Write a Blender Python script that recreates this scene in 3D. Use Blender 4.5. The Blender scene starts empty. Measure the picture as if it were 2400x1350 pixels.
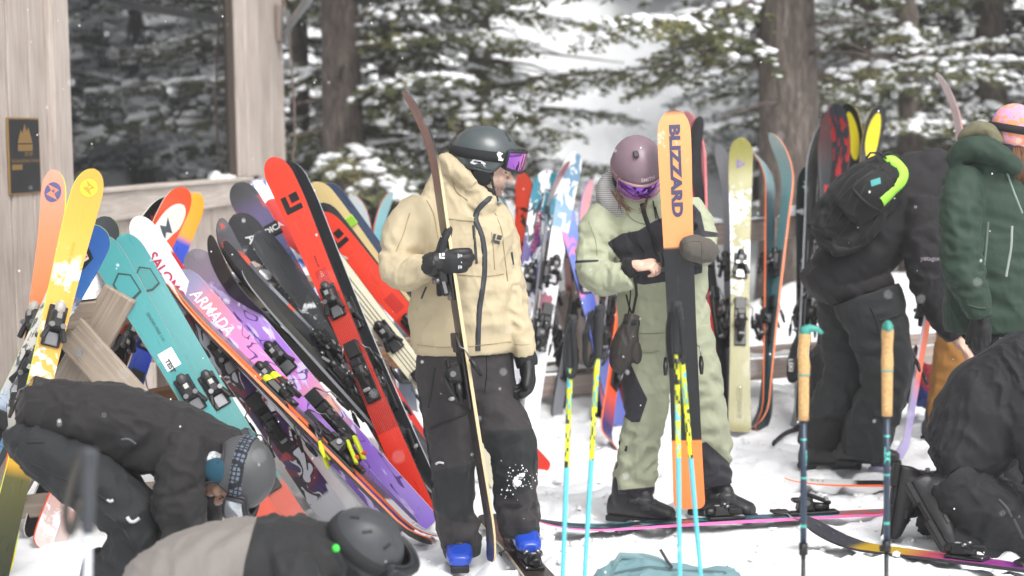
import bpy, bmesh, math, random
import numpy as np
from mathutils import Vector, Matrix, Quaternion
from mathutils.bvhtree import BVHTree

scene = bpy.context.scene
COL = scene.collection
rad = math.radians
random.seed(7)
RNG = np.random.default_rng(11)

# ------------------------------------------------------------------ camera
CAM_H = 1.70
FPX = 4667.0                       # focal length in pixels of the 2400 px wide photograph (70 mm lens)
PITCH = math.atan((675 - 330) / FPX)
ROLL = rad(1.0)
cam_data = bpy.data.cameras.new('camera')
cam_data.sensor_width = 36.0
cam_data.lens = 36.0 * FPX / 2400.0
cam_data.clip_start = 0.1
cam_data.clip_end = 600.0
cam_data.dof.use_dof = True
cam_data.dof.focus_distance = 8.0
cam_data.dof.aperture_fstop = 2.2
cam = bpy.data.objects.new('camera', cam_data)
COL.objects.link(cam)
CF = Vector((0, math.cos(PITCH), -math.sin(PITCH)))
_U = Vector((0, math.sin(PITCH), math.cos(PITCH)))
CR = Vector((1, 0, 0)) * math.cos(ROLL) - _U * math.sin(ROLL)
CU = _U * math.cos(ROLL) + Vector((1, 0, 0)) * math.sin(ROLL)
CPOS = Vector((0, 0, CAM_H))
cam.matrix_world = Matrix(((CR.x, CU.x, -CF.x, 0), (CR.y, CU.y, -CF.y, 0), (CR.z, CU.z, -CF.z, CAM_H), (0, 0, 0, 1)))
scene.camera = cam

# ------------------------------------------------------------------ sky, sun, exposure (overcast, light snowfall)
world = bpy.data.worlds.new('World')
scene.world = world
world.use_nodes = True
wn = world.node_tree
wn.nodes.clear()
SUN_EL, SUN_AZ = 50.0, 152.0        # degrees; azimuth clockwise from +Y
sky = wn.nodes.new('ShaderNodeTexSky')
sky.sky_type = 'NISHITA'
sky.sun_disc = False
sky.sun_elevation = rad(SUN_EL)
sky.sun_rotation = rad(SUN_AZ)
sky.air_density = 1.0
sky.dust_density = 6.0
sky.ozone_density = 1.0
hs = wn.nodes.new('ShaderNodeHueSaturation')
hs.inputs['Saturation'].default_value = 0.18
bg = wn.nodes.new('ShaderNodeBackground')
bg.inputs['Strength'].default_value = 0.15
wo = wn.nodes.new('ShaderNodeOutputWorld')
wn.links.new(sky.outputs[0], hs.inputs['Color'])
wn.links.new(hs.outputs[0], bg.inputs['Color'])
wn.links.new(bg.outputs[0], wo.inputs['Surface'])
sd = bpy.data.lights.new('sun', 'SUN')
sd.energy = 1.4
sd.angle = rad(28)
sd.color = (1.0, 0.97, 0.93)
so = bpy.data.objects.new('sun', sd)
COL.objects.link(so)
_a, _e = rad(SUN_AZ), rad(SUN_EL)
_sv = Vector((math.sin(_a) * math.cos(_e), math.cos(_a) * math.cos(_e), math.sin(_e)))
so.rotation_euler = _sv.to_track_quat('Z', 'Y').to_euler()
scene.view_settings.view_transform = 'Standard'
scene.view_settings.look = 'None'
scene.view_settings.gamma = 1.0
scene.view_settings.use_curve_mapping = False
scene.view_settings.exposure = 0.62
scene.render.engine = 'CYCLES'
scene.cycles.use_denoising = True
scene.cycles.max_bounces = 6
scene.cycles.diffuse_bounces = 3
scene.cycles.glossy_bounces = 3
scene.cycles.transparent_max_bounces = 6

# ------------------------------------------------------------------ pixel helpers
def ray(px, py):
    return CF * FPX + CR * (px - 1200) - CU * (py - 675)
def P(px, py, Y):
    r = ray(px, py)
    return CPOS + r * (Y / r.y)
def G(px, py, z=0.0):
    r = ray(px, py)
    return CPOS + r * ((z - CAM_H) / r.z)
def SC(p):                          # photograph pixels per metre at a point
    return FPX / ((p - CPOS).dot(CF))

# ------------------------------------------------------------------ numpy noise
_perm = np.random.default_rng(3).permutation(256)
_perm = np.concatenate([_perm, _perm, _perm])
_grad = np.array([[1,1,0],[-1,1,0],[1,-1,0],[-1,-1,0],[1,0,1],[-1,0,1],[1,0,-1],[-1,0,-1],[0,1,1],[0,-1,1],[0,1,-1],[0,-1,-1],[1,1,0],[-1,1,0],[0,-1,1],[0,-1,-1]], float)
def pnoise(p):
    p = np.asarray(p, float)
    i = np.floor(p).astype(int)
    f = p - i
    i &= 255
    u = f * f * f * (f * (f * 6 - 15) + 10)
    r = 0
    for dx in (0, 1):
        for dy in (0, 1):
            for dz in (0, 1):
                h = _perm[_perm[_perm[i[:, 0] + dx] + i[:, 1] + dy] + i[:, 2] + dz] & 15
                d = (_grad[h] * (f - np.array([dx, dy, dz]))).sum(1)
                w = (u[:, 0] if dx else 1 - u[:, 0]) * (u[:, 1] if dy else 1 - u[:, 1]) * (u[:, 2] if dz else 1 - u[:, 2])
                r = r + w * d
    return r
def fbm(p, oct=3):
    p = np.asarray(p, float)
    r, a = 0, 1.0
    for k in range(oct):
        r = r + a * pnoise(p * 2.0 ** k + 17.3 * k)
        a *= .5
    return r

# ------------------------------------------------------------------ objects
def link(o, parent=None):
    COL.objects.link(o)
    if parent is not None:
        o.parent = parent
    return o
def tag(o, label, cat, group=None, kind=None):
    o['label'] = label
    o['category'] = cat
    if group: o['group'] = group
    if kind: o['kind'] = kind
    return o
def structure(o):
    o['kind'] = 'structure'
    return o
def empty(name, loc=(0, 0, 0), label=None, cat=None, group=None):
    o = bpy.data.objects.new(name, None)
    o.empty_display_size = .05
    o.location = loc
    COL.objects.link(o)
    if label: tag(o, label, cat, group)
    return o
def setmat(me, m):
    if m is None: return
    for x in (m if isinstance(m, (list, tuple)) else [m]):
        me.materials.append(x)
def mesh_obj(name, verts, faces, mat=None, parent=None, smooth=False, world=True):
    me = bpy.data.meshes.new(name)
    me.from_pydata([tuple(v) for v in verts], [], [tuple(f) for f in faces])
    setmat(me, mat)
    if smooth: me.polygons.foreach_set('use_smooth', [True] * len(me.polygons))
    me.update()
    o = bpy.data.objects.new(name, me)
    return put(o, parent, world)
def put(o, parent, world=True):
    """link; with world=True the mesh is in world coordinates and the parent keeps its own transform"""
    COL.objects.link(o)
    if parent is not None:
        o.parent = parent
        if world:
            o.matrix_parent_inverse = wm(parent).inverted()
    return o
def wm(o):
    m = o.matrix_basis.copy()
    while o.parent is not None:
        m = o.parent.matrix_basis @ o.matrix_parent_inverse @ m
        o = o.parent
    return m
def bm_obj(name, bm, mat=None, parent=None, smooth=False, world=True, keep=False):
    me = bpy.data.meshes.new(name)
    bm.normal_update()
    bm.to_mesh(me)
    if not keep: bm.free()
    setmat(me, mat)
    if smooth: me.polygons.foreach_set('use_smooth', [True] * len(me.polygons))
    o = bpy.data.objects.new(name, me)
    return put(o, parent, world)
def share(name, me, parent, matrix=None):
    o = bpy.data.objects.new(name, me)
    COL.objects.link(o)
    o.parent = parent
    if matrix is not None: o.matrix_local = matrix
    return o

# ---- bmesh builders
def bm_box(bm, c, size, rot=None, bevel=0.0, mi=0, taper=None):
    r = bmesh.ops.create_cube(bm, size=1.0)
    vs = r['verts']
    for v in vs:
        v.co = Vector((v.co.x * size[0], v.co.y * size[1], v.co.z * size[2]))
        if taper and v.co.z > 0:
            v.co.x *= taper[0]; v.co.y *= taper[1]
    fs = list({f for v in vs for f in v.link_faces})
    if bevel > 0:
        es = list({e for v in vs for e in v.link_edges})
        r2 = bmesh.ops.bevel(bm, geom=es, offset=bevel, segments=1, affect='EDGES', clamp_overlap=True)
        vs = list({v for f in r2['faces'] for v in f.verts} | {v for v in vs if v.is_valid})
        fs = list({f for v in vs for f in v.link_faces})
    M = Matrix.Translation(Vector(c))
    if rot is not None: M = M @ rot.to_4x4()
    for v in vs: v.co = M @ v.co
    for f in fs: f.material_index = mi
    return vs
def frame(d, up=Vector((0, 0, 1))):
    d = d.normalized()
    x = d.cross(up)
    if x.length < 1e-4: x = d.cross(Vector((1, 0, 0)))
    x.normalize()
    return Matrix((x, d, x.cross(d))).transposed()       # columns x, d(y), z
def bm_bar(bm, a, b, w, h, up=Vector((0, 0, 1)), bevel=0.004, mi=0):
    a, b = Vector(a), Vector(b)
    return bm_box(bm, (a + b) / 2, (w, (b - a).length, h), frame(b - a, up), bevel, mi)
def bm_tube(bm, pts, radii, seg=8, cap=True, mi=0, sx=1.0):
    pts = [Vector(p) for p in pts]
    if not hasattr(radii, '__len__'): radii = [radii] * len(pts)
    rings = []
    n = len(pts)
    prev = None
    for i, p in enumerate(pts):
        t = (pts[min(i + 1, n - 1)] - pts[max(i - 1, 0)]).normalized()
        if prev is None:
            x = t.cross(Vector((0, 0, 1)))
            if x.length < 1e-3: x = t.cross(Vector((0, 1, 0)))
            x.normalize()
        else:
            x = prev - t * prev.dot(t)
            if x.length < 1e-5: x = t.orthogonal()
            x.normalize()
        prev = x
        y = t.cross(x)
        rings.append([bm.verts.new(p + (x * math.cos(2 * math.pi * k / seg) * sx + y * math.sin(2 * math.pi * k / seg)) * radii[i]) for k in range(seg)])
    for i in range(n - 1):
        for k in range(seg):
            f = bm.faces.new((rings[i][k], rings[i][(k + 1) % seg], rings[i + 1][(k + 1) % seg], rings[i + 1][k]))
            f.material_index = mi; f.smooth = True
    if cap:
        for r, s in ((rings[0], True), (rings[-1], False)):
            f = bm.faces.new(r[::-1] if s else r)
            f.material_index = mi
    return rings
def bm_sphere(bm, c, r, sub=2, scale=(1, 1, 1), rot=None, mi=0):
    q = bmesh.ops.create_icosphere(bm, subdivisions=sub, radius=r)
    M = Matrix.Translation(Vector(c))
    if rot is not None: M = M @ rot.to_4x4()
    for v in q['verts']:
        v.co = M @ Vector((v.co.x * scale[0], v.co.y * scale[1], v.co.z * scale[2]))
    for f in {f for v in q['verts'] for f in v.link_faces}:
        f.material_index = mi; f.smooth = True
    return q['verts']

# ------------------------------------------------------------------ materials
def srgb(h):
    if isinstance(h, (tuple, list)): return (h[0], h[1], h[2], 1)
    h = h.lstrip('#')
    out = []
    for i in (0, 2, 4):
        c = int(h[i:i + 2], 16) / 255
        out.append(c / 12.92 if c <= .04045 else ((c + .055) / 1.055) ** 2.4)
    return (*out, 1)
class NT:
    def __init__(s, name):
        s.m = bpy.data.materials.new(name)
        s.m.use_nodes = True
        s.t = s.m.node_tree
        s.n, s.l = s.t.nodes, s.t.links
        s.b = s.n['Principled BSDF']
    def new(s, typ, **kw):
        x = s.n.new('ShaderNode' + typ)
        for k, v in kw.items():
            setattr(x, k, v)
        return x
    def lk(s, a, b): s.l.new(a, b)
    def coord(s, which='Object'):
        return s.new('TexCoord').outputs[which]
    def mapping(s, src, scale=(1, 1, 1), loc=(0, 0, 0), rot=(0, 0, 0)):
        x = s.new('Mapping')
        x.inputs['Scale'].default_value = scale
        x.inputs['Location'].default_value = loc
        x.inputs['Rotation'].default_value = rot
        s.lk(src, x.inputs['Vector'])
        return x.outputs[0]
    def noise(s, src, scale=5, detail=3, rough=.5, dist=0):
        x = s.new('TexNoise')
        x.inputs['Scale'].default_value = scale
        x.inputs['Detail'].default_value = detail
        x.inputs['Roughness'].default_value = rough
        x.inputs['Distortion'].default_value = dist
        s.lk(src, x.inputs['Vector'])
        return x.outputs['Fac']
    def ramp(s, src, stops, interp='LINEAR'):
        x = s.new('ValToRGB')
        x.color_ramp.interpolation = interp
        e = x.color_ramp.elements
        while len(e) < len(stops): e.new(.5)
        for k, (p, c) in enumerate(stops):
            e[k].position = p
            e[k].color = srgb(c) if not isinstance(c, (int, float)) else (c, c, c, 1)
        s.lk(src, x.inputs['Fac'])
        return x.outputs['Color']
    def math(s, op, a, b=None, clamp=False):
        x = s.new('Math', operation=op, use_clamp=clamp)
        for k, v in ((0, a), (1, b)):
            if v is None: continue
            if isinstance(v, (int, float)): x.inputs[k].default_value = v
            else: s.lk(v, x.inputs[k])
        return x.outputs[0]
    def mix(s, fac, a, b, blend='MIX'):
        x = s.new('Mix', data_type='RGBA', blend_type=blend)
        for k, v in ((0, fac), (6, a), (7, b)):
            if isinstance(v, (int, float)) and k == 0: x.inputs[k].default_value = v
            elif isinstance(v, (str, tuple, list)): x.inputs[k].default_value = srgb(v)
            else: s.lk(v, x.inputs[k])
        return x.outputs[2]
    def bump(s, h, strength=.3, dist=.01, normal=None):
        x = s.new('Bump')
        x.inputs['Strength'].default_value = strength
        x.inputs['Distance'].default_value = dist
        s.lk(h, x.inputs['Height'])
        if normal is not None: s.lk(normal, x.inputs['Normal'])
        s.lk(x.outputs[0], s.b.inputs['Normal'])
        return x.outputs[0]
    def col(s, c):
        if isinstance(c, (str, tuple, list)): s.b.inputs['Base Color'].default_value = srgb(c)
        else: s.lk(c, s.b.inputs['Base Color'])
        return s
    def set(s, **kw):
        for k, v in kw.items():
            k = k.replace('_', ' ').title().replace('Ior', 'IOR')
            if isinstance(v, (int, float)): s.b.inputs[k].default_value = v
            elif isinstance(v, tuple): s.b.inputs[k].default_value = v
            else: s.lk(v, s.b.inputs[k])
        return s
_plain = {}
def plain(c, rough=.5, metal=0.0, spec=None, var=0.0, coat=0.0):
    """simple painted / plastic / metal surface with a little unevenness"""
    key = (str(c), rough, metal, var, coat)
    if key in _plain: return _plain[key]
    n = NT('surface_' + str(len(_plain)))
    src = n.coord('Object')
    nz = n.noise(src, 35, 3)
    if var > 0:
        base = srgb(c)
        dark = tuple(x * (1 - var) for x in base[:3])
        n.col(n.mix(nz, dark, base[:3]))
    else:
        n.col(c)
    n.set(roughness=n.math('MULTIPLY_ADD', nz, .22) if False else rough, metallic=metal)
    if coat: n.set(coat_weight=coat)
    _plain[key] = n.m
    return n.m
# ================================================================== SETTING
def snow_material(name, fine=1.0):
    n = NT(name)
    c = n.coord('Object')
    a = n.noise(c, 9 * fine, 5, .6)
    b = n.noise(c, 160 * fine, 2, .7)
    n.col(n.mix(a, (.84, .862, .89), (.92, .93, .94)))
    n.set(roughness=.7, subsurface_weight=.15, subsurface_scale=.02, subsurface_radius=(.6, .8, 1.0))
    h = n.math('ADD', n.math('MULTIPLY', a, .8), n.math('MULTIPLY', b, .35))
    n.bump(h, .55, .03)
    return n.m
M_SNOW = snow_material('snow')
def snow_clump_material():
    n = NT('snow_on_branches')
    c = n.coord('Object')
    a = n.noise(c, 14, 4, .6)
    n.col(n.mix(a, (.84, .865, .90), (.92, .935, .95)))
    n.set(roughness=.8)
    n.bump(a, .4, .03)
    return n.m
M_SNOWC = snow_clump_material()

_fp = np.random.default_rng(77)
FOOT = [( _fp.uniform(-1.6, 3.4), _fp.uniform(6.6, 12.0), _fp.uniform(0, 3.14), _fp.uniform(.75, 1.2), _fp.uniform(.02, .045)) for _ in range(330)]
def prints(x, y):
    r = np.zeros_like(x)
    near = (np.abs(x - .9) < 3.2) & (y > 6) & (y < 12.6)
    xn, yn = x[near], y[near]
    q = np.zeros_like(xn)
    for (cx, cy, a, sc, dp) in FOOT:
        dx, dy = xn - cx, yn - cy
        m = (np.abs(dx) < .35) & (np.abs(dy) < .35)
        if not m.any(): continue
        u = (dx[m] * math.cos(a) + dy[m] * math.sin(a)) / (.15 * sc); v = (-dx[m] * math.sin(a) + dy[m] * math.cos(a)) / (.06 * sc)
        rr = (np.abs(u) ** 2.6 + np.abs(v) ** 2.6) ** (1 / 2.6)
        q[m] += -dp * .5 * (1 - np.tanh((rr - 1) * 5)) * .8 + dp * .45 * np.exp(-((rr - 1.35) / .3) ** 2)
    r[near] = np.clip(q, -.05, .04)
    return r
def terrain(x, y):
    x = np.asarray(x, float); y = np.asarray(y, float)
    p = np.stack([x, y, 0 * x], 1)
    near = fbm(p * 1.1, 2) * .022 + fbm(p * 4.2 + 5, 3) * .014
    near += np.abs(fbm(p * 7.0 + 31, 2)) * .016 + prints(x, y)
    # trampled berm of loose snow along the foot of the far rack
    berm = np.exp(-((y - 12.55) / .5) ** 2) * np.clip((x + 2.2) / 1.0, 0, 1)
    near += berm * (.10 + .09 * fbm(p * 3 + 9, 3))
    berm2 = np.exp(-(((y - 9.9 - (x + 1.2) * .9)) / .6) ** 2) * np.clip((-x - .2), 0, 1)
    near += berm2 * (.03 + .05 * fbm(p * 3.5 + 2, 3))
    far = np.clip((y - 13.4) / 3, 0, 1)
    far = far * far * (3 - 2 * far)
    lumps = far * (.30 + .35 * fbm(p * .55 + 3, 3) + .12 * fbm(p * 1.7, 2))
    hill = np.clip(y - 22.5, 0, None)
    hill = .75 * hill * hill / (hill + 6)
    left = np.clip((-x - 3.2) / 3, 0, 1) * .0
    return near * (1 - .5 * far) + lumps + hill + left - .012
def axis_points(a, lo, hi, b, fine, coarse):
    v = list(np.arange(lo, hi, fine))
    st, q = fine, hi
    while q < b:
        v.append(q); st = min(st * 1.18, coarse); q += st
    v.append(b)
    st, q = fine, lo
    left = []
    while q > a:
        st = min(st * 1.18, coarse); q -= st; left.append(max(q, a))
    return np.array(sorted(set(np.round(left + v, 5))))
def build_ground():
    xs = axis_points(-60, -4.2, 4.6, 85, .032, 4)
    ys = axis_points(-30, 5.8, 14.2, 74, .036, 4)
    X, Y = np.meshgrid(xs, ys)
    Z = terrain(X.ravel(), Y.ravel())
    v = np.stack([X.ravel(), Y.ravel(), Z], 1)
    nx, ny = len(xs), len(ys)
    i = np.arange(ny - 1)[:, None] * nx + np.arange(nx - 1)[None, :]
    f = np.stack([i, i + 1, i + nx + 1, i + nx], -1).reshape(-1, 4)
    me = bpy.data.meshes.new('snow_ground')
    me.from_pydata(v.tolist(), [], f.tolist())
    me.polygons.foreach_set('use_smooth', [True] * len(me.polygons))
    me.materials.append(M_SNOW)
    o = bpy.data.objects.new('snow_ground', me)
    COL.objects.link(o)
    structure(o)
    o['label'] = 'trampled white snow covering the ground and the slope behind'
build_ground()
def gz(x, y):
    return float(terrain([x], [y])[0])

# ------------------------------------------------------------------ wood
def wood_material(name, c1, c2, c3, axis=2, rough=.75, weather=.5):
    n = NT(name)
    c = n.coord('Object')
    sc = [26, 26, 26]; sc[axis] = 1.1
    g = n.noise(n.mapping(c, tuple(sc)), 2.2, 6, .65, .4)
    big = n.noise(c, 2.3, 3, .5)
    sp = [70, 70, 70]; sp[axis] = 2.5
    fine = n.noise(n.mapping(c, tuple(sp)), 3.0, 3, .7)
    col = n.ramp(g, [(.30, c1), (.55, c2), (.75, c3)])
    col = n.mix(n.math('MULTIPLY', n.ramp(big, [(.35, 0.0), (.75, 1.0)]), weather), col, c3)
    col = n.mix(n.ramp(fine, [(.60, 0.0), (.72, .55)]), col, c1)
    n.col(col).set(roughness=rough)
    n.bump(n.math('ADD', g, fine), .35, .004)
    return n.m
M_WALL = wood_material('weathered_wall_boards', '#85776f', '#b0a49b', '#cfc5bd', 2)
M_TRIM = wood_material('painted_trim_boards', '#978a82', '#bcb0a8', '#d3cac2', 2, weather=.3)
M_TRIMH = wood_material('painted_sill_boards', '#9a8d85', '#beb3aa', '#d8cfc7', 1, weather=.4)
M_RACK = wood_material('rack_lumber', '#6a5a4c', '#8b7b6c', '#aa9d90', 1)
M_RACKG = wood_material('grey_rail_lumber', '#73635a', '#8f7f76', '#ab9e97', 0)
M_BROWN = wood_material('brown_shelf_lumber', '#5a3d25', '#855f3d', '#a5825c', 0, weather=.2)
M_DARKFRAME = plain('#463b33', .55, var=.3)
M_ENDGRAIN = wood_material('sawn_end_grain', '#6f604f', '#94836f', '#b7a893', 2, weather=.2)

# ------------------------------------------------------------------ the lodge wall
WD = Vector((0.118, 1, 0)).normalized()
WN = Vector((1, -0.118, 0)).normalized()
WA = Vector((-3.852, 0, 0))
def wall_hit(px, py):
    r = ray(px, py)
    t = (WA - CPOS).dot(WN) / r.dot(WN)
    return CPOS + r * t
def wu(px, py=420):
    return (wall_hit(px, py) - WA).dot(WD)
def wp(u, z, off=0.0):
    return WA + WD * u + WN * off + Vector((0, 0, z))
WROT = Matrix((WN, WD, Vector((0, 0, 1)))).transposed()
def wall_box(name, u0, u1, z0, z1, o0, o1, mat, parent, bevel=.004):
    bm = bmesh.new()
    bm_box(bm, (0, 0, 0), (o1 - o0, u1 - u0, z1 - z0), None, bevel)
    o = bm_obj(name, bm, mat, None)
    o.location = wp((u0 + u1) / 2, (z0 + z1) / 2, (o0 + o1) / 2)
    o.rotation_euler = WROT.to_euler()
    o.parent = parent
    o.matrix_parent_inverse = wm(parent).inverted()
    return o
lodge = empty('lodge_building', wp(11, 0), 'weathered timber lodge wall with one large picture window', 'building')
U_L, U_GL, U_GR, U_R = wu(-190), wu(155), wu(546), wu(672)
SILL_T = (wall_hit(228, 444).z + wall_hit(575, 412).z) / 2
SILL_B = (wall_hit(280, 517).z + wall_hit(524, 480).z) / 2
WIN_TOP, WALL_TOP = 3.55, 4.6
# vertical boards left of the window
lines = [wu(p) for p in (-190, -130, -75, -24, 27, 78, 116)]
for a, b in zip(lines[:-1], lines[1:]):
    wall_box('plank', a + .011, b - .011, -.3, WALL_TOP, -.03, random.uniform(-.002, .002), M_WALL, lodge, .006)
wall_box('window_casing', wu(117), wu(155), -.3, WALL_TOP, -.03, .045, M_TRIM, lodge)
# boards right of the window
lines = [wu(p) for p in (607, 641, 672)]
for a, b in zip(lines[:-1], lines[1:]):
    wall_box('plank', a + .011, b - .011, -.3, WALL_TOP, -.03, random.uniform(-.002, .002), M_WALL, lodge, .006)
wall_box('window_casing', wu(577), wu(606), SILL_T + .003, WALL_TOP, -.03, .03, M_TRIM, lodge)
wall_box('window_jamb', wu(559), wu(576.5), SILL_T + .003, WIN_TOP, -.06, .012, M_TRIM, lodge)
wall_box('window_jamb', wu(546), wu(558.5), SILL_T + .003, WIN_TOP, -.06, -.006, M_DARKFRAME, lodge)
wall_box('window_head', wu(155.5), wu(606), WIN_TOP + .003, WALL_TOP, -.03, .03, M_TRIMH, lodge)
wall_box('sill_board', wu(156), wu(606), SILL_B, SILL_T - .028, -.03, .035, M_TRIMH, lodge)
wall_box('window_sill', wu(156), wu(577), SILL_T - .026, SILL_T, -.06, .06, M_TRIMH, lodge)
pl = [wu(p) for p in (156, 208, 256, 302, 346, 387, 424, 458, 493, 527, 560, 606)]
for a, b in zip(pl[:-1], pl[1:]):
    wall_box('plank', a + .011, b - .011, -.3, SILL_B - .003, -.03, random.uniform(-.002, .002), M_WALL, lodge, .006)
wall_box('wall_sheathing', U_L, U_R, -.3, SILL_B - .01, -.08, -.034, M_DARKFRAME, lodge)
wall_box('wall_sheathing', U_L, wu(150), SILL_B, WALL_TOP, -.08, -.034, M_DARKFRAME, lodge)
wall_box('wall_sheathing', wu(580), U_R, SILL_B, WALL_TOP, -.08, -.034, M_DARKFRAME, lodge)
def glass_material():
    n = NT('dark_window_glass')
    c = n.coord('Object')
    w = n.noise(c, 1.6, 2, .4)
    n.col((.012, .013, .015)).set(roughness=.015, ior=2.5)
    n.bump(w, .12, .02)
    return n.m
wall_box('glass_pane', wu(150), wu(552), SILL_T + .001, WIN_TOP + .05, -.045, -.026, glass_material(), lodge, 0)
# the end wall behind the corner, side wall and inside of the room
def lodge_box(name, a, b, z0, z1, th, mat):
    bm = bmesh.new()
    bm_bar(bm, a, b, th, z1 - z0, bevel=0)
    return bm_obj(name, bm, mat, lodge)
ca = wp(U_R - .03, (WALL_TOP - .3) / 2, -.05); cb = wp(U_R - .03, (WALL_TOP - .3) / 2, -5)
lodge_box('end_wall', ca, cb, -.3, WALL_TOP, .06, M_WALL)
ca = wp(U_L + .03, (WALL_TOP - .3) / 2, -.09); cb = wp(U_L + .03, (WALL_TOP - .3) / 2, -5)
lodge_box('end_wall', ca, cb, -.3, WALL_TOP, .06, M_WALL)
lodge_box('back_wall', wp(U_L, (WALL_TOP - .3) / 2, -5), wp(U_R, (WALL_TOP - .3) / 2, -5), -.3, WALL_TOP, .06, M_WALL)
bm = bmesh.new(); bm_bar(bm, wp(U_L - .2, WALL_TOP + .08, -2.48), wp(U_R + .2, WALL_TOP + .08, -2.48), 5.4, .12)
lodge_roof = bm_obj('roof', bm, M_BROWN, lodge)
bm = bmesh.new(); bm_bar(bm, wp(U_L, .05, -2.6), wp(U_R - .1, .05, -2.6), 4.7, .08, bevel=0)
bm_obj('room_floor', bm, M_DARKFRAME, lodge)

# snow resting on the window sill corner
def snow_pad(name, pts, w, h, parent=None, seedv=0, seg=9):
    """a soft ridge of snow lying along a polyline"""
    pts = [Vector(p) for p in pts]
    d = []
    for a, b in zip(pts[:-1], pts[1:]):
        k = max(2, int((b - a).length / .035))
        d += [a.lerp(b, i / k) for i in range(k)]
    d.append(pts[-1])
    n = len(d)
    side = (pts[-1] - pts[0]).normalized().cross(Vector((0, 0, 1)))
    if side.length < .1: side = Vector((1, 0, 0))
    side.normalize()
    q = np.array([[p.x * 6 + seedv, p.y * 6, p.z * 6] for p in d])
    n1 = fbm(q, 3); n2 = fbm(q + 40, 3)
    vs, fs = [], []
    for i, p in enumerate(d):
        e = min(1, min(i, n - 1 - i) / 2.5) ** .5
        hh = h * e * max(.12, .62 + 1.0 * n1[i]); ww = w * (.82 + .35 * n2[i]) * max(.3, e)
        for k in range(seg + 1):
            t = math.pi * k / seg
            vs.append(p + side * math.cos(t) * ww / 2 + Vector((0, 0, 1)) * (math.sin(t) ** .7 * hh - .004))
    for i in range(n - 1):
        for k in range(seg):
            a = i * (seg + 1) + k
            fs.append((a, a + 1, a + seg + 2, a + seg + 1))
    fs.append(tuple(range(seg + 1))); fs.append(tuple((n - 1) * (seg + 1) + k for k in range(seg, -1, -1)))
    o = mesh_obj(name, vs, fs, M_SNOW, parent, True)
    return o
o = snow_pad('sill_snow', [wp(wu(500), SILL_T, -.02), wp(wu(556), SILL_T, -.03)], .09, .06, None, 3)
tag(o, 'small heap of snow in the corner of the window sill', 'snow')

# plaque
plq = empty('wall_plaque', wp(wu(55), 1.3), 'black rectangular plaque with gold mountain emblem and rim on the boards', 'plaque')
M_GOLD = plain('#9a7a48', .45, .3)
M_PLQ = plain('#1f2125', .55, var=.2)
ua, ub = wu(18), wu(92); za, zb = wall_hit(55, 455).z, wall_hit(55, 276).z
wall_box('rim', ua, ub, za, zb, .002, .010, M_GOLD, plq, .002)
wall_box('face', ua + .016, ub - .016, za + .009, zb - .009, .006, .013, M_PLQ, plq, .002)
def text_mesh(body, size, bold=0.0, align='CENTER', shear=0.0, extrude=0.0, space=1.0):
    cu = bpy.data.curves.new('txt', 'FONT')
    cu.body = body; cu.size = size; cu.align_x = align; cu.align_y = 'CENTER'
    cu.offset = bold; cu.shear = shear; cu.extrude = extrude; cu.space_character = space
    cu.resolution_u = 3
    o = bpy.data.objects.new('txt', cu)
    COL.objects.link(o)
    dg = bpy.context.evaluated_depsgraph_get()
    me = bpy.data.meshes.new_from_object(o.evaluated_get(dg))
    bpy.data.objects.remove(o)
    v = np.array([tuple(x.co) for x in me.vertices]) if len(me.vertices) else np.zeros((0, 3))
    f = [tuple(p.vertices) for p in me.polygons]
    bpy.data.meshes.remove(me)
    return v, f
def wall_poly(name, pts2, faces, u0, z0, off, mat, parent):
    return mesh_obj(name, [wp(u0 + x, z0 + y, off) for x, y in pts2], faces, mat, parent)
um, wd = (ua + ub) / 2, ub - ua
hz = zb - za
wall_poly('emblem', [(-.11, -.02), (-.06, .055), (-.035, .03), (0, .085), (.03, .04), (.055, .065), (.11, -.02)], [(0, 1, 2), (2, 3, 4), (0, 2, 4), (4, 5, 6), (0, 4, 6)], um, zb - .115, .0145, M_GOLD, plq)
wall_poly('emblem_panel', [(-.11, -.035), (.11, -.035), (.11, 0), (-.11, 0)], [(0, 1, 2, 3)], um, zb - .142, .0145, M_GOLD, plq)
wall_poly('name_plate', [(-.075, -.014), (.075, -.014), (.075, .014), (-.075, .014)], [(0, 1, 2, 3)], um - wd * .27, zb - .262, .0145, M_GOLD, plq)
v, f = text_mesh('EST 1937', .03, .0006)
wall_poly('lettering', [(x, y) for x, y, _ in v], f, um + .05, zb - .195, .0145, M_GOLD, plq)
v, f = text_mesh('Bridger Ski Foundation Gratefully Acknowledges Our Friends & Supporters', .026, .0003)
sx = (wd - .06) / (v[:, 0].max() - v[:, 0].min())
wall_poly('lettering', [(x * sx, y * 1.15) for x, y, _ in v], f, um, zb - .228, .0145, M_GOLD, plq)

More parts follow.
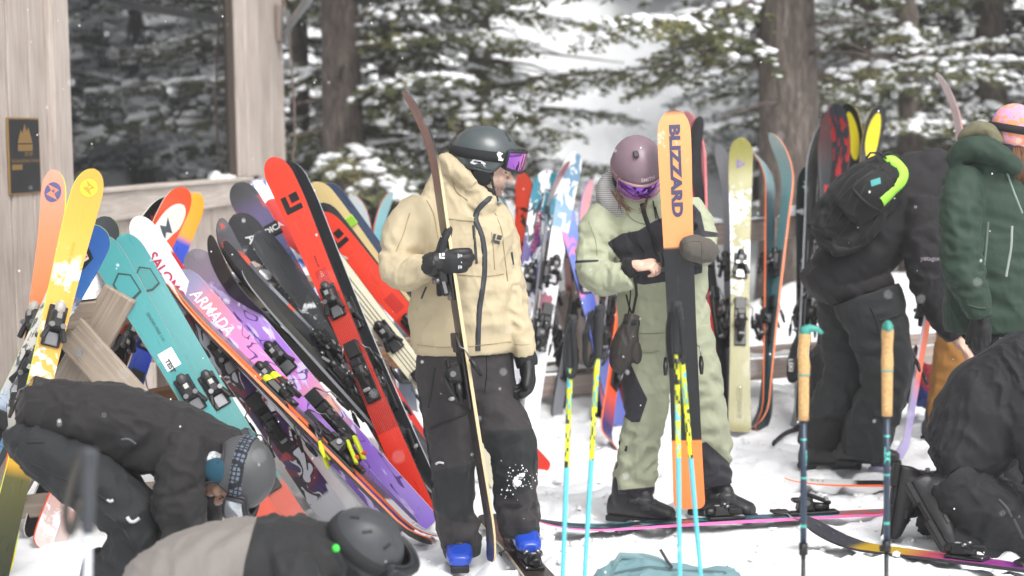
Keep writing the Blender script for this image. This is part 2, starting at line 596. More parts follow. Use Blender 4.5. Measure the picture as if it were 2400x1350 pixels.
# galvanised bracket with pipe on the corner
M_GALV = plain('#9aa0a6', .45, .7, var=.25)
brk = empty('wall_bracket', wall_hit(650, 60), 'grey galvanised bracket and pipe bolted to the wall corner', 'bracket')
bm = bmesh.new()
c0 = wall_hit(650, 55) + WN * .03
bm_box(bm, c0, (.05, .22, .30), WROT, .01)
bm_obj('base_plate', bm, plain('#8d8078', .7, var=.3), brk)
bm = bmesh.new()
bm_tube(bm, [c0 + WN * .02, c0 + WN * .075], .085, 16)
bm_box(bm, c0 + WN * .045 + Vector((0, 0, -.09)), (.05, .09, .2), WROT, .012)
bm_box(bm, c0 + WN * .045 + Vector((0, 0, .08)), (.045, .13, .07), WROT, .012)
bm_obj('swivel', bm, M_GALV, brk)
bm = bmesh.new()
e0 = c0 + WN * .06 + Vector((0, 0, -.03)); e1 = P(738, -22, 14.2)
bm_tube(bm, [e0, e0.lerp(e1, .5), e0.lerp(e1, .85), e1 + Vector((0, 0, .06)), e1 + Vector((0.0, -.02, .5))], .033, 12)
bm_obj('pipe', bm, M_GALV, brk)
cab = bmesh.new()
cy = 15.8
bm_tube(cab, [P(655, -60, cy), P(668, 10, cy), P(679, 110, cy), P(690, 250, cy), P(691, 330, cy), P(684, 400, cy), P(690, 560, cy), P(688, 660, cy)], .009, 6)
o = bm_obj('hanging_cable', cab, plain('#6d6058', .7), None)
tag(o, 'thin brown cable hanging loosely down the wall corner', 'cable')

# ------------------------------------------------------------------ ski racks
def lumber(name, a, b, w, h, mat, parent, up=Vector((0, 0, 1)), bev=.006):
    """a length of timber whose own axis runs along local y, so the grain follows it"""
    a, b = Vector(a), Vector(b)
    bm = bmesh.new()
    bm_box(bm, (0, 0, 0), (w, (b - a).length, h), None, bev)
    me_o = bm_obj(name, bm, mat, None)
    me_o.matrix_basis = Matrix.Translation((a + b) / 2) @ frame(b - a, up).to_4x4()
    me_o.parent = parent
    me_o.matrix_parent_inverse = wm(parent).inverted()
    return me_o
M_RACKY = wood_material('rack_lumber_y', '#6f6154', '#948576', '#b5a99c', 1)
M_BROWNY = wood_material('brown_lumber_y', '#583c26', '#80593a', '#9c7a58', 1, weather=.2)
M_GREYY = wood_material('grey_lumber_y', '#7d6d65', '#a09088', '#bfb2aa', 1)
# left rack: crossed timber trestles carrying a long beam that runs away from the camera
R0 = P(207, 722, 8.55); R1 = P(742, 668, 9.95)
RD = (R1 - R0).normalized()
lr = empty('ski_rack', (R0.x, R0.y, 0), 'brown timber trestle rack with crossed board ends and snow on its beam', 'ski rack')
lumber('beam', R0 - RD * .24, R1 + RD * .4, .135, .125, M_RACKY, lr, Vector((.45, 0, 1)))
# near trestle boards
la = P(150, 760, 8.44); lb = P(395, 1030, 8.40)
lumber('trestle_board', la + (la - lb).normalized() * .02, lb + (lb - la).normalized() * .45, .04, .15, M_RACKY, lr, (lb - la).cross(Vector((0, 1, 0))))
lc = P(285, 684, 8.50); ld = P(70, 1060, 8.60)
lumber('trestle_board', lc, lc.lerp(ld, 1.3), .075, .15, M_RACKY, lr, (ld - lc).cross(Vector((0, 1, 0))))
for k in (.62, 1.05):
    c = R0.lerp(R1, k)
    pa = c + Vector((-.42, .12, 0)); pa.z = -.05
    pb = c + Vector((.45, -.14, 0)); pb.z = -.05
    ta = c + Vector((-.08, .02, .14)); tb = c + Vector((.08, -.02, .14))
    lumber('trestle_board', pa, tb, .10, .05, M_GREYY, lr)
    lumber('trestle_board', pb, ta + RD * .07, .10, .05, M_GREYY, lr)
# lower shelf rails
s0, s1 = P(548, 905, 9.35), P(860, 852, 10.05)
lumber('lower_rail', s0 - (s1 - s0) * .9, s1 + (s1 - s0) * .5, .10, .09, M_BROWNY, lr)
lumber('lower_rail', P(640, 832, 10.2), P(975, 806, 10.9), .12, .05, M_BROWNY, lr)
o = lumber('low_stretcher', P(-60, 1200, 8.7), P(420, 1150, 8.75), .05, .10, M_RACKY, lr)
for a, b, w, h, sd_ in ((R0 - RD * .27 + Vector((0, 0, .05)), R0 + RD * .30 + Vector((0, 0, .05)), .21, .20, 1), (R0.lerp(R1, .52) + Vector((0, 0, .06)), R0.lerp(R1, .82) + Vector((0, 0, .06)), .14, .09, 5), (R0.lerp(R1, .9) + Vector((0, 0, .06)), R0.lerp(R1, 1.02) + Vector((0, 0, .06)), .12, .06, 8)):
    o = snow_pad('beam_snow', [a, b], w, h, None, sd_)
    tag(o, {1: 'thick cap of snow on the near end of the trestle beam', 5: 'long cushion of snow on the trestle beam below the wall planks', 8: 'small snow cap at the far end of the trestle beam'}[sd_], 'snow')
# bolt in the near trestle
bm = bmesh.new(); bc = P(187, 826, 8.37); bm_tube(bm, [bc, bc + Vector((0, -.02, 0))], .013, 10); bm_obj('bolt', bm, M_GALV, lr)

# far rack: rails and posts across the back
rr = empty('rail_rack', (1.6, 12.6, 0), 'long grey plank rail rack with snow along its top behind the people', 'ski rack')
YR = 12.35
def rail(name, xa, ya, xb, yb, hpx, Y, w, mat):
    a, b = P(xa, ya, Y), P(xb, yb, Y + .1)
    s = SC(a)
    d = Vector((0, 0, hpx / s / 2))
    return lumber(name, a - d, b - d, w, hpx / s, mat, rr)
rail('upper_rail', 820, 604, 2400, 456, 50, YR, .09, M_GREYY)
rail('lower_rail', 1000, 905, 2350, 798, 46, YR - .05, .09, M_GREYY)
rail('lower_rail', 1050, 868, 2350, 770, 22, YR + .35, .14, M_GREYY)
for px in (1010, 1360, 1575, 1960, 2300):
    b = P(px, 950, YR + .12)
    lumber('post', (b.x, b.y, -.2), (b.x, b.y, 1.12 + (px - 1200) * .00012), .09, .09, M_GREYY, rr)
for px in (1390,):
    a = P(1330, 730, YR + .3)
    lumber('brace', P(1310, 690, YR + .35), P(1420, 960, YR + .5), .09, .12, M_GREYY, rr)
for k, (xa, ya, xb, yb, w, h) in enumerate(((1205, 568, 1340, 556, .12, .07), (1640, 524, 1700, 519, .11, .05), (1752, 514, 1800, 510, .1, .05), (1822, 507, 1905, 499, .14, .10), (1380, 552, 1420, 548, .1, .04), (1215, 872, 1395, 858, .12, .035), (1700, 838, 1880, 824, .10, .03))):
    o = snow_pad('rail_snow', [P(xa, ya, YR + .02), P(xb, yb, YR + .03)], w, h, None, 20 + k * 3)
    tag(o, ('loose snow heap on the rail behind the standing man', 'snow on the rail beside the olive ski', 'snow on the rail between olive ski and orange edged pair', 'tall snow heap on the rail beside the black skis', 'low snow on the rail behind the woman in green', 'thin snow line along the lower plank behind hanging mitten', 'thin snow line along the lower plank beyond the olive ski')[k], 'snow')
# ================================================================== FOREST
def bark_material():
    n = NT('conifer_bark')
    c = n.coord('Object')
    a = n.noise(n.mapping(c, (9, 9, 2.2)), 2.5, 6, .7, .5)
    n.col(n.ramp(a, [(.3, '#3a322d'), (.52, '#625852'), (.75, '#938881')])).set(roughness=.9)
    n.bump(a, .9, .04)
    return n.m
def needle_material(name, c1, c2, c3):
    n = NT(name)
    c = n.coord('Object')
    a = n.noise(c, 1.4, 3, .6)
    b = n.noise(c, 14, 2, .6)
    col = n.ramp(a, [(.30, c1), (.5, c2), (.68, c3)])
    n.col(n.mix(n.math('MULTIPLY', b, .5), col, c1)).set(roughness=.6)
    return n.m
M_BARK = bark_material()
M_NEEDLE = needle_material('fir_needles', '#383d24', '#5e643c', '#8d8852')
M_NEEDLE2 = needle_material('frosted_fir_needles', '#6a736c', '#98a099', '#bcc2bd')
ICO = {}
def ico_arrays(sub=2):
    if sub not in ICO:
        bm = bmesh.new(); bmesh.ops.create_icosphere(bm, subdivisions=sub, radius=1.0)
        bm.verts.ensure_lookup_table()
        ICO[sub] = (np.array([tuple(v.co) for v in bm.verts]), np.array([[v.index for v in f.verts] for f in bm.faces]))
        bm.free()
    return ICO[sub]
def make_branch(rng, L, needles=1.0, snow=.5, droop=.16, sub=2):
    """arrays of one fir bough along +x: wood tubes, needle quads, snow clumps"""
    wv, wf, nv, sv, sf = [], [], [], [], []
    def tube(pts, r0, r1, seg=5):
        base = sum(len(a) for a in wv)
        pts = np.array(pts); n = len(pts)
        ring = []
        for i in range(n):
            t = pts[min(i + 1, n - 1)] - pts[max(i - 1, 0)]; t = t / (np.linalg.norm(t) + 1e-9)
            x = np.cross(t, [0, 0, 1]); x /= (np.linalg.norm(x) + 1e-9); y = np.cross(t, x)
            r = r0 + (r1 - r0) * i / (n - 1)
            ring.append([pts[i] + r * (math.cos(2 * math.pi * k / seg) * x + math.sin(2 * math.pi * k / seg) * y) for k in range(seg)])
        wv.append(np.array(ring).reshape(-1, 3))
        for i in range(n - 1):
            for k in range(seg):
                wf.append((base + i * seg + k, base + i * seg + (k + 1) % seg, base + (i + 1) * seg + (k + 1) % seg, base + (i + 1) * seg + k))
    ts = np.linspace(0, 1, 9)
    ph = rng.uniform(0, 6)
    main = np.stack([ts * L, .10 * L * np.sin(ts * 3 + ph) * ts, (.10 * ts - droop * ts ** 2 * 1.4) * L], 1)
    tube(main, .012 + .014 * L, .005)
    def at(t):
        i = min(int(t * 8), 7); f = t * 8 - i
        return main[i] * (1 - f) + main[i + 1] * f
    def tuft(p, d, size):
        d = d / (np.linalg.norm(d) + 1e-9)
        u = rng.normal(size=3); u = u - d * u.dot(d); u /= np.linalg.norm(u) + 1e-9
        w = size * rng.uniform(.14, .26)
        nv.append([p - u * w * .35, p + d * size * .55 + u * w * -1.0, p + d * size, p + d * size * .5 + u * w])
    ico_v, ico_f = ico_arrays(sub)
    def clump(p, r, flat):
        base = sum(len(a) for a in sv)
        q = ico_v * (1 + .55 * pnoise(ico_v * 1.7 + rng.uniform(0, 90, 3)))[:, None]
        q = q * np.array([r * rng.uniform(.9, 1.7), r * rng.uniform(.8, 1.2), r * flat]) + p + np.array([0, 0, r * flat * .45])
        a = rng.uniform(0, 6.28)
        c0 = p
        d = q - c0
        q = np.stack([d[:, 0] * math.cos(a) - d[:, 1] * math.sin(a), d[:, 0] * math.sin(a) + d[:, 1] * math.cos(a), d[:, 2]], 1) + c0
        sv.append(q); sf.extend((ico_f + base).tolist())
    t = .10
    side = 1
    while t < 1:
        p = at(t)
        tl = (.16 + .50 * (1 - t) ** .6) * L * .42 * rng.uniform(.6, 1.2)
        ang = rng.uniform(.7, 1.15) * side
        d = np.array([math.cos(ang), math.sin(ang), rng.uniform(-.35, .1)])
        end = p + d * tl + np.array([0, 0, -.18 * tl])
        tube([p, end], .006, .002, 3)
        k = max(3, int(tl / .030 * needles))
        for j in range(k):
            f = (j + rng.uniform(0, 1)) / k
            q = p + (end - p) * f
            for s in (-1, 1):
                if rng.uniform() > .93: continue
                a2 = ang + s * rng.uniform(.4, 1.0)
                tuft(q, np.array([math.cos(a2), math.sin(a2), rng.uniform(-.65, .35)]), rng.uniform(.05, .105))
        if rng.uniform() < snow:
            for _ in range(rng.integers(1, 6)):
                f = rng.uniform(.2, 1)
                clump(p + (end - p) * f + [0, 0, .01], rng.uniform(.018, .056), rng.uniform(.4, .75))
        if rng.uniform() < snow * .55:
            clump(p + [0, 0, .01], rng.uniform(.035, .09), rng.uniform(.35, .6))
        side = -side
        t += rng.uniform(.018, .034) / max(L, .6) * 1.4
    return (np.concatenate(wv), np.array(wf)), np.array(nv), ((np.concatenate(sv), np.array(sf)) if sv else (np.zeros((0, 3)), np.zeros((0, 3), int)))
def mesh_arrays(name, v, f, mat, smooth=True):
    me = bpy.data.meshes.new(name)
    f = np.asarray(f, dtype=np.int32)
    n, k = f.shape
    me.vertices.add(len(v)); me.vertices.foreach_set('co', np.asarray(v, dtype=np.float32).ravel())
    me.loops.add(n * k); me.loops.foreach_set('vertex_index', f.ravel())
    me.polygons.add(n); me.polygons.foreach_set('loop_start', np.arange(0, n * k, k, dtype=np.int32))
    if smooth: me.polygons.foreach_set('use_smooth', np.ones(n, dtype=bool))
    me.materials.append(mat)
    me.update(calc_edges=True)
    return me
def make_tree_meshes(seed, height, r_trunk, zlo, blen, nb, branches, needle_mat, zmax=None, bias=None):
    rng = np.random.default_rng(seed)
    # trunk
    bm = bmesh.new()
    lean = rng.uniform(-.02, .02, 2)
    pts = [(lean[0] * z, lean[1] * z, z) for z in np.linspace(-.4, height, 14)]
    rr_ = [r_trunk * (1.25 if i == 0 else 1.0) * max(.06, 1 - .85 * (i / 13) ** 1.1) for i in range(14)]
    bm_tube(bm, pts, rr_, 16)
    for v in bm.verts:
        q = pnoise(np.array([[v.co.x * 6, v.co.y * 6, v.co.z * 1.2 + seed]]))[0]
        v.co.x *= 1 + .12 * q; v.co.y *= 1 + .12 * q
    # a few dead stubs
    for _ in range(10):
        z = rng.uniform(.5, 3); a = rng.uniform(0, 6.28)
        d = Vector((math.cos(a), math.sin(a), rng.uniform(-.2, .2)))
        bm_tube(bm, [Vector((0, 0, z)), Vector((0, 0, z)) + d * .6 * rng.uniform(.6, 1.2), Vector((0, 0, z)) + d * 1.3 * rng.uniform(.6, 1.2) + Vector((0, 0, -.1))], [.022, .014, .005], 5)
    trunk = bpy.data.meshes.new('trunk'); bm.to_mesh(trunk); bm.free(); trunk.materials.append(M_BARK)
    W, WF, N, S, SF = [], [], [], [], []
    wo_, so_ = 0, 0
    for i in range(nb):
        f = (i + rng.uniform(0, 1)) / nb
        z = zlo + (height * .97 - zlo) * f ** 1.25
        (bv, bf), bn, (cv, cf) = branches[rng.integers(len(branches))]
        sc = blen * (1 - .8 * (z / height) ** 1.2) * rng.uniform(.7, 1.15)
        a = rng.uniform(0, 2 * math.pi)
        if bias is not None and rng.uniform() < .4: a = bias + rng.uniform(-.9, .9)
        up = rng.uniform(-.20, .18) + .25 * (z / height)
        R = np.array(Matrix.Rotation(a, 3, 'Z') @ Matrix.Rotation(-up, 3, 'Y') @ Matrix.Rotation(rng.uniform(-.3, .3), 3, 'X'))
        base = np.array([0, 0, z])
        g = sc / 2.4
        def X(v): return (v * g) @ R.T + base
        W.append(X(bv)); WF.append(bf + wo_); wo_ += len(bv)
        N.append(X(bn.reshape(-1, 3)))
        if len(cv):
            S.append(X(cv)); SF.append(cf + so_); so_ += len(cv)
    nvv = np.concatenate(N)
    boughs = mesh_arrays('boughs', np.concatenate(W), np.concatenate(WF), M_BARK)
    crown = mesh_arrays('crown', nvv, np.arange(len(nvv)).reshape(-1, 4), needle_mat, False)
    snow = mesh_arrays('crown_snow', np.concatenate(S), np.concatenate(SF), M_SNOWC)
    return trunk, boughs, crown, snow
_r = np.random.default_rng(5)
BR_A = [make_branch(_r, 2.4, .66, .60, .14, 1) for _ in range(5)]
BR_B = [make_branch(_r, 2.2, .30, .95, .22, 1) for _ in range(4)]
TREES = [make_tree_meshes(1, 11, .23, 1.2, 2.6, 74, BR_A, M_NEEDLE, bias=0.2),
         make_tree_meshes(2, 12, .28, 1.7, 2.7, 72, BR_A, M_NEEDLE, bias=2.9),
         make_tree_meshes(3, 9, .15, .7, 2.1, 60, BR_A, M_NEEDLE),
         make_tree_meshes(4, 10, .15, .3, 2.3, 66, BR_B, M_NEEDLE2),
         make_tree_meshes(5, 8, .11, .2, 1.9, 56, BR_B, M_NEEDLE2)]
def plant_tree(k, x, y, rz, sc, label, group):
    t = empty('fir_tree', (x, y, gz(x, y)), label, 'tree', group)
    t.rotation_euler.z = rz
    t.scale = (sc,) * 3
    for nm, me in zip(('trunk', 'boughs', 'crown', 'crown_snow'), TREES[k]):
        share(nm, me, t)
    return t
p = P(806, 500, 19.5); plant_tree(0, p.x, p.y, 0, 1, 'dark fir with thick trunk rising beside the lodge corner', None)
p = P(1852, 500, 17.0); plant_tree(1, p.x, p.y, 0, 1, 'large fir with bare broad trunk behind the olive ski', None)
MID = [(1795, 25.5, 3, .4), (2035, 28.0, 3, 2.1), (1640, 30.0, 4, 1.0), (1130, 21.5, 2, .9), (2140, 20.5, 2, 5.2), (2330, 22.0, 0, 1.1), (905, 23.0, 2, 3.3), (700, 22.5, 2, 3.4), (2010, 23.0, 2, 2.7), (2560, 22.0, 1, 2.7), (2750, 25.0, 2, 1.0), (2950, 21.0, 0, 4.0), (3200, 24.0, 1, 3.1), (3450, 21.5, 2, .2)]
MIDL = {1795: 'frosted fir directly behind the broad bare trunk', 2035: 'frosted fir further up the slope than the broad trunk', 1640: 'small frosted fir on the slope above the tall orange ski', 1130: 'dark fir filling the background above the man in tan', 2140: 'dark fir rising straight behind the yellow tipped skis', 2330: 'dark fir with snowy boughs above the olive hood', 905: 'dark fir behind the raised tip of the brown ski', 700: 'dark fir close beside the hanging cable at the lodge corner', 2010: 'dark fir set back beyond the broad bare trunk'}
for px, Y, k, rz in MID:
    p = P(px, 420, Y)
    plant_tree(k, p.x, p.y, rz, random.uniform(.9, 1.1), MIDL.get(px, 'dark green fir standing off beyond the kneeling person, mirrored in the window'), 'dark firs behind the racks')
far = []
rf = random.Random(12)
tries = 0
while len(far) < 95 and tries < 6000:
    tries += 1
    y = rf.uniform(31, 62); x = rf.uniform(-.34, .86) * y
    if all((x - a) ** 2 + (y - b) ** 2 > 2.4 ** 2 for a, b in far):
        far.append((x, y))
for x, y in far:
    plant_tree(rf.choice((3, 4, 3, 4, 2)), x, y, rf.uniform(0, 6.28), rf.uniform(.8, 1.25), 'snow laden fir in the pale forest on the slope', 'snowy firs on the slope')
# ================================================================== SKIS
def ski_shape(L, wt, ww, wl, tiprise, tailrise, point=.115, blunt=.035):
    ys = np.concatenate([[0, .004, .010, .020, .035, .06, .10, .16], np.linspace(.24, L - .42, 9), L - np.array([.36, .30, .25, .20, .16, .125, .095, .07, .048, .03, .016, .006, 0.0])])
    ys = np.unique(np.round(ys, 5))
    def prof(y):
        a = np.clip((y - (L - .34)) / .34, 0, None); b = np.clip((.16 - y) / .16, 0, None)
        return tiprise * a ** 2.1 + tailrise * b ** 2
    def hw(y):
        u = y / L
        w = np.where(u > .45, ww + (wt - ww) * np.clip((u - .45) / .43, 0, 1) ** 1.8, ww + (wl - ww) * np.clip((.45 - u) / .42, 0, 1) ** 1.8) / 2
        a = np.clip((y - (L - point)) / point, 0, 1); b = np.clip((blunt - y) / blunt, 0, 1)
        return w * np.sqrt(np.clip(1 - a ** 2.4, 0, 1)) * (1 - b ** 3 * .38)
    th = lambda y: .005 + .0085 * np.clip(1 - ((y / L - .47) / .50) ** 2, 0, 1)
    return ys, prof, hw, th
def grid_faces(n, m, flip=False):
    f = []
    for i in range(n - 1):
        for k in range(m - 1):
            a = i * m + k
            q = (a, a + 1, a + m + 1, a + m)
            f.append(q[::-1] if flip else q)
    return f
def top_material(name, L, stops, layers=(), rough=.28, snow=None, seed=0.0, interp='LINEAR'):
    n = NT(name)
    c = n.coord('Object')
    sep = n.new('SeparateXYZ'); n.lk(c, sep.inputs[0])
    x, y = sep.outputs[0], sep.outputs[1]
    v = n.math('DIVIDE', y, L)
    col = n.ramp(v, stops, interp)
    off = n.mapping(c, (1, 1, 1), (seed * 3.7, seed * 1.9, seed))
    def yr(lo, hi, soft=.01):
        a = n.math('MULTIPLY', n.math('SUBTRACT', v, lo), 1 / soft, True)
        b = n.math('MULTIPLY', n.math('SUBTRACT', hi, v), 1 / soft, True)
        return n.math('MULTIPLY', a, b)
    for ly in layers:
        k = ly[0]
        if k == 'noise':
            _, scale, lo, hi, cc, y0, y1 = ly[:7]
            dist = ly[7] if len(ly) > 7 else .6
            src = n.mapping(off, scale) if isinstance(scale, tuple) else off
            nz = n.noise(src, 1.0 if isinstance(scale, tuple) else scale, 3, .5, dist)
            m = n.math('MULTIPLY', n.math('SUBTRACT', nz, lo), 1 / max(hi - lo, 1e-4), True)
            m = n.math('MULTIPLY', m, yr(y0, y1))
        elif k == 'band':              # a ribbon where the noise lies between lo and hi
            _, scale, lo, hi, cc, y0, y1 = ly[:7]
            src = n.mapping(off, scale) if isinstance(scale, tuple) else off
            nz = n.noise(src, 1.0 if isinstance(scale, tuple) else scale, 1, .4, .8)
            a = n.math('GREATER_THAN', nz, lo); b = n.math('LESS_THAN', nz, hi)
            m = n.math('MULTIPLY', n.math('MULTIPLY', a, b), yr(y0, y1))
        elif k == 'stripe':
            _, x0, x1, cc, y0, y1 = ly
            a = n.math('GREATER_THAN', x, x0); b = n.math('LESS_THAN', x, x1)
            m = n.math('MULTIPLY', n.math('MULTIPLY', a, b), yr(y0, y1, .004))
        elif k == 'dots':
            _, step, cc, y0, y1, x0, x1 = ly
            fx = n.math('GREATER_THAN', n.math('FRACT', n.math('DIVIDE', x, step)), .35)
            fy = n.math('GREATER_THAN', n.math('FRACT', n.math('DIVIDE', y, step)), .35)
            m = n.math('MULTIPLY', n.math('MULTIPLY', fx, fy), yr(y0, y1, .004))
            m = n.math('MULTIPLY', m, n.math('MULTIPLY', n.math('GREATER_THAN', x, x0), n.math('LESS_THAN', x, x1)))
        elif k == 'ellipse':
            _, cx, cy, rx, ry, cc = ly
            cy = L + cy if cy < 0 else cy
            a = n.math('POWER', n.math('DIVIDE', n.math('SUBTRACT', x, cx), rx), 2)
            b = n.math('POWER', n.math('DIVIDE', n.math('SUBTRACT', y, cy), ry), 2)
            m = n.math('LESS_THAN', n.math('ADD', a, b), 1.0)
        col = n.mix(m, col, cc)
    # light scuffs and, where the ski carries it, stuck snow
    sc = n.noise(n.mapping(off, (60, 6, 1)), 1.0, 4, .7)
    col = n.mix(n.math('MULTIPLY', n.math('SUBTRACT', sc, .62, True), .9, True), col, (.6, .6, .6))
    rg = n.math('MULTIPLY_ADD', sc, .25)
    n.n[-1].inputs[2].default_value = rough - .1
    if snow:
        y0, y1, amt = snow
        s1 = n.noise(off, 22, 5, .65, .3); s2 = n.noise(off, 5, 2, .5)
        m = n.math('ADD', n.math('MULTIPLY', s1, .7), n.math('MULTIPLY', s2, .5))
        m = n.math('MULTIPLY', n.math('SUBTRACT', m, .78 - amt), 14, True)
        m = n.math('MULTIPLY', m, yr(y0, y1, .08))
        col = n.mix(m, col, (.86, .88, .9))
        rg = n.math('MAXIMUM', rg, n.math('MULTIPLY', m, .8))
        n.bump(m, .5, .004)
    n.col(col)
    n.lk(rg, n.b.inputs['Roughness'])
    n.set(coat_weight=.12, coat_roughness=.2)
    return n.m

# ---- bindings (shared meshes)
def binding_meshes(body, accent, metal=(.22, .22, .23), trim=(.75, .75, .75), kind=0):
    mats = [plain(body, .38, var=.25), plain(accent, .4), plain(metal, .3, .9), plain(trim, .5)]
    out = []
    bm = bmesh.new()                                     # toe piece
    bm_box(bm, (0, .165, .006), (.066, .15, .012), None, .003)
    bm_box(bm, (0, .185, .030), (.058, .085, .040), None, .009, 0, (.8, .75))
    bm_tube(bm, [(0, .20, .030), (0, .242, .028), (0, .252, .027)], [.019, .019, .012], 12, mi=1 if kind else 0)
    for s in (-1, 1):
        bm_box(bm, (s * .031, .135, .034), (.018, .055, .022), Matrix.Rotation(s * .35, 3, 'Z'), .005)
        bm_tube(bm, [(s * .020, .165, .045), (s * .020, .165, .058)], .010, 10, mi=2)
    bm_box(bm, (0, .200, .0525), (.018, .020, .003), None, .001, 3)
    bm_box(bm, (0, .118, .010), (.046, .05, .010), None, .003, 2)
    out.append(bm)
    bm = bmesh.new()                                     # heel piece
    bm_box(bm, (0, -.195, .006), (.062, .21, .012), None, .003)
    bm_box(bm, (0, -.165, .042), (.060, .075, .062), None, .011, 0, (.72, .7))
    bm_box(bm, (0, -.128, .058), (.046, .034, .016), None, .005, 0)
    bm_box(bm, (0, -.222, .060), (.030, .105, .016), Matrix.Rotation(.38, 3, 'X'), .005, 1 if kind else 0)
    bm_box(bm, (0, -.252, .058), (.031, .014, .018), Matrix.Rotation(.38, 3, 'X'), .004, 3)
    bm_tube(bm, [(0, -.20, .030), (0, -.262, .026)], [.018, .014], 10, mi=0)
    for s in (-1, 1):
        bm_tube(bm, [(s * .026, -.165, .05), (s * .034, -.165, .05)], .011, 10, mi=2)
    out.append(bm)
    bm = bmesh.new()                                     # brake with pedal and two arms
    bm_box(bm, (0, -.06, .016), (.058, .07, .010), None, .003)
    for s in (-1, 1):
        bm_tube(bm, [(s * .030, -.03, .018), (s * .052, -.075, .016), (s * .066, -.085, .004), (s * .067, -.13, -.012)], .0032, 6, mi=2)
        bm_tube(bm, [(s * .067, -.12, -.008), (s * .068, -.15, -.024), (s * .069, -.185, -.038)], [.007, .010, .006], 8, mi=1 if kind == 2 else 0)
    out.append(bm)
    res = []
    for nm, b in zip(('toe_piece', 'heel_piece', 'brake'), out):
        me = bpy.data.meshes.new(nm); b.to_mesh(me); b.free()
        for m in mats: me.materials.append(m)
        res.append(me)
    return res
BIND = {'black': binding_meshes('#141416', '#2a2a2c', trim='#8f8f8f'),
        'grey': binding_meshes('#1b1c1f', '#3c3c3e', trim='#b9b9b6', kind=1),
        'bright': binding_meshes('#17181a', '#d8e21a', trim='#e0512a', kind=2),
        'silver': binding_meshes('#232325', '#a8a49e', trim='#8d8982', kind=1)}
def axis_k(T, C, py):
    """extend the line T->C until it reaches picture row py"""
    lo, hi = 1.0, 6.0
    def row(k):
        p = T + (C - T) * k - CPOS
        return 675 - p.dot(CU) / p.dot(CF) * FPX
    for _ in range(50):
        m = (lo + hi) / 2
        if row(m) > py: lo = m
        else: hi = m
    return T + (C - T) * lo
def lean_on(tip, tail, A, B, off):
    """tip/tail are pixels, the tail stands in the snow, the ski lies against the beam A-B, off metres in front of it"""
    T = G(tail[0], tail[1], -.01)
    def pix(p):
        d = p - CPOS
        return Vector((1200 + d.dot(CR) / d.dot(CF) * FPX, 675 - d.dot(CU) / d.dot(CF) * FPX))
    best = None
    t0, t1 = Vector(tail), Vector(tip)
    for i in range(401):
        k = -.35 + i / 400 * 1.9
        q = A.lerp(B, k)
        p = pix(q)
        d = (t1 - t0)
        e = abs((p - t0).cross(d)) / d.length if hasattr(Vector((0, 0)), 'cross') else 0
        if best is None or e < best[0]: best = (e, q, p)
    q, p = best[1], best[2]
    d = (t1 - t0).normalized()
    c = t0 + d * (p - t0).dot(d)
    E = axis_k(T, P(c.x, c.y, q.y - off), tip[1])
    return T, cap_length(T, E, tip)
def cap_length(T, E, tip, lim=1.9):
    if (E - T).length <= lim: return E
    yy = E.y
    while yy > 7.0:
        yy -= .01
        q = P(tip[0], tip[1], yy)
        if (q - T).length <= lim - .04: return q
    return min((P(tip[0], tip[1], y_) for y_ in np.arange(7, 11, .02)), key=lambda q: (q - T).length)
SKI_COUNT = [0]
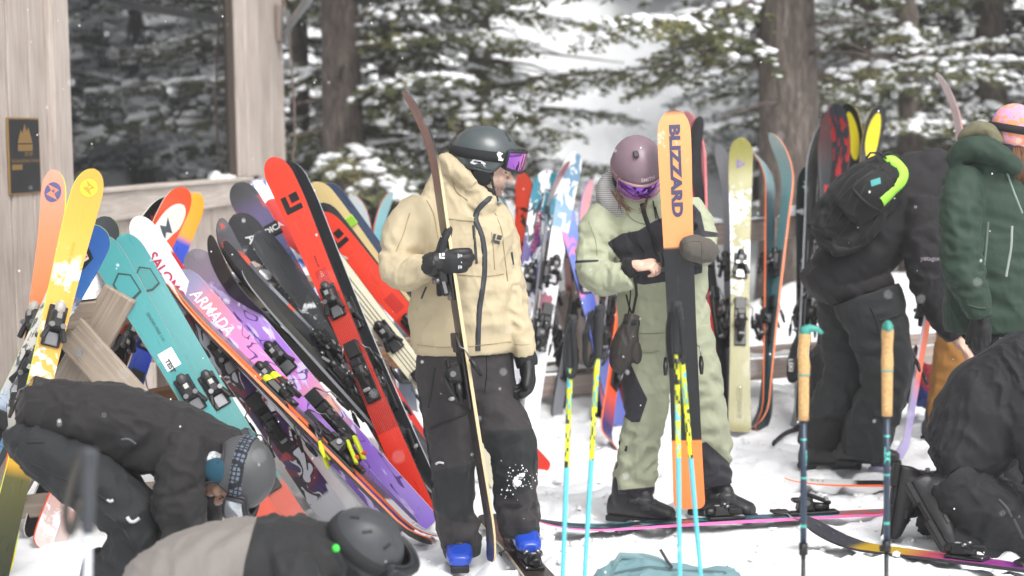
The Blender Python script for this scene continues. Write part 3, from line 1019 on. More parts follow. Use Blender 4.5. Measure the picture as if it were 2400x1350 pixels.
def make_ski(tail, tip, label, stops, a=0.0, w=(.135, .100, .125), base=None, side='#222224', layers=(), base_layers=(), snow=None, base_snow=None, bind='black', rise=.075, tailrise=.02, texts=(), normal=None, group=None, rough=.28, strap=None, point=.115, shapes=(), bindpos=.46, tint=None, blunt=.035):
    tail, tip = Vector(tail), Vector(tip)
    Y = (tip - tail)
    L = Y.length
    Y.normalize()
    if normal is None:
        v = (CPOS - (tail + tip) / 2)
        nrm = (v - Y * v.dot(Y)).normalized()
        nrm = Quaternion(Y, rad(a)) @ nrm
    else:
        nrm = (Vector(normal) - Y * Vector(normal).dot(Y)).normalized()
    X = Y.cross(nrm)
    seed = SKI_COUNT[0] * 1.37 + .5
    SKI_COUNT[0] += 1
    root = empty('ski', tail, label, 'ski', group)
    root.matrix_basis = Matrix(((X.x, Y.x, nrm.x, tail.x), (X.y, Y.y, nrm.y, tail.y), (X.z, Y.z, nrm.z, tail.z), (0, 0, 0, 1)))
    ys, prof, hw, th = ski_shape(L, w[0], w[1], w[2], rise, tailrise, point, blunt)
    n = len(ys)
    us = (-1, -.55, 0, .55, 1)
    H, T_, Z = hw(ys), th(ys), prof(ys)
    H[-1] = .003
    tv = [(u * (H[i] - .0012), ys[i], Z[i] + T_[i] + .0012 * (1 - u * u)) for i in range(n) for u in us]
    bv = [(u * H[i], ys[i], Z[i]) for i in range(n) for u in us]
    m_top = top_material('topsheet_print', L, stops, layers, rough, snow, seed)
    m_base = top_material('ski_base', L, base if base else [(0, '#101012'), (1, '#161618')], base_layers, .35, base_snow, seed + 9)
    sidec = side if isinstance(side, (list, tuple)) else [(0, side), (1, side)]
    m_side = top_material('ski_sidewall', L, sidec, (), .35)
    mesh_obj('topsheet', tv, grid_faces(n, 5), m_top, root, True, world=False)
    mesh_obj('base', bv, grid_faces(n, 5, True), m_base, root, True, world=False)
    sv = []
    loop_t = [(H[i] - .0012, ys[i], Z[i] + T_[i]) for i in range(n)] + [(-(H[i] - .0012), ys[i], Z[i] + T_[i]) for i in range(n - 1, -1, -1)]
    loop_b = [(H[i], ys[i], Z[i]) for i in range(n)] + [(-H[i], ys[i], Z[i]) for i in range(n - 1, -1, -1)]
    k = len(loop_t)
    mesh_obj('sidewall', loop_b + loop_t, [(i, (i + 1) % k, k + (i + 1) % k, k + i) for i in range(k)], m_side, root, False, world=False)
    if bind:
        yb = L * bindpos
        zt = float(prof(np.array([yb]))[0] + th(np.array([yb]))[0]) + .001
        for nm, me in zip(('toe_piece', 'heel_piece', 'brake'), BIND[bind]):
            share(nm, me, root, Matrix.Translation((0, yb, zt)) @ Matrix.Diagonal((1.12, 1.1, 1.12, 1)))
    lift = [0.0]
    def put_flat(nm, v2, faces, y0, colr, onbase, x0=0):
        out = []; lift[0] += .0006
        for px_, py_ in v2:
            yy = np.array([y0 + py_])
            z = float(prof(yy)[0])
            xx = x0 + px_
            out.append((-xx if onbase else xx, yy[0], z - .0014 - lift[0] if onbase else z + float(th(yy)[0]) + .0024 + lift[0]))
        return mesh_obj(nm, out, faces, plain(colr, .35), root, False, world=False)
    for shp in shapes:
        s_ = shp['s']
        for poly in shp['p']:
            v2 = [((y * s_, -x * s_) if shp.get('dir', -1) < 0 else (-y * s_, x * s_)) for x, y in poly]
            put_flat('emblem', v2, [tuple(range(len(v2)))], L * shp['y'], shp['c'], shp.get('base', False), shp.get('x', 0))
    for t in texts:
        v, f = text_mesh(t['t'], t['s'], t.get('bold', .0), 'CENTER', t.get('shear', 0), 0, t.get('space', 1.0))
        sx_ = t.get('sx', 1.0)
        up = t.get('dir', -1)
        v2 = [((y * 1.0, -x * sx_) if up < 0 else (-y, x * sx_)) for x, y, _ in v]
        put_flat('lettering', v2, f, L * t['y'], t['c'], t.get('base', False), t.get('x', 0))
    if strap:
        ysn, colr, wd_ = strap[:3]
        ysn *= L
        z0 = float(prof(np.array([ysn]))[0]); hh = float(hw(np.array([ysn]))[0])
        bm = bmesh.new()
        bm_box(bm, (0, ysn, z0 + .006), (2 * hh + .010, wd_, .024), None, .003)
        bm_obj('strap', bm, plain(colr, .7, var=.2), root, False, world=False)
        if len(strap) > 3:
            v, f = text_mesh(strap[3], wd_ * .6, .001)
            mesh_obj('strap_lettering', [(x, ysn + y, z0 + .0195) for x, y, _ in v], f, plain('#dddddd', .5), root, False, world=False)
    root['ski_length'] = round(L, 3)
    return root
BEAM = (R0 + Vector((.05, -.05, .06)), R1 + Vector((.05, -.05, .06)))
def rack_ski(label, tip, tail, off, stops, **kw):
    T, E = lean_on(tip, tail, BEAM[0], BEAM[1], off)
    return make_ski(T, E, label, stops, **kw)
def free_ski(label, tip, tail, stops, **kw):
    T = G(tail[0], tail[1], -.01) if len(tail) == 2 else P(*tail)
    return make_ski(T, cap_length(T, P(*tip), tip, 2.0), label, stops, **kw)
DIAMOND = [[(-.55, .1), (-.2, .62), (.08, .62), (-.2, .1), (.05, -.38), (-.22, -.38)], [(.02, .15), (.24, .55), (.52, .12), (.30, -.28)]]
DIAMOND_T = [[(-.5, -.5), (-.18, -.5), (-.18, .18), (.5, .18), (.5, .5), (-.5, .5)], [(0, -.5), (.5, -.5), (.5, 0), (0, 0)]]
SWOOSH = [[(-.5, -.35), (-.1, -.1), (.1, -.45), (.5, .35), (.1, .1), (-.1, .45)]]
FL = lambda *s: list(s)
# -------- near end of the left rack, leaning the other way
free_ski('mustard yellow ski with round lightning emblem and snow smears, lime edge', (212, 401, 7.98), (-28, 1400), FL((0, '#3c4136'), (.14, '#4a4d38'), (.27, '#5c5a38'), (.30, '#c79a35'), (.6, '#d9aa45'), (1, '#d6a743')), a=12, w=(.128, .098, .118), side='#d8e83a', snow=(.45, .82, .16), bind='silver', rise=.06, bindpos=.52,
         shapes=[dict(p=[[(math.cos(t) * .5, math.sin(t) * .5) for t in np.linspace(0, 6.28, 17)[:-1]]], s=.07, y=.955, c='#e2cf3c'), dict(p=SWOOSH, s=.055, y=.955, c='#c79a35')], texts=[dict(t='BLIZZARD', s=.020, y=.80, c='#cfb42e')])
free_ski('salmon orange ski with violet ring emblem and lime edge behind the yellow ski', (141, 408, 8.55), (2, 1350), FL((0, '#d8602c'), (.6, '#f0763c'), (.85, '#f58a63'), (1, '#f6a08a')), a=-35, w=(.125, .095, .115), side='#cfe23c', bind='silver', rise=.05, bindpos=.5,
         shapes=[dict(p=[[(math.cos(t) * .5, math.sin(t) * .5) for t in np.linspace(0, 6.28, 17)[:-1]]], s=.085, y=.945, c='#5b5f8a'), dict(p=SWOOSH, s=.07, y=.945, c='#f58a63')])
free_ski('royal blue ski with triangular eye emblem and white feather print', (236, 520, 8.12), (-150, 1290), FL((0, '#3a7fc0'), (.35, '#7fb0dc'), (.55, '#d9d4cc'), (.74, '#d8d2ca'), (.80, '#2a67ad'), (1, '#2b63b5')), a=4, w=(.160, .112, .14), side='#9fc04a', layers=[('noise', (70, 22, 1), .50, .56, '#5f6468', .56, .80), ('band', (40, 40, 1), .46, .49, '#2f6aa5', .1, .5), ('noise', 9, .42, .46, '#d9d4cc', .74, .86)], bind='grey', rise=.05,
         shapes=[dict(p=[[(-.6, 0), (-.2, .42), (.5, .25), (.75, 0), (.5, -.25), (-.2, -.42)]], s=.09, y=.90, c='#16181c'), dict(p=[[(-.36, 0), (-.1, .26), (.4, 0), (-.1, -.26)]], s=.088, y=.90, c='#d9d2c8'), dict(p=[[(-.2, .2), (.3, 0), (-.2, -.2)]], s=.07, y=.902, c='#cf3b32')])
free_ski('black tipped ski with lime nick standing behind the blue ski', (262, 509, 9.0), (-40, 1240), FL((0, '#33363a'), (1, '#3b3e42')), a=-10, w=(.150, .11, .13), side='#7fbf3f', bind='grey', rise=.04)
BK = dict(bind='grey', rise=.10)
free_ski('narrow black ski with red flame mark curving up past the sill', (355, 468, 9.75), (60, 1262), FL((0, '#15151a'), (1, '#17171c')), a=48, w=(.12, .09, .11), side='#c7c2ba', shapes=[dict(p=SWOOSH, s=.06, y=.94, c='#8f3d25')], **BK)
free_ski('rust orange ski with brown centre standing behind the white flame ski', (412, 461, 9.95), (120, 1275), FL((0, '#c9c3c0'), (.2, '#c94a24'), (.6, '#a83a1a'), (.85, '#c24319'), (1, '#d2481f')), a=18, w=(.145, .10, .12), side='#e7ded2', layers=[('stripe', -.035, .02, '#6a3316', .66, .93)], snow=(.05, .25, .2), **BK)
free_ski('cream white ski with dark flame emblem on its raised tip', (392, 492, 9.85), (88, 1290), FL((0, '#d9cfcc'), (.3, '#b9482c'), (.72, '#ad3f22'), (.80, '#e9e4da'), (1, '#ece8de')), a=40, w=(.13, .10, .12), side='#e04a2a', snow=(.0, .35, .2), shapes=[dict(p=SWOOSH, s=.095, y=.93, c='#4b5660')], **BK)
free_ski('ski with amber tip and cobalt blue body behind the rust ski', (446, 474, 10.1), (205, 1232), FL((0, '#2f5f8a'), (.5, '#1d3fb0'), (.86, '#2446c2'), (.885, '#f29a25'), (1, '#f3a733')), a=15, w=(.13, .10, .12), side='#d9d4cc', **BK)
# -------- right side of the left rack
CORAL = '#e3694a'
TEAL = FL((0, '#b9432f'), (.16, '#c2523c'), (.19, '#4d8481'), (.45, '#459294'), (1, '#3a8d90'))
rack_ski('wide teal ski with shield emblem and white TEST sticker', (226, 556), (655, 1275), .16, TEAL, a=2, w=(.138, .110, .128), side='#f08f6a', bind='grey', bindpos=.37, rise=.05,
         texts=[dict(t='TEST', s=.028, y=.585, c='#1a1a1c', bold=.001, x=-.012), dict(t='SENDER FREE 110', s=.018, y=.70, c='#1f4a4c', x=.02)], shapes=[dict(p=[[(-.5, -.4), (.5, -.4), (.5, .4), (-.5, .4)]], s=.085, y=.602, c='#e6e6ea'), dict(p=[[(-.6, .0), (-.3, .4), (.5, .42), (.62, 0), (.5, -.42), (-.3, -.4)]], s=.11, y=.84, c='#1d3f40'), dict(p=[[(-.5, .0), (-.26, .34), (.42, .36), (.52, 0), (.42, -.36), (-.26, -.34)]], s=.11, y=.8405, c='#3a8d90')])
rack_ski('second teal ski with shield emblem tucked behind its twin', (282, 556), (712, 1262), .10, TEAL, a=8, w=(.132, .106, .124), side='#f08f6a', bind='grey', bindpos=.37, rise=.05,
         shapes=[dict(p=[[(-.6, .0), (-.3, .4), (.5, .42), (.62, 0), (.5, -.42), (-.3, -.4)]], s=.10, y=.86, c='#17393a'), dict(p=[[(-.5, .0), (-.26, .34), (.42, .36), (.52, 0), (.42, -.36), (-.26, -.34)]], s=.10, y=.8605, c='#388789')])
SALO = [('band', (13, 7.5, 1), .42, .50, '#191a22', .08, .78), ('noise', (13, 7.5, 1), .495, .50, '#7a1638', .10, .74), ('band', (13, 7.5, 1), .56, .70, '#42265e', .08, .72), ('noise', (20, 12, 1), .63, .65, '#b8283c', .2, .6)]
rack_ski('white ski with maroon and black flame print and red blue lettering', (320, 545), (790, 1220), .07, FL((0, '#dcdde4'), (.85, '#d5d9e6'), (1, '#dfe2ea')), a=6, w=(.145, .112, .132), side='#c8c8ce', layers=SALO, rise=.04,
         texts=[dict(t='SALOMON', s=.062, y=.835, c='#b02045', bold=.0015, x=-.005)])
rack_ski('ski with plain white tip and red body behind the flame print ski', (308, 512), (818, 1196), -.03, FL((0, '#c8c8cc'), (.8, '#b3202c'), (.86, '#b01f2a'), (.875, '#eceef2'), (1, '#f0f1f4')), a=14, w=(.130, .10, .12), side='#e6e6ea', rise=.04)
PURP = FL((0, '#8d6fd0'), (.12, '#a487dc'), (.30, '#7f4fc0'), (.42, '#e0a98e'), (.52, '#cf7fc0'), (.62, '#9d6cd2'), (.80, '#a683c4'), (.92, '#8a7a8c'), (1, '#6f6a72'))
PL = [('noise', (16, 6, 1), .56, .60, '#c9b8e8', .05, .9), ('band', (14, 5, 1), .40, .43, '#55337f', .05, .85), ('noise', (22, 9, 1), .64, .66, '#ece6f2', .5, .97)]
rack_ski('wide lilac and pink ski with pale window shapes lying under its lettered twin', (446, 594), (1004, 1240), .02, PURP, a=-6, w=(.152, .120, .142), side='#c9c5d6', layers=PL, bindpos=.50, rise=.03)
rack_ski('lilac and pink ski with sprayed white lettering near its rounded tip', (414, 640), (962, 1252), .12, FL((0, '#3b2a55'), (.2, '#6f4fa8'), (.45, '#a86fd0'), (.62, '#d583c8'), (.78, '#e07fae'), (.86, '#d97a8a'), (.93, '#8c84a6'), (1, '#6a6f86')), a=0, w=(.138, .108, .128), side='#b9b5c6', layers=[PL[0], PL[1]], rise=.03, bindpos=.47,
         texts=[dict(t='ARMADA', s=.072, y=.845, c='#f0e8ee', shear=.25, sx=.85, bold=.001)])
ORG = dict(side='#f2702a', rise=.03, bind='bright', w=(.112, .095, .115), tailrise=.05)
rack_ski('graphite ski with bright orange edge and white numbered tail', (440, 716), (1012, 1278), .02, FL((0, '#e6e6ea'), (.16, '#e6e6ea'), (.17, '#3a3a3f'), (1, '#4a4a50')), a=78, layers=[], texts=[dict(t='100', s=.05, y=.06, c='#26262a')], **ORG)
rack_ski('graphite ski with orange edge pressed base to base against its twin', (428, 726), (992, 1290), .05, FL((0, '#25406a'), (.12, '#35507a'), (.2, '#3b3b40'), (1, '#4a4a50')), a=98, **ORG)
GRY = dict(side='#232427', rise=.13, layers=[('noise', (18, 5, 1), .50, .62, '#7c8088', 0, 1), ('noise', (9, 7, 1), .60, .64, '#c2503a', .55, 1)], w=(.125, .098, .115))
rack_ski('grey swirl ski with reddish tip curving up beside the wall boards', (480, 543), (1092, 1168), .10, FL((0, '#35363a'), (1, '#50535a')), a=42, **GRY)
rack_ski('dark grey ski with thin curled tip lying below the grey swirl ski', (452, 597), (1075, 1180), .16, FL((0, '#222327'), (1, '#35373c')), a=118, **GRY)
rack_ski('matt black ski with spaced white letters under crusted snow', (552, 508), (1045, 1192), .03, FL((0, '#222326'), (1, '#2b2c30')), a=-4, w=(.158, .118, .140), side='#3a3a3e', snow=(.58, .93, .12), rise=.04, bindpos=.44,
         texts=[dict(t='ARMADA', s=.062, y=.825, c='#dcdcdc', space=1.75, bold=.001)])
NORD = [('noise', (9, 6, 1), .47, .56, '#bf4238', 0, .95), ('noise', (16, 10, 1), .58, .66, '#1d2c66', 0, .93), ('noise', (20, 12, 1), .62, .68, '#2f86cf', 0, .6)]
rack_ski('blue and red mottled ski with black strap and fading black tip', (556, 438), (1010, 1188), -.02, FL((0, '#2f58a8'), (.5, '#2b62b8'), (.90, '#4a3a6a'), (.96, '#26262b'), (1, '#1c1c20')), a=4, w=(.150, .112, .135), side='#b8c4d8', layers=NORD, strap=(.845, '#151517', .07, 'NORDICA'), rise=.05, bind='black',
         texts=[dict(t='NORDICA', s=.075, y=.14, c='#d9d4d8', bold=.001, shear=.2)])
rack_ski('bright blue and white marbled ski tip behind the mottled ski', (596, 430), (1036, 1172), -.08, FL((0, '#2f58a8'), (.9, '#2c6cc4'), (1, '#4a4f9a')), a=20, w=(.130, .10, .12), side='#d8dce6', layers=[('noise', (22, 8, 1), .50, .56, '#dfe8f2', .4, 1)], rise=.04)
rack_ski('plain coral red ski half hidden behind the tall red ski', (632, 470), (1052, 1150), -.05, FL((0, '#d63a34'), (1, '#e4504c')), a=-6, w=(.130, .102, .12), side='#b02a28', rise=.03)
REDL = [('dots', .0085, '#4a0f0c', .24, .62, -.05, .05), ('stripe', -.03, .03, '#b8261c', .63, .69)]
rack_ski('tall red ski with black diamond emblem, the highest on the rack', (644, 376), (1000, 1222), .10, FL((0, '#d8301f'), (1, '#e2391f')), a=-14, w=(.138, .102, .125), side='#3d1512', layers=REDL, rise=.06, bindpos=.50,
         shapes=[dict(p=DIAMOND_T, s=.085, y=.875, c='#121213', dir=1)], texts=[dict(t='IMPULSE', s=.016, y=.71, c='#5a1712'), dict(t='112', s=.02, y=.675, c='#f0c0b0')])
rack_ski('black ski hiding directly behind the tall red ski', (676, 387), (1024, 1205), .04, FL((0, '#1b1c1f'), (1, '#222428')), a=-14, w=(.145, .108, .13), side='#b9bcc2', rise=.06)
rack_ski('cream yellow ski with lime green strap above the second red ski', (724, 427), (1212, 1075), -.10, FL((0, '#d9c79a'), (1, '#e0c88c')), a=-5, w=(.150, .115, .135), side='#c8b27c', layers=[('stripe', -.02, -.014, '#3b352a', .3, .78), ('stripe', .006, .012, '#3b352a', .3, .78)], strap=(.845, '#9ccf3a', .055), rise=.05)
rack_ski('navy blue ski peeking out behind the cream yellow ski', (752, 431), (1236, 1066), -.15, FL((0, '#2a3550'), (1, '#34405c')), a=4, w=(.140, .11, .13), side='#9aa2b2', rise=.05)
rack_ski('black tipped ski with white chip behind the second red ski', (738, 480), (1240, 1092), -.02, FL((0, '#1e1f22'), (1, '#242528')), a=6, w=(.142, .108, .13), side='#c2c4c8', rise=.05, shapes=[dict(p=[[(-.5, -.3), (.5, -.3), (.5, .3), (-.5, .3)]], s=.05, y=.90, c='#d9dade')])
rack_ski('second red ski with black diamond emblem under the cream skis', (742, 502), (1272, 1110), .06, FL((0, '#cf3222'), (1, '#dc3a22')), a=-2, w=(.145, .108, .135), side='#2a1513', layers=REDL, rise=.05, shapes=[dict(p=DIAMOND_T, s=.08, y=.905, c='#121213', dir=1)])
rack_ski('ivory ski with fine black lines and lime sticker before the second red ski', (700, 520), (1190, 1140), .16, FL((0, '#e2dcc2'), (1, '#e9e3cb')), a=-8, w=(.140, .112, .132), side='#33322e', layers=[('stripe', -.030, -.0255, '#2b2a28', .2, .86), ('stripe', -.012, -.0075, '#2b2a28', .2, .86), ('stripe', .006, .0105, '#2b2a28', .2, .86), ('stripe', .024, .0285, '#2b2a28', .2, .86)], bindpos=.46, rise=.04, shapes=[dict(p=[[(-.5, -.5), (.5, -.5), (.5, .5), (-.5, .5)]], s=.06, y=.60, c='#dfe88a')])
BLK = FL((0, '#17181a'), (1, '#202226'))
rack_ski('glossy black ski on edge crossing below the lettered black ski', (512, 575), (1085, 1158), .19, BLK, a=66, w=(.12, .10, .115), side='#2b2c30', rise=.03, bind='black')
rack_ski('charcoal ski with grey scuffs wedged beside the tall red ski', (600, 545), (1062, 1160), .14, FL((0, '#2c2d31'), (1, '#34363b')), a=10, w=(.125, .10, .118), side='#77797e', rise=.02, bindpos=.40, snow=(.2, .6, .08))
rack_ski('black ski with silver edge lying lowest over the lilac skis', (560, 640), (1060, 1200), .24, BLK, a=74, w=(.12, .10, .115), side='#8b8d92', rise=.02, bind='black', bindpos=.42)
rack_ski('pale grey ski edge squeezed between flame print and lilac skis', (372, 640), (905, 1236), .06, FL((0, '#b9bcc4'), (1, '#c8cbd2')), a=70, w=(.12, .10, .115), side='#d2d4da', rise=.02)
# -------- skis leaning on the far rail rack
def far_ski(label, tip, tail, stops, Y=12.42, **kw):
    kw.setdefault('rise', .10); kw.setdefault('w', (.128, .098, .118))
    return free_ski(label, (tip[0], tip[1], Y), tail, stops, **kw)
far_ski('pale ice blue ski with white rounded tip beyond the red skis', (840, 460), (925, 985), FL((0, '#3f8f9c'), (.75, '#8fc4cc'), (.9, '#c9d6da'), (1, '#dde4e6')), a=-25, side='#c9706a')
far_ski('turquoise ski with pointed edge turned towards its ice blue twin', (884, 452), (878, 988), FL((0, '#3f8f9c'), (.8, '#5fb4c0'), (1, '#9cc8cc')), a=62, side='#c9706a')
far_ski('dark navy ski just showing behind the tan sleeve', (922, 528), (960, 990), FL((0, '#1f2a40'), (1, '#28364f')), a=10)
far_ski('pale teal ski rising behind the tan hood', (1176, 470), (1096, 985), FL((0, '#4f9aa4'), (.8, '#8fc0c4'), (1, '#bcd6d8')), a=-20)
far_ski('teal ski edge beside the pale teal ski', (1204, 462), (1126, 985), FL((0, '#3f8c98'), (1, '#7ab8be')), a=-68)
far_ski('orange red ski standing behind the white and teal print ski', (1243, 412), (1160, 985), FL((0, '#d83a26'), (1, '#e2492f')), a=-30, layers=[('noise', 14, .55, .58, '#2a1412', .5, .9)])
far_ski('white ski with teal and violet swirls and red blue lettering', (1284, 404), (1172, 1000), FL((0, '#dfe2ea'), (1, '#e6e9ef')), Y=12.36, a=10, w=(.165, .12, .14), layers=[('band', (14, 6, 1), .44, .52, '#14323f', .5, 1), ('noise', (14, 6, 1), .52, .53, '#1f7f96', .78, 1), ('noise', (14, 6, 1), .53, .54, '#3a2a78', .5, .78), ('band', (14, 6, 1), .40, .46, '#7a1f58', .3, .55)], texts=[dict(t='SALOMON', s=.055, y=.76, c='#a8355f', bold=.001, dir=1)], rise=.05)
far_ski('slim graphite ski edge with reddish tip and black strap', (1297, 376), (1216, 1010), FL((0, '#2b2c30'), (.85, '#5a5c62'), (1, '#c0473a')), Y=12.28, a=82, side='#4d4f55', strap=(.80, '#17171a', .05, 'S'))
far_ski('white ski with blue grey wave print on a rounded tip', (1340, 366), (1236, 1000), FL((0, '#dadde4'), (1, '#e6e9ee')), a=12, w=(.125, .10, .118), layers=[('noise', (18, 9, 1), .50, .54, '#6f97b4', .72, 1), ('noise', (18, 9, 1), .55, .57, '#8a2f4f', .3, .6)])
far_ski('blue and pink shaded ski crossing in front of the wave print ski', (1302, 416), (1452, 1000), FL((0, '#3a4a9a'), (.7, '#4a60b8'), (.85, '#6f8fd0'), (1, '#bcd0ea')), a=28, layers=[('noise', (14, 6, 1), .52, .58, '#c26aa8', .5, 1)])
far_ski('thin rose pink ski edge behind the crossing blue ski', (1353, 428), (1420, 985), FL((0, '#d97a8a'), (1, '#e09aa4')), a=66, side='#5a6fb8')
far_ski('short dark red ski tip poking over the rail', (1328, 508), (1345, 900), FL((0, '#7a221c'), (1, '#8f2e24')), a=40, w=(.09, .075, .085))
far_ski('dark ski leaning across the gap behind the hanging mitten', (1318, 560), (1436, 955), FL((0, '#2a2a2e'), (1, '#34353a')), a=60, w=(.10, .08, .095))
far_ski('vivid orange edged ski with navy tail planted before the low plank', (1478, 560), (1413, 1052), FL((0, '#2b2f66'), (.1, '#33386e'), (.25, '#e4572f'), (1, '#ef6a3a')), Y=12.2, a=55, side='#f0703e', tailrise=.07)
far_ski('rose pink ski with grey shading beside the tall orange ski', (1640, 266), (1668, 1000), FL((0, '#d9707c'), (.8, '#e08a90'), (1, '#e39aa0')), a=-62, side='#e06a70', layers=[('noise', (12, 5, 1), .55, .6, '#9a9ca4', .3, .8)])
far_ski('black ski with red edge stripe next to the rose pink ski', (1612, 284), (1712, 1000), FL((0, '#1b1b1e'), (1, '#222226')), Y=12.3, a=52, side='#c2262c')
far_ski('olive green ski with violet triangle emblem and crusted snow', (1735, 334), (1733, 1016), FL((0, '#77721f'), (1, '#7f7a26')), Y=12.3, a=8, w=(.150, .115, .135), side='#6a4a9a', snow=(.42, .86, .20), shapes=[dict(p=[[(-.5, -.4), (.5, -.4), (0, .5)], ], s=.06, y=.915, c='#5b3f94', dir=-1), dict(p=[[(-.22, -.2), (.22, -.2), (0, .2)]], s=.06, y=.9151, c='#7f7a26')], rise=.06, texts=[dict(t='RANGER', s=.05, y=.10, c='#6f6a3a', dir=1)])
far_ski('pale grey ski tip showing at the side of the olive ski', (1710, 348), (1716, 1004), FL((0, '#1f2024'), (.6, '#8f9096'), (1, '#b8bac0')), a=-50)
far_ski('ski with orange edge and slate tip crossing its twin', (1808, 334), (1800, 1006), FL((0, '#2a4a50'), (.85, '#3f6f78'), (1, '#8fa8ae')), a=-118, side='#f07a4a', base=[(0, '#16282c'), (.8, '#1d3f46'), (.88, '#7fa2a8'), (1, '#a8bcc0')], tailrise=.06, rise=.16)
far_ski('ski with orange edge and pale green tip leaning over its twin', (1860, 331), (1786, 1004), FL((0, '#2a4a50'), (.8, '#6fa0a4'), (1, '#c2d6d2')), Y=12.34, a=-60, side='#f4895c', base=[(0, '#16282c'), (.85, '#3f7f86'), (.9, '#b8d0ce'), (1, '#c6dad6')], tailrise=.06, rise=.17)
far_ski('short black ski with white curl emblem beside the snow heap', (1886, 402), (1880, 985), FL((0, '#141a1c'), (1, '#1f2f30')), a=10, w=(.115, .09, .1), shapes=[dict(p=SWOOSH, s=.06, y=.93, c='#c8cfd0')])
far_ski('slim black ski edge curving above the snow heap', (1906, 291), (1872, 1000), FL((0, '#1a1b1e'), (1, '#26272b')), Y=12.3, a=58, side='#8a8d92')
far_ski('silver grey ski edge crossing behind the slim black ski', (1942, 322), (1868, 1002), FL((0, '#55585e'), (1, '#8d9196')), a=-66, side='#a4a7ac')
far_ski('black ski with dark red tip in the pair beside the yellow ones', (1934, 262), (1944, 1000), FL((0, '#16171a'), (.8, '#22272b'), (1, '#5a1f1e')), a=30, layers=[('stripe', -.02, .02, '#b01f22', .62, .76)], rise=.12)
far_ski('black ski with scrawled red print crossing behind the dark red tip', (1982, 257), (1916, 1002), FL((0, '#16171a'), (.8, '#1d2127'), (1, '#2b3440')), a=-32, layers=[('noise', (34, 10, 1), .52, .56, '#a8242c', .78, .97)], rise=.12)
YB = dict(base=[(0, '#141619'), (1, '#191b1f')], side='#d8bf5a', rise=.12)
far_ski('black ski with yellow teardrop tip facing the lodge side', (2002, 257), (2030, 992), FL((0, '#141619'), (1, '#191b1f')), a=-22, layers=[('ellipse', 0, -.19, .036, .145, '#e0cf1c')], side='#d8bf5a', rise=.12)
far_ski('black ski with yellow teardrop tip crossing behind its twin', (2044, 260), (1996, 992), FL((0, '#141619'), (1, '#191b1f')), Y=12.5, a=24, layers=[('ellipse', 0, -.18, .042, .14, '#e6d41e')], side='#d8bf5a', rise=.12)
free_ski('tall slender pink and white ski rising behind the olive hood', (2241, 166, 10.9), (2300, 1085), FL((0, '#d9c6c8'), (1, '#e2c8cc')), a=-72, side=[(0, '#e8b8b0'), (.8, '#e4a8a0'), (1, '#8a8c94')], w=(.115, .09, .1), rise=.10)
free_ski('orange and lilac ski planted tail down between the bent man and ochre trousers', (2226, 470, 10.75), (2112, 1108), FL((0, '#8f86c4'), (.2, '#b8a8d8'), (.45, '#e05a34'), (1, '#e9663c')), a=-108, base=[(0, '#b8aed8'), (.25, '#9a8cc8'), (.35, '#ef6a44'), (1, '#f0744e')], side='#d8d2e2', tailrise=.16, w=(.12, .09, .11))
far_ski('brown black ski edge tucked behind the white swirl ski', (1262, 520), (1330, 975), FL((0, '#2a2422'), (1, '#3a322e')), Y=12.7, a=60, w=(.11, .09, .1))
far_ski('grey ski slanting behind the dark leaning ski', (1372, 545), (1300, 985), FL((0, '#7f838a'), (1, '#a2a6ac')), Y=12.7, a=48, w=(.11, .09, .1))
far_ski('maroon ski close behind the hanging mitten', (1404, 585), (1466, 985), FL((0, '#5a1c24'), (1, '#7a2a34')), Y=12.7, a=-40, w=(.11, .09, .1))
far_ski('black ski with pale edge behind the low end of the rail', (1448, 560), (1392, 990), BLK, Y=12.75, a=56, side='#b8babf', w=(.11, .09, .1))
# -------- skis lying on the snow
UP = Vector((0, 0, 1))
def ground_ski(label, tip, tail, stops, z=.022, **kw):
    T, E = G(tail[0], tail[1], z), G(tip[0], tip[1], z)
    return make_ski(T, E, label, stops, normal=UP, **kw)
ground_ski('pink edged ski with dark teal print lying flat beside the woman in green', (1258, 1247), (2200, 1196), FL((0, '#c8506a'), (.2, '#c2564a'), (.35, '#3a5a78'), (.6, '#1f2630'), (1, '#26303c')), side='#ef6fae', layers=[('noise', (20, 7, 1), .52, .56, '#2f8f9a', 0, .95), ('noise', (20, 7, 1), .60, .63, '#d8553a', 0, .8)], w=(.135, .105, .125), rise=.05, bind='black', bindpos=.44)
ground_ski('white tipped ski with black body and orange edge under the bent man', (1838, 1134), (2640, 1142), FL((0, '#1c1d20'), (.78, '#222326'), (.80, '#ecebe8'), (1, '#f0efec')), side='#ee6a3a', w=(.14, .105, .125), rise=.03, snow=(.3, .8, .1), texts=[dict(t='112', s=.05, y=.90, c='#26262a', dir=1)])
ground_ski('black yellow and violet ski under the kneeling person', (1884, 1268), (2840, 1392), FL((0, '#2a1f3a'), (.3, '#6a2f8a'), (.55, '#a03f8a'), (.66, '#b84a5a'), (.74, '#c9a52e'), (.83, '#b8962c'), (.86, '#3a3b42'), (1, '#303138')), side='#26222c', w=(.14, .108, .125), rise=.10, layers=[('noise', (30, 10, 1), .55, .58, '#4f2a78', .2, .62)], snow=(.85, 1.0, .06))
MSKI = (Vector((.175, 7.02, .02)), Vector((-.115, 8.76, .02)))
make_ski(MSKI[1], MSKI[0], 'brown black ski under the blue boot of the man in tan', FL((0, '#2b2724'), (1, '#3a322e')), normal=UP, side='#c9b490', w=(.135, .105, .12), rise=.05, bind='black', bindpos=.50)
for o in scene.objects:
    if o.name.startswith('ski') and 'ski_length' in o.keys():
        if not 1.5 < o['ski_length'] < 2.0: print('SKILEN', o['ski_length'], o['label'])
        del o['ski_length']
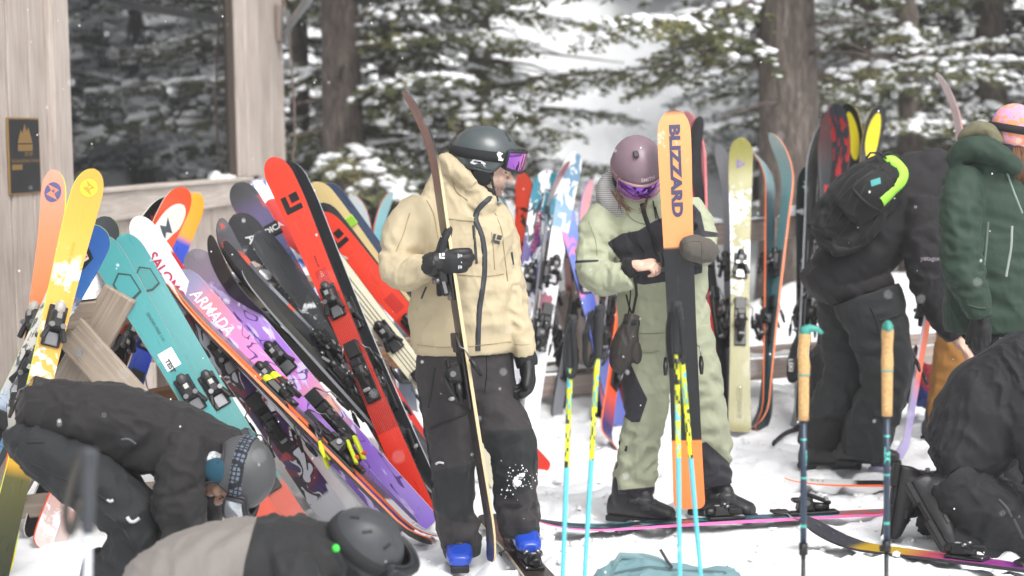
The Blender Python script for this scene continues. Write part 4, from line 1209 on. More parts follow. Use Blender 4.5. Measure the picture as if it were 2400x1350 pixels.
# ================================================================== PEOPLE: tools
def catmull(vals, n):
    vals = np.asarray(vals, float)
    k = len(vals)
    ext = np.vstack([2 * vals[0] - vals[1], vals, 2 * vals[-1] - vals[-2]])
    out = []
    for t in np.linspace(0, k - 1, n):
        i = min(int(t), k - 2); f = t - i
        p0, p1, p2, p3 = ext[i], ext[i + 1], ext[i + 2], ext[i + 3]
        out.append(.5 * ((2 * p1) + (-p0 + p2) * f + (2 * p0 - 5 * p1 + 4 * p2 - p3) * f * f + (-p0 + 3 * p1 - 3 * p2 + p3) * f ** 3))
    return np.array(out)
def tube_arrays(rings, Y0, seed=0.0, amp=.008, seg=30, lam=.055, power=2.25, pix=True, step=.014, shear=.35):
    """lofted cloth tube. ring = (px, py, dy, half width px, half depth m[, fold amplitude])"""
    R = []
    for r in rings:
        a = r[5] if len(r) > 5 else amp
        if pix:
            p = P(r[0], r[1], Y0 + r[2]); hw = r[3] / SC(p)
        else:
            p = Vector(r[0:3]); hw = r[3]
        R.append((p.x, p.y, p.z, hw, r[4], a))
    R = np.array(R)
    length = np.linalg.norm(np.diff(R[:, :3], axis=0), axis=1).sum()
    n = max(6, int(length / step))
    Q = catmull(R, n)
    Q[:, 3:5] = np.clip(Q[:, 3:5], .004, None)
    pos = Q[:, :3]
    tan = np.gradient(pos, axis=0); tan /= np.linalg.norm(tan, axis=1)[:, None] + 1e-9
    view = np.array(CF)
    W = np.cross(tan, view)
    ln = np.linalg.norm(W, axis=1)
    prev = None
    for i in range(n):
        if ln[i] < .15 and prev is not None: W[i] = prev - tan[i] * prev.dot(tan[i])
        W[i] /= np.linalg.norm(W[i]) + 1e-9
        if prev is not None and W[i].dot(prev) < 0: W[i] = -W[i]
        prev = W[i]
    D = np.cross(W, tan)
    arc = np.concatenate([[0], np.cumsum(np.linalg.norm(np.diff(pos, axis=0), axis=1))])
    th = np.linspace(0, 2 * math.pi, seg, endpoint=False)
    c, s = np.cos(th), np.sin(th)
    cx = np.sign(c) * np.abs(c) ** (2 / power); sx = np.sign(s) * np.abs(s) ** (2 / power)
    V = pos[:, None, :] + W[:, None, :] * (Q[:, 3][:, None] * cx[None])[:, :, None] + D[:, None, :] * (Q[:, 4][:, None] * sx[None])[:, :, None]
    nd = W[:, None, :] * cx[None, :, None] + D[:, None, :] * sx[None, :, None]
    nd /= np.linalg.norm(nd, axis=2)[:, :, None] + 1e-9
    A = arc[:, None] + 0 * th[None]
    q = np.stack([(A / lam + shear * np.sin(th[None] + seed) * 2.0), 1.1 * c[None] + 0 * A + seed * 7.1, 1.1 * s[None] + 0 * A + seed * 3.3], -1).reshape(-1, 3)
    f1 = 1 - 2.2 * np.abs(pnoise(q)); f2 = pnoise(q * .45 + 11)
    q3 = np.stack([A / .16, 1.6 * c[None] + 0 * A + 5 * seed, 1.6 * s[None] + 0 * A], -1).reshape(-1, 3)
    f3 = pnoise(q3)
    dsp = (1.3 * f1 - .5 + .6 * f2 + .45 * f3).reshape(n, seg) * 1.0
    V = V + nd * (dsp * Q[:, 5][:, None])[:, :, None]
    verts = V.reshape(-1, 3)
    faces = []
    for i in range(n - 1):
        for k in range(seg):
            faces.append((i * seg + k, i * seg + (k + 1) % seg, (i + 1) * seg + (k + 1) % seg, (i + 1) * seg + k))
    c0 = len(verts); verts = np.vstack([verts, pos[0], pos[-1]])
    for k in range(seg):
        faces.append((c0, (k + 1) % seg, k))
        faces.append((c0 + 1, (n - 1) * seg + k, (n - 1) * seg + (k + 1) % seg))
    return verts, faces
def ell_arrays(c, r, M=None, sub=3):
    bm = bmesh.new(); bmesh.ops.create_icosphere(bm, subdivisions=sub, radius=1)
    bm.verts.ensure_lookup_table()
    v = np.array([tuple(x.co) for x in bm.verts]) * np.array(r)
    if M is not None: v = v @ np.array(M).T
    v = v + np.array(c)
    f = [tuple(x.index for x in q.verts) for q in bm.faces]
    bm.free()
    return v, f
def merge(parts):
    V, F, o = [], [], 0
    for v, f in parts:
        V.append(np.asarray(v)); F += [tuple(i + o for i in q) for q in f]; o += len(v)
    return np.vstack(V), F
def remeshed(name, parts, voxel, smooth=3, factor=.5):
    v, f = merge(parts)
    me = bpy.data.meshes.new(name)
    me.from_pydata(v.tolist(), [], f)
    o = bpy.data.objects.new(name, me); COL.objects.link(o)
    m = o.modifiers.new('r', 'REMESH'); m.mode = 'VOXEL'; m.voxel_size = voxel; m.use_smooth_shade = True
    if smooth:
        m = o.modifiers.new('s', 'SMOOTH'); m.factor = factor; m.iterations = smooth
    dg = bpy.context.evaluated_depsgraph_get()
    out = bpy.data.meshes.new_from_object(o.evaluated_get(dg))
    bpy.data.objects.remove(o); bpy.data.meshes.remove(me)
    out.name = name
    out.polygons.foreach_set('use_smooth', [True] * len(out.polygons))
    return out
def project_np(co):
    d = co - np.array(CPOS)
    z = d @ np.array(CF)
    return np.stack([1200 + d @ np.array(CR) / z * FPX, 675 - d @ np.array(CU) / z * FPX], 1)
def sd_poly(pts, poly):
    poly = np.asarray(poly, float)
    d = np.full(len(pts), 1e9); inside = np.zeros(len(pts), bool)
    for a, b in zip(poly, np.roll(poly, -1, 0)):
        e = b - a; w = pts - a
        t = np.clip((w @ e) / (e @ e), 0, 1)
        d = np.minimum(d, np.linalg.norm(w - t[:, None] * e, axis=1))
        c = (a[1] > pts[:, 1]) != (b[1] > pts[:, 1])
        xx = (b[0] - a[0]) * (pts[:, 1] - a[1]) / (b[1] - a[1] + 1e-9) + a[0]
        inside ^= c & (pts[:, 0] < xx)
    return np.where(inside, d, -d)
class Garment:
    """a finished cloth mesh in world space, with a ray tree for putting trim on it"""
    def __init__(s, name, parts, mat, parent, voxel=.009, smooth=3, masks=None, maskfn=None, crease=.006):
        me = remeshed(name, parts, voxel * .88, max(1, smooth - 2))
        co = np.empty(len(me.vertices) * 3, np.float32); me.vertices.foreach_get('co', co); co = co.reshape(-1, 3).astype(float)
        if crease:
            nr = np.empty(len(me.vertices) * 3, np.float32); me.vertices.foreach_get('normal', nr); nr = nr.reshape(-1, 3).astype(float)
            wq = co * 3.2 + 50
            warp = np.stack([pnoise(wq), pnoise(wq + 31), pnoise(wq + 67)], 1) * .14
            q = (co + warp) * np.array([8.5, 8.5, 3.6]) + co[0] * 3.1
            r1 = 1 - np.abs(pnoise(q)) * 2; r2 = 1 - np.abs(pnoise(q * 2.1 + 9)) * 2
            reg = np.clip(.55 + 1.3 * pnoise(co * 2.6 + 12), .1, 1.2)
            co = co + nr * (crease * reg * (1.25 * np.clip(r1, 0, 1) ** 5 + .7 * np.clip(r2, 0, 1) ** 5 - .4))[:, None]
            me.vertices.foreach_set('co', co.astype(np.float32).ravel()); me.update()
        px = project_np(co)
        val = np.full(len(co), -50.0)
        for poly in (masks or []): val = np.maximum(val, sd_poly(px, poly))
        if maskfn is not None: val = np.maximum(val, maskfn(co, px))
        at = me.attributes.new('mask', 'FLOAT', 'POINT'); at.data.foreach_set('value', val.astype(np.float32))
        setmat(me, mat)
        s.o = put(bpy.data.objects.new(name, me), parent)
        s.co = co
        s.tree = BVHTree.FromPolygons([tuple(v) for v in co], [tuple(p.vertices) for p in me.polygons])
    def hit(s, px, py):
        r = ray(px, py).normalized()
        h = s.tree.ray_cast(CPOS, r)
        if h[0] is None:
            q = P(px, py, s.co[:, 1].mean())
            h = s.tree.find_nearest(q)
        n = h[1]
        if n.dot(r) > 0: n = -n
        return h[0], n
    def ribbon(s, name, pts, width, mat, lift=.003, step=4, parent=None):
        d = []
        for a, b in zip(pts[:-1], pts[1:]):
            k = max(1, int(math.hypot(b[0] - a[0], b[1] - a[1]) / step))
            d += [(a[0] + (b[0] - a[0]) * i / k, a[1] + (b[1] - a[1]) * i / k) for i in range(k)]
        d.append(pts[-1])
        hits = [s.hit(*q) for q in d]
        co = np.array([tuple(h[0]) for h in hits]); nn = np.array([tuple(h[1]) for h in hits])
        for _ in range(7):
            if len(co) > 4:
                co[1:-1] = .25 * co[:-2] + .5 * co[1:-1] + .25 * co[2:]; nn[1:-1] = .25 * nn[:-2] + .5 * nn[1:-1] + .25 * nn[2:]
        V, F = [], []
        for i in range(len(co)):
            t = co[min(i + 1, len(co) - 1)] - co[max(i - 1, 0)]; t /= np.linalg.norm(t) + 1e-9
            n = nn[i] / (np.linalg.norm(nn[i]) + 1e-9)
            sd_ = np.cross(n, t); sd_ /= np.linalg.norm(sd_) + 1e-9
            for u, l in ((-.5, -.004), (-.42, lift), (0, lift + .0012), (.42, lift), (.5, -.004)):
                V.append(co[i] + sd_ * u * width + n * l)
        F = grid_faces(len(co), 5)
        return mesh_obj(name, V, F, mat, parent or s.o.parent, True)
    def decal(s, name, verts2, faces, mat, lift=.003, parent=None):
        V = []
        for q in verts2:
            p, n = s.hit(*q)
            V.append(p + n * lift)
        return mesh_obj(name, V, faces, mat, parent or s.o.parent)
    def text(s, name, body, px, py, h, mat, angle=0, bold=0, lift=.004, sx=1.0, parent=None):
        v, f = text_mesh(body, 1.0, bold)
        ca, sa = math.cos(rad(angle)), math.sin(rad(angle))
        return s.decal(name, [(px + (x * sx * ca + y * sa) * h, py + (x * sx * sa - y * ca) * h) for x, y, _ in v], f, mat, lift, parent)
def cloth(name, c1, c2=None, rough=.8, grain=900, sheen=.04, var=.18, third=None):
    n = NT(name)
    c = n.coord('Object')
    a = n.noise(c, 7, 4, .6)
    base = srgb(c1)[:3]
    col = n.mix(a, tuple(x * (1 - var) for x in base), tuple(min(1, x * (1 + var * .4)) for x in base))
    if c2:
        at = n.new('Attribute', attribute_name='mask')
        m = n.math('MULTIPLY', at.outputs['Fac'], 1.0, True)
        b2 = srgb(c2)[:3]
        col = n.mix(m, col, n.mix(a, tuple(x * (1 - var) for x in b2), tuple(min(1, x * (1 + var * .4)) for x in b2)))
    n.col(col).set(roughness=rough, sheen_weight=sheen, sheen_roughness=.5)
    w = n.noise(c, grain, 1, .5)
    rn = n.new('TexNoise'); rn.noise_type = 'RIDGED_MULTIFRACTAL'; rn.inputs['Scale'].default_value = 7.5; rn.inputs['Detail'].default_value = 2; rn.inputs['Distortion'].default_value = .8
    n.lk(n.mapping(c, (1.3, 1.3, .55), (0, 0, 0), (.25, .1, 0)), rn.inputs['Vector'])
    f = n.noise(n.mapping(c, (1, 1, .6)), 34, 2, .6, .6)
    hgt = n.math('ADD', n.math('MULTIPLY', w, .05), n.math('ADD', n.math('MULTIPLY', rn.outputs['Fac'], .9), n.math('MULTIPLY', f, .35)))
    n.bump(hgt, .38, .012)
    return n.m
M_SKIN = None
def skin_material():
    n = NT('skin')
    c = n.coord('Object')
    a = n.noise(c, 28, 4, .6); b = n.noise(c, 220, 2, .6)
    n.col(n.mix(a, '#cba08b', '#dfbcaa')).set(roughness=.48, subsurface_weight=.25, subsurface_scale=.012, subsurface_radius=(1, .35, .2))
    n.bump(b, .2, .001)
    return n.m
M_SKIN = skin_material()
def beard_skin():
    n = NT('bearded_skin')
    c = n.coord('Object')
    sep = n.new('SeparateXYZ'); n.lk(c, sep.inputs[0])
    a = n.noise(c, 28, 4, .6); st = n.noise(c, 420, 2, .7)
    jaw = n.math('MULTIPLY', n.math('SUBTRACT', -.050, sep.outputs[2]), 40, True)
    m = n.math('MULTIPLY', jaw, n.math('MULTIPLY', n.math('SUBTRACT', st, .30), 4, True))
    col = n.mix(n.math('MULTIPLY', m, .9), n.mix(a, '#d3aa96', '#e6c8b8'), '#3a271f')
    n.col(col).set(roughness=.5, subsurface_weight=.2, subsurface_scale=.01, subsurface_radius=(1, .35, .2))
    return n.m
def basis(fwd, up):
    f = Vector(fwd).normalized(); u = Vector(up); u = (u - f * u.dot(f)).normalized()
    r = f.cross(u)
    return Matrix((r, f, u)).transposed()
def head_parts():
    T = lambda pts, rr: _tube_local(pts, rr)
    E = ell_arrays
    return [E((0, -.012, .03), (.074, .094, .090)), E((0, .033, -.03), (.057, .056, .082)), E((0, .030, -.085), (.048, .048, .034)),
            E((0, .070, -.101), (.021, .018, .018)), T([(0, .084, .010), (0, .098, -.015), (0, .112, -.036), (0, .100, -.043)], [.0085, .0085, .0105, .008]),
            E((.010, .095, -.040), (.0065, .008, .0065)), E((-.010, .095, -.040), (.0065, .008, .0065)),
            T([(-.044, .066, .010), (-.02, .083, .017), (0, .086, .014), (.02, .083, .017), (.044, .066, .010)], [.008, .0115, .009, .0115, .008]),
            E((.036, .060, -.034), (.022, .024, .022)), E((-.036, .060, -.034), (.022, .024, .022)),
            T([(-.023, .078, -.067), (-.008, .090, -.0635), (0, .0905, -.065), (.008, .090, -.0635), (.023, .078, -.067)], [.003, .0058, .005, .0058, .003]),
            T([(-.019, .078, -.074), (0, .089, -.0765), (.019, .078, -.074)], [.003, .0068, .003]),
            E((.029, .071, -.006), (.015, .013, .011)), E((-.029, .071, -.006), (.015, .013, .011)),
            E((.075, -.012, -.012), (.009, .021, .034)), E((-.075, -.012, -.012), (.009, .021, .034)),
            T([(0, -.012, -.05), (0, -.022, -.12), (0, -.035, -.20)], [.052, .054, .062])]
def _tube_local(pts, rr, seg=14):
    bm = bmesh.new()
    q = catmull(np.array([list(p) + [r] for p, r in zip(pts, rr)]), max(4, len(pts) * 5))
    bm_tube(bm, [Vector(x[:3]) for x in q], [max(.001, x[3]) for x in q], seg)
    bm.verts.ensure_lookup_table(); bm.verts.index_update()
    v = np.array([tuple(x.co) for x in bm.verts]); f = [tuple(y.index for y in x.verts) for x in bm.faces]
    bm.free()
    # rounded ends
    e0 = ell_arrays(tuple(q[0][:3]), (q[0][3],) * 3, sub=2); e1 = ell_arrays(tuple(q[-1][:3]), (q[-1][3],) * 3, sub=2)
    return merge([(v, f), e0, e1])
_HEAD = []
def add_head(parent, c, B, mat, scale=1.0, eyes=True):
    if not _HEAD:
        _HEAD.append(remeshed('body', head_parts(), .0042, 4))
    me = next((m for m in _HEAD[1:] if m.materials[0] == mat), None)
    if me is None:
        me = _HEAD[0].copy()
        me.materials.clear(); me.materials.append(mat)
        _HEAD.append(me)
    o = bpy.data.objects.new('head', me)
    COL.objects.link(o)
    o.parent = parent
    o.matrix_parent_inverse = wm(parent).inverted()
    o.matrix_basis = Matrix.Translation(Vector(c)) @ B.to_4x4() @ Matrix.Scale(scale, 4)
    if eyes:
        bm = bmesh.new()
        for s in (-1, 1):
            # lash line and brow hair
            bm_tube(bm, [(s * .017, .0845, -.011), (s * .029, .0862, -.0135), (s * .041, .079, -.011)], .0016, 5)
        oo = bm_obj('eyelashes', bm, plain('#2a1c16', .7), None, True)
        loc(oo, o)
        bm = bmesh.new()
        for s in (-1, 1):
            bm_tube(bm, [(s * .013, .0945, .019), (s * .028, .0925, .0245), (s * .045, .075, .019)], [.003, .0042, .002], 6)
        oo = bm_obj('eyebrows', bm, plain('#3a281f', .8), None, True)
        loc(oo, o)
    return o
def loc(o, parent):
    """parent an object whose mesh is in the parent's local space"""
    o.parent = parent
    return o
def helmet(parent, c, B, shell, trim, style):
    """style: rim heights (front, side, back), goggles dict, strap material"""
    root = empty('helmet', Vector(c))
    root.matrix_basis = Matrix.Translation(Vector(c)) @ B.to_4x4()
    mw = root.matrix_basis.copy()
    root.parent = parent
    root.matrix_parent_inverse = wm(parent).inverted()
    cz, rx, ry, rz = .030, style.get('rx', .112), style.get('ry', .136), style.get('rz', .126)
    cy = -.012
    fr, sd_, bk = style.get('rim', (.046, -.028, -.062))
    def rimz(p):
        a = abs(math.degrees(p))
        if a < 48: return fr
        if a < 75: return fr + (sd_ - fr) * (1 - math.cos((a - 48) / 27 * math.pi)) / 2
        if a < 105: return sd_
        return sd_ + (bk - sd_) * (1 - math.cos((a - 105) / 75 * math.pi)) / 2
    def surf(p, z=None, e=None, k=1.0):
        if e is None: e = math.asin(max(-1, min(1, (z - cz) / rz)))
        return Vector((rx * k * math.cos(e) * math.sin(p), cy + ry * k * math.cos(e) * math.cos(p), cz + rz * k * math.sin(e)))
    N, K = 56, 15
    V, F = [], []
    def shellrow(k, j, sc):
        p = -math.pi + 2 * math.pi * k / N
        e0 = math.asin(max(-1, min(1, (rimz(p) - cz) / rz)))
        e = e0 + (math.pi / 2 - e0) * j / K
        q = surf(p, e=e, k=sc)
        # two soft ridges along the crown
        if sc >= 1 and style.get('ridge', True):
            q += Vector((0, 0, 1)) * .004 * math.exp(-((q.x - .045) / .012) ** 2) * math.sin(e) + Vector((0, 0, 1)) * .004 * math.exp(-((q.x + .045) / .012) ** 2) * math.sin(e)
        return q
    for j in range(K + 1):
        for k in range(N): V.append(shellrow(k, j, 1.0))
    for j in range(K + 1):
        for k in range(N): V.append(shellrow(k, j, .90))
    def idx(l, j, k): return l * (K + 1) * N + j * N + k % N
    for j in range(K):
        for k in range(N):
            F.append((idx(0, j, k), idx(0, j, k + 1), idx(0, j + 1, k + 1), idx(0, j + 1, k)))
            F.append((idx(1, j, k + 1), idx(1, j, k), idx(1, j + 1, k), idx(1, j + 1, k + 1)))
    for k in range(N): F.append((idx(0, 0, k + 1), idx(0, 0, k), idx(1, 0, k), idx(1, 0, k + 1)))
    sh = mesh_obj('shell', V, F, shell, None, True); loc(sh, root)
    # rim bead
    bm = bmesh.new()
    pts = [surf(-math.pi + 2 * math.pi * k / 48, z=rimz(-math.pi + 2 * math.pi * k / 48), k=.985) for k in range(49)]
    bm_tube(bm, pts, .006, 6, False)
    loc(bm_obj('rim', bm, trim, None, True), root)
    # ear pads
    for s in (-1, 1):
        bm = bmesh.new()
        bm_sphere(bm, (s * .083, -.008, -.030), 1, 3, (.024, .046, .056))
        loc(bm_obj('ear_pad', bm, plain(style.get('pad', '#141416'), .9, var=.3), None, True), root)
        bm = bmesh.new()
        bm_tube(bm, [(s * .098, .028, -.03), (s * .092, .045, -.07), (s * .070, .062, -.108), (s * .03, .075, -.128), (0, .078, -.131)], .0055, 6, sx=.5)
        bm_tube(bm, [(s * .100, -.04, -.03), (s * .096, -.005, -.065), (s * .088, .03, -.085)], .005, 6, sx=.5)
        loc(bm_obj('chin_strap', bm, plain('#1e2022', .8), None, True), root)
        bm = bmesh.new()
        bm_box(bm, (s * .088, .040, -.088), (.010, .026, .016), None, .003)
        loc(bm_obj('buckle', bm, plain('#17181a', .5), None), root)
    for (p, z, w, h, rot) in style.get('vents', ()):
        q = surf(rad(p), z=z, k=1.0)
        nrm = Vector((q.x / rx ** 2, (q.y - cy) / ry ** 2, (q.z - cz) / rz ** 2)).normalized()
        t = nrm.cross(Vector((0, 0, 1)));
        if t.length < .1: t = Vector((1, 0, 0))
        t.normalize(); t = Quaternion(nrm, rad(rot)) @ t
        Bv = Matrix((t, nrm.cross(t), nrm)).transposed()
        bm = bmesh.new(); bm_box(bm, q, (w, h, .005), Bv, .002)
        loc(bm_obj('vent', bm, plain('#0d0d0f', .6), None), root)
    g = style.get('strap')
    if g:
        z0, z1, wdt, mt = g[:4]       # height at the sides, at the back, width, material
        n = 50
        a0 = g[4] if len(g) > 4 else 58
        V, F = [], []
        for i in range(n + 1):
            p = rad(a0) + (2 * math.pi - 2 * rad(a0)) * i / n
            f = math.sin((i / n) * math.pi)
            zz = z0 + (z1 - z0) * f
            for u in (-.5, -.44, 0, .44, .5):
                q = surf(p, z=zz + u * wdt, k=1.0)
                nrm = Vector((q.x, q.y - cy, (q.z - cz))).normalized()
                V.append(q + nrm * (.0045 if abs(u) < .5 else -.002))
        F = grid_faces(n + 1, 5, True)
        loc(mesh_obj('goggle_strap', V, F, mt, None, True), root)
    go = style.get('goggles')
    if go:
        zc, R1_, R2_, yo, hgt, frame_m, lens_m, span = go
        n = 26
        def vis(p, z, k=0.0):
            return Vector(((R1_ + k) * math.sin(p), yo + (R2_ + k) * math.cos(p), zc + z - .10 * (abs(z) ** 1.0) * .15))
        V, F = [], []
        zs = (-.5, -.42, 0, .42, .5)
        for i in range(n + 1):
            p = -rad(span) + 2 * rad(span) * i / n
            edge = 1 - .22 * (abs(2 * i / n - 1)) ** 3
            nose = .30 * math.exp(-(p / .16) ** 2)
            for u in zs:
                z = u * hgt * edge
                if u < 0: z *= (1 - nose)
                V.append(vis(p, z, .004 if abs(u) < .45 else .0))
        loc(mesh_obj('goggle_lens', V, grid_faces(n + 1, 5), lens_m, None, True), root)
        bm = bmesh.new()
        top, bot = [], []
        for i in range(n + 1):
            p = -rad(span) + 2 * rad(span) * i / n
            edge = 1 - .22 * (abs(2 * i / n - 1)) ** 3
            nose = .30 * math.exp(-(p / .16) ** 2)
            top.append(vis(p, .5 * hgt * edge, -.002)); bot.append(vis(p, -.5 * hgt * edge * (1 - nose), -.002))
        loop = top + bot[::-1] + [top[0]]
        bm_tube(bm, loop, .0072, 8, False)
        back_t = [Vector((q.x * .86, yo + (q.y - yo) * .84, q.z)) for q in loop]
        bm_tube(bm, back_t, .007, 6, False)
        m = len(loop)
        a = [bm.verts.new(q) for q in loop]; b = [bm.verts.new(q) for q in back_t]
        for i in range(m - 1): bm.faces.new((a[i], a[i + 1], b[i + 1], b[i]))
        loc(bm_obj('goggle_frame', bm, frame_m, None, True), root)
    return root, surf, mw
def hand_parts(curl=(30, 40, 25), thumb=1, spread=.0, fat=1.0, thumb_dir=(.75, .55, -.25), thumb_curl=25, fingers=4, per=None):
    """local: wrist at the origin, fingers along +y, palm towards -z, thumb on the +x side (thumb=-1 mirrors)"""
    parts = []
    E = ell_arrays
    parts.append(E((.0, .050, 0), (.040 * (1 + .2 * (fat - 1)), .052, .0145 * fat)))
    parts.append(E((.012, .035, -.004), (.028, .036, .017 * fat)))
    parts.append(_tube_local([(0, -.012, 0), (0, .005, 0), (0, .03, 0)], [.024 * (fat * .6 + .4), .027 * (fat * .6 + .4), .026]))
    bx = (.029, .010, -.0095, -.0275); ln = (.070, .079, .073, .057)
    for i in range(fingers):
        cc = per[i] if per else curl
        p = np.array([bx[i], .088 - .006 * abs(i - 1), 0.0])
        ang = 0.0
        pts = [p - np.array([0, .03, 0]), p]
        seg = (.46, .30, .24)
        sp = spread * (1.5 - i) * .12
        for k in range(3):
            ang += rad(cc[k])
            d = np.array([math.sin(sp) * math.cos(ang), math.cos(sp) * math.cos(ang), -math.sin(ang)])
            p = p + d * ln[i] * seg[k]
            pts.append(p)
        r = .0092 * fat * (1, 1.02, 1, .88)[i]
        parts.append(_tube_local(pts, [r * 1.05, r * 1.08, r, r * .92, r * .78], 12))
    d = np.array(thumb_dir, float); d /= np.linalg.norm(d)
    p = np.array([.024, .022, -.004])
    q1 = p + d * .040
    d2 = d * math.cos(rad(thumb_curl)) + np.array([-.5, .6, -.5]) * math.sin(rad(thumb_curl)); d2 /= np.linalg.norm(d2)
    q2 = q1 + d2 * .030; q3 = q2 + d2 * .022
    parts.append(_tube_local([p, q1, q2, q3], [.0135 * fat, .0115 * fat, .0105 * fat, .0085 * fat], 12))
    if thumb < 0:
        parts = [(v * np.array([-1, 1, 1]), [q[::-1] for q in f]) for v, f in parts]
    return parts
def add_hand(name, parent, c, B, mat, scale=1.0, voxel=.0036, **kw):
    me = remeshed(name, hand_parts(**kw), voxel, 2)
    me.materials.append(mat)
    o = bpy.data.objects.new(name, me)
    COL.objects.link(o)
    o.parent = parent; o.matrix_parent_inverse = wm(parent).inverted()
    o.matrix_basis = Matrix.Translation(Vector(c)) @ B.to_4x4() @ Matrix.Scale(scale, 4)
    return o
def mitten_parts(bend=20, fat=1.0, thumb=1):
    E = ell_arrays
    b = rad(bend)
    p = [_tube_local([(0, -.07, 0), (0, -.02, 0), (0, .03, 0), (0, .08, -.004), (0, .08 + .05 * math.cos(b), -.004 - .05 * math.sin(b)), (0, .08 + .085 * math.cos(b), -.004 - .085 * math.sin(b) * 1.3)], [.044, .040, .046, .050, .046, .030], 18)]
    p[0] = (p[0][0] * np.array([1, 1, .62 * fat]), p[0][1])
    if fat > 1.5: p.append(ell_arrays((0, .075, -.01), (.058, .066, .046)))
    p.append(_tube_local([(.03, .0, -.004), (.058, .035, -.008), (.062, .072, -.014), (.056, .09, -.016)], [.022, .020, .018, .012], 12))
    if thumb < 0: p = [(v * np.array([-1, 1, 1]), [q[::-1] for q in f]) for v, f in p]
    return p
def add_mitten(name, parent, c, B, mat, scale=1.0, **kw):
    me = remeshed(name, mitten_parts(**kw), .0045, 3)
    me.materials.append(mat)
    o = bpy.data.objects.new(name, me); COL.objects.link(o)
    o.parent = parent; o.matrix_parent_inverse = wm(parent).inverted()
    o.matrix_basis = Matrix.Translation(Vector(c)) @ B.to_4x4() @ Matrix.Scale(scale, 4)
    return o
_BOOT = []
_BOOTC = {}
def ski_boot(parent, c, B, shell_m, trim_m, sole_m, lean=12):
    """local: sole centre on the ground at the origin, toe along +y, up +z"""
    root = empty('ski_boot', Vector(c))
    root.matrix_basis = Matrix.Translation(Vector(c)) @ B.to_4x4()
    root.parent = parent; root.matrix_parent_inverse = wm(parent).inverted()
    if not _BOOT:
        def ring(y, hw, z0, z1, n=20):
            return [(hw * math.copysign(abs(math.cos(t)) ** .75, math.cos(t)), y, (z0 + z1) / 2 + (z1 - z0) / 2 * math.copysign(abs(math.sin(t)) ** .75, math.sin(t))) for t in np.linspace(0, 2 * math.pi, n, endpoint=False)]
        rs = [ring(y, w, .022, h) for y, w, h in ((-.150, .030, .080), (-.140, .040, .115), (-.10, .046, .150), (-.04, .050, .155), (.01, .051, .132), (.06, .053, .105), (.11, .053, .088), (.145, .046, .076), (.162, .030, .062))]
        V = np.array([q for r in rs for q in r]); n = 20
        F = [(i * n + k, i * n + (k + 1) % n, (i + 1) * n + (k + 1) % n, (i + 1) * n + k) for i in range(len(rs) - 1) for k in range(n)]
        F += [tuple(range(n))[::-1], tuple((len(rs) - 1) * n + k for k in range(n))]
        cuff = _tube_local([(0, -.075, .09), (0, -.070, .15), (0, -.060, .20), (0, -.050, .24)], [.058, .060, .060, .060], 20)
        tongue = _tube_local([(0, .03, .11), (0, -.010, .17), (0, -.004, .22), (0, .0, .25)], [.035, .038, .038, .034], 14)
        _BOOT.append(remeshed('boot_shell', [(V, F), cuff, tongue], .0055, 2))
        bm = bmesh.new()
        bm_box(bm, (0, .095, .014), (.074, .15, .028), None, .006); bm_box(bm, (0, -.105, .014), (.070, .10, .028), None, .006); bm_box(bm, (0, 0, .020), (.060, .13, .016), None, .004)
        me = bpy.data.meshes.new('boot_sole'); bm.to_mesh(me); bm.free(); _BOOT.append(me)
        bm = bmesh.new()
        for (y, z, r, tl) in ((.075, .104, .054, -.15), (.02, .132, .056, -.45), (-.03, .172, .062, .25)):
            pts = [Vector((r * math.sin(t), y + .030 * math.cos(t) - .03 + (0.045 if z > .18 else 0) * math.cos(t), z - .03 * abs(math.sin(t)) * (1 if z < .18 else .3) + tl * 0)) for t in np.linspace(-1.7, 1.7, 13)]
            bm_tube(bm, pts, .0062, 6, True, 0, 1.0)
            for s in (.55, 1.0):
                p = pts[6 + int(s * 5)]
                bm_box(bm, p, (.012, .040, .016), None, .003, 1)
        me = bpy.data.meshes.new('buckles'); bm.to_mesh(me); bm.free(); _BOOT.append(me)
    if shell_m.name not in _BOOTC:
        a = _BOOT[0].copy(); a.materials.clear(); a.materials.append(shell_m)
        b = _BOOT[1].copy(); b.materials.clear(); b.materials.append(sole_m)
        d = _BOOT[2].copy(); d.materials.clear(); d.materials.append(trim_m); d.materials.append(M_GALV)
        _BOOTC[shell_m.name] = (a, b, d)
    for nm, me in zip(('boot_shell', 'boot_sole', 'buckles'), _BOOTC[shell_m.name]):
        share(nm, me, root)
    return root
T = tube_arrays
# ================================================================== the man in tan
M_BLACKTRIM = plain('#17181b', .7, var=.3)
M_WHITETRIM = plain('#dfe0e2', .6)
M_ZIP = plain('#33363b', .55, var=.2)
def lens_mat(name, c1, c2, metal=.85):
    n = NT(name)
    c = n.coord('Generated')
    lw = n.new('LayerWeight'); lw.inputs[0].default_value = .45
    n.col(n.mix(lw.outputs['Facing'], c1, c2)).set(roughness=.06, metallic=metal, coat_weight=.6, coat_roughness=.03)
    return n.m
YM = 7.93
mb = G(1150, 1345)
man = empty('person', (mb.x, YM, 0), 'man in tan shell jacket and charcoal trousers holding a brown ski upright', 'person')
M_TAN = cloth('tan_shell', '#b9ab8d', None, .72, var=.10)
M_CHAR = cloth('charcoal_trousers', '#2f2b2e', '#1b1f20', .8)
torso = T([(1090, 826, 0, 116, .150, .004), (1089, 800, 0, 121, .158, .006), (1086, 750, 0, 121, .160, .012), (1083, 690, 0, 119, .158, .014), (1081, 620, 0, 120, .152, .011), (1078, 560, 0, 121, .146, .009), (1074, 512, 0, 116, .132, .007), (1078, 478, 0, 94, .112, .006), (1096, 448, 0, 66, .098, .004), (1104, 425, -.005, 60, .092, .003)], YM, 1.3, lam=.09)
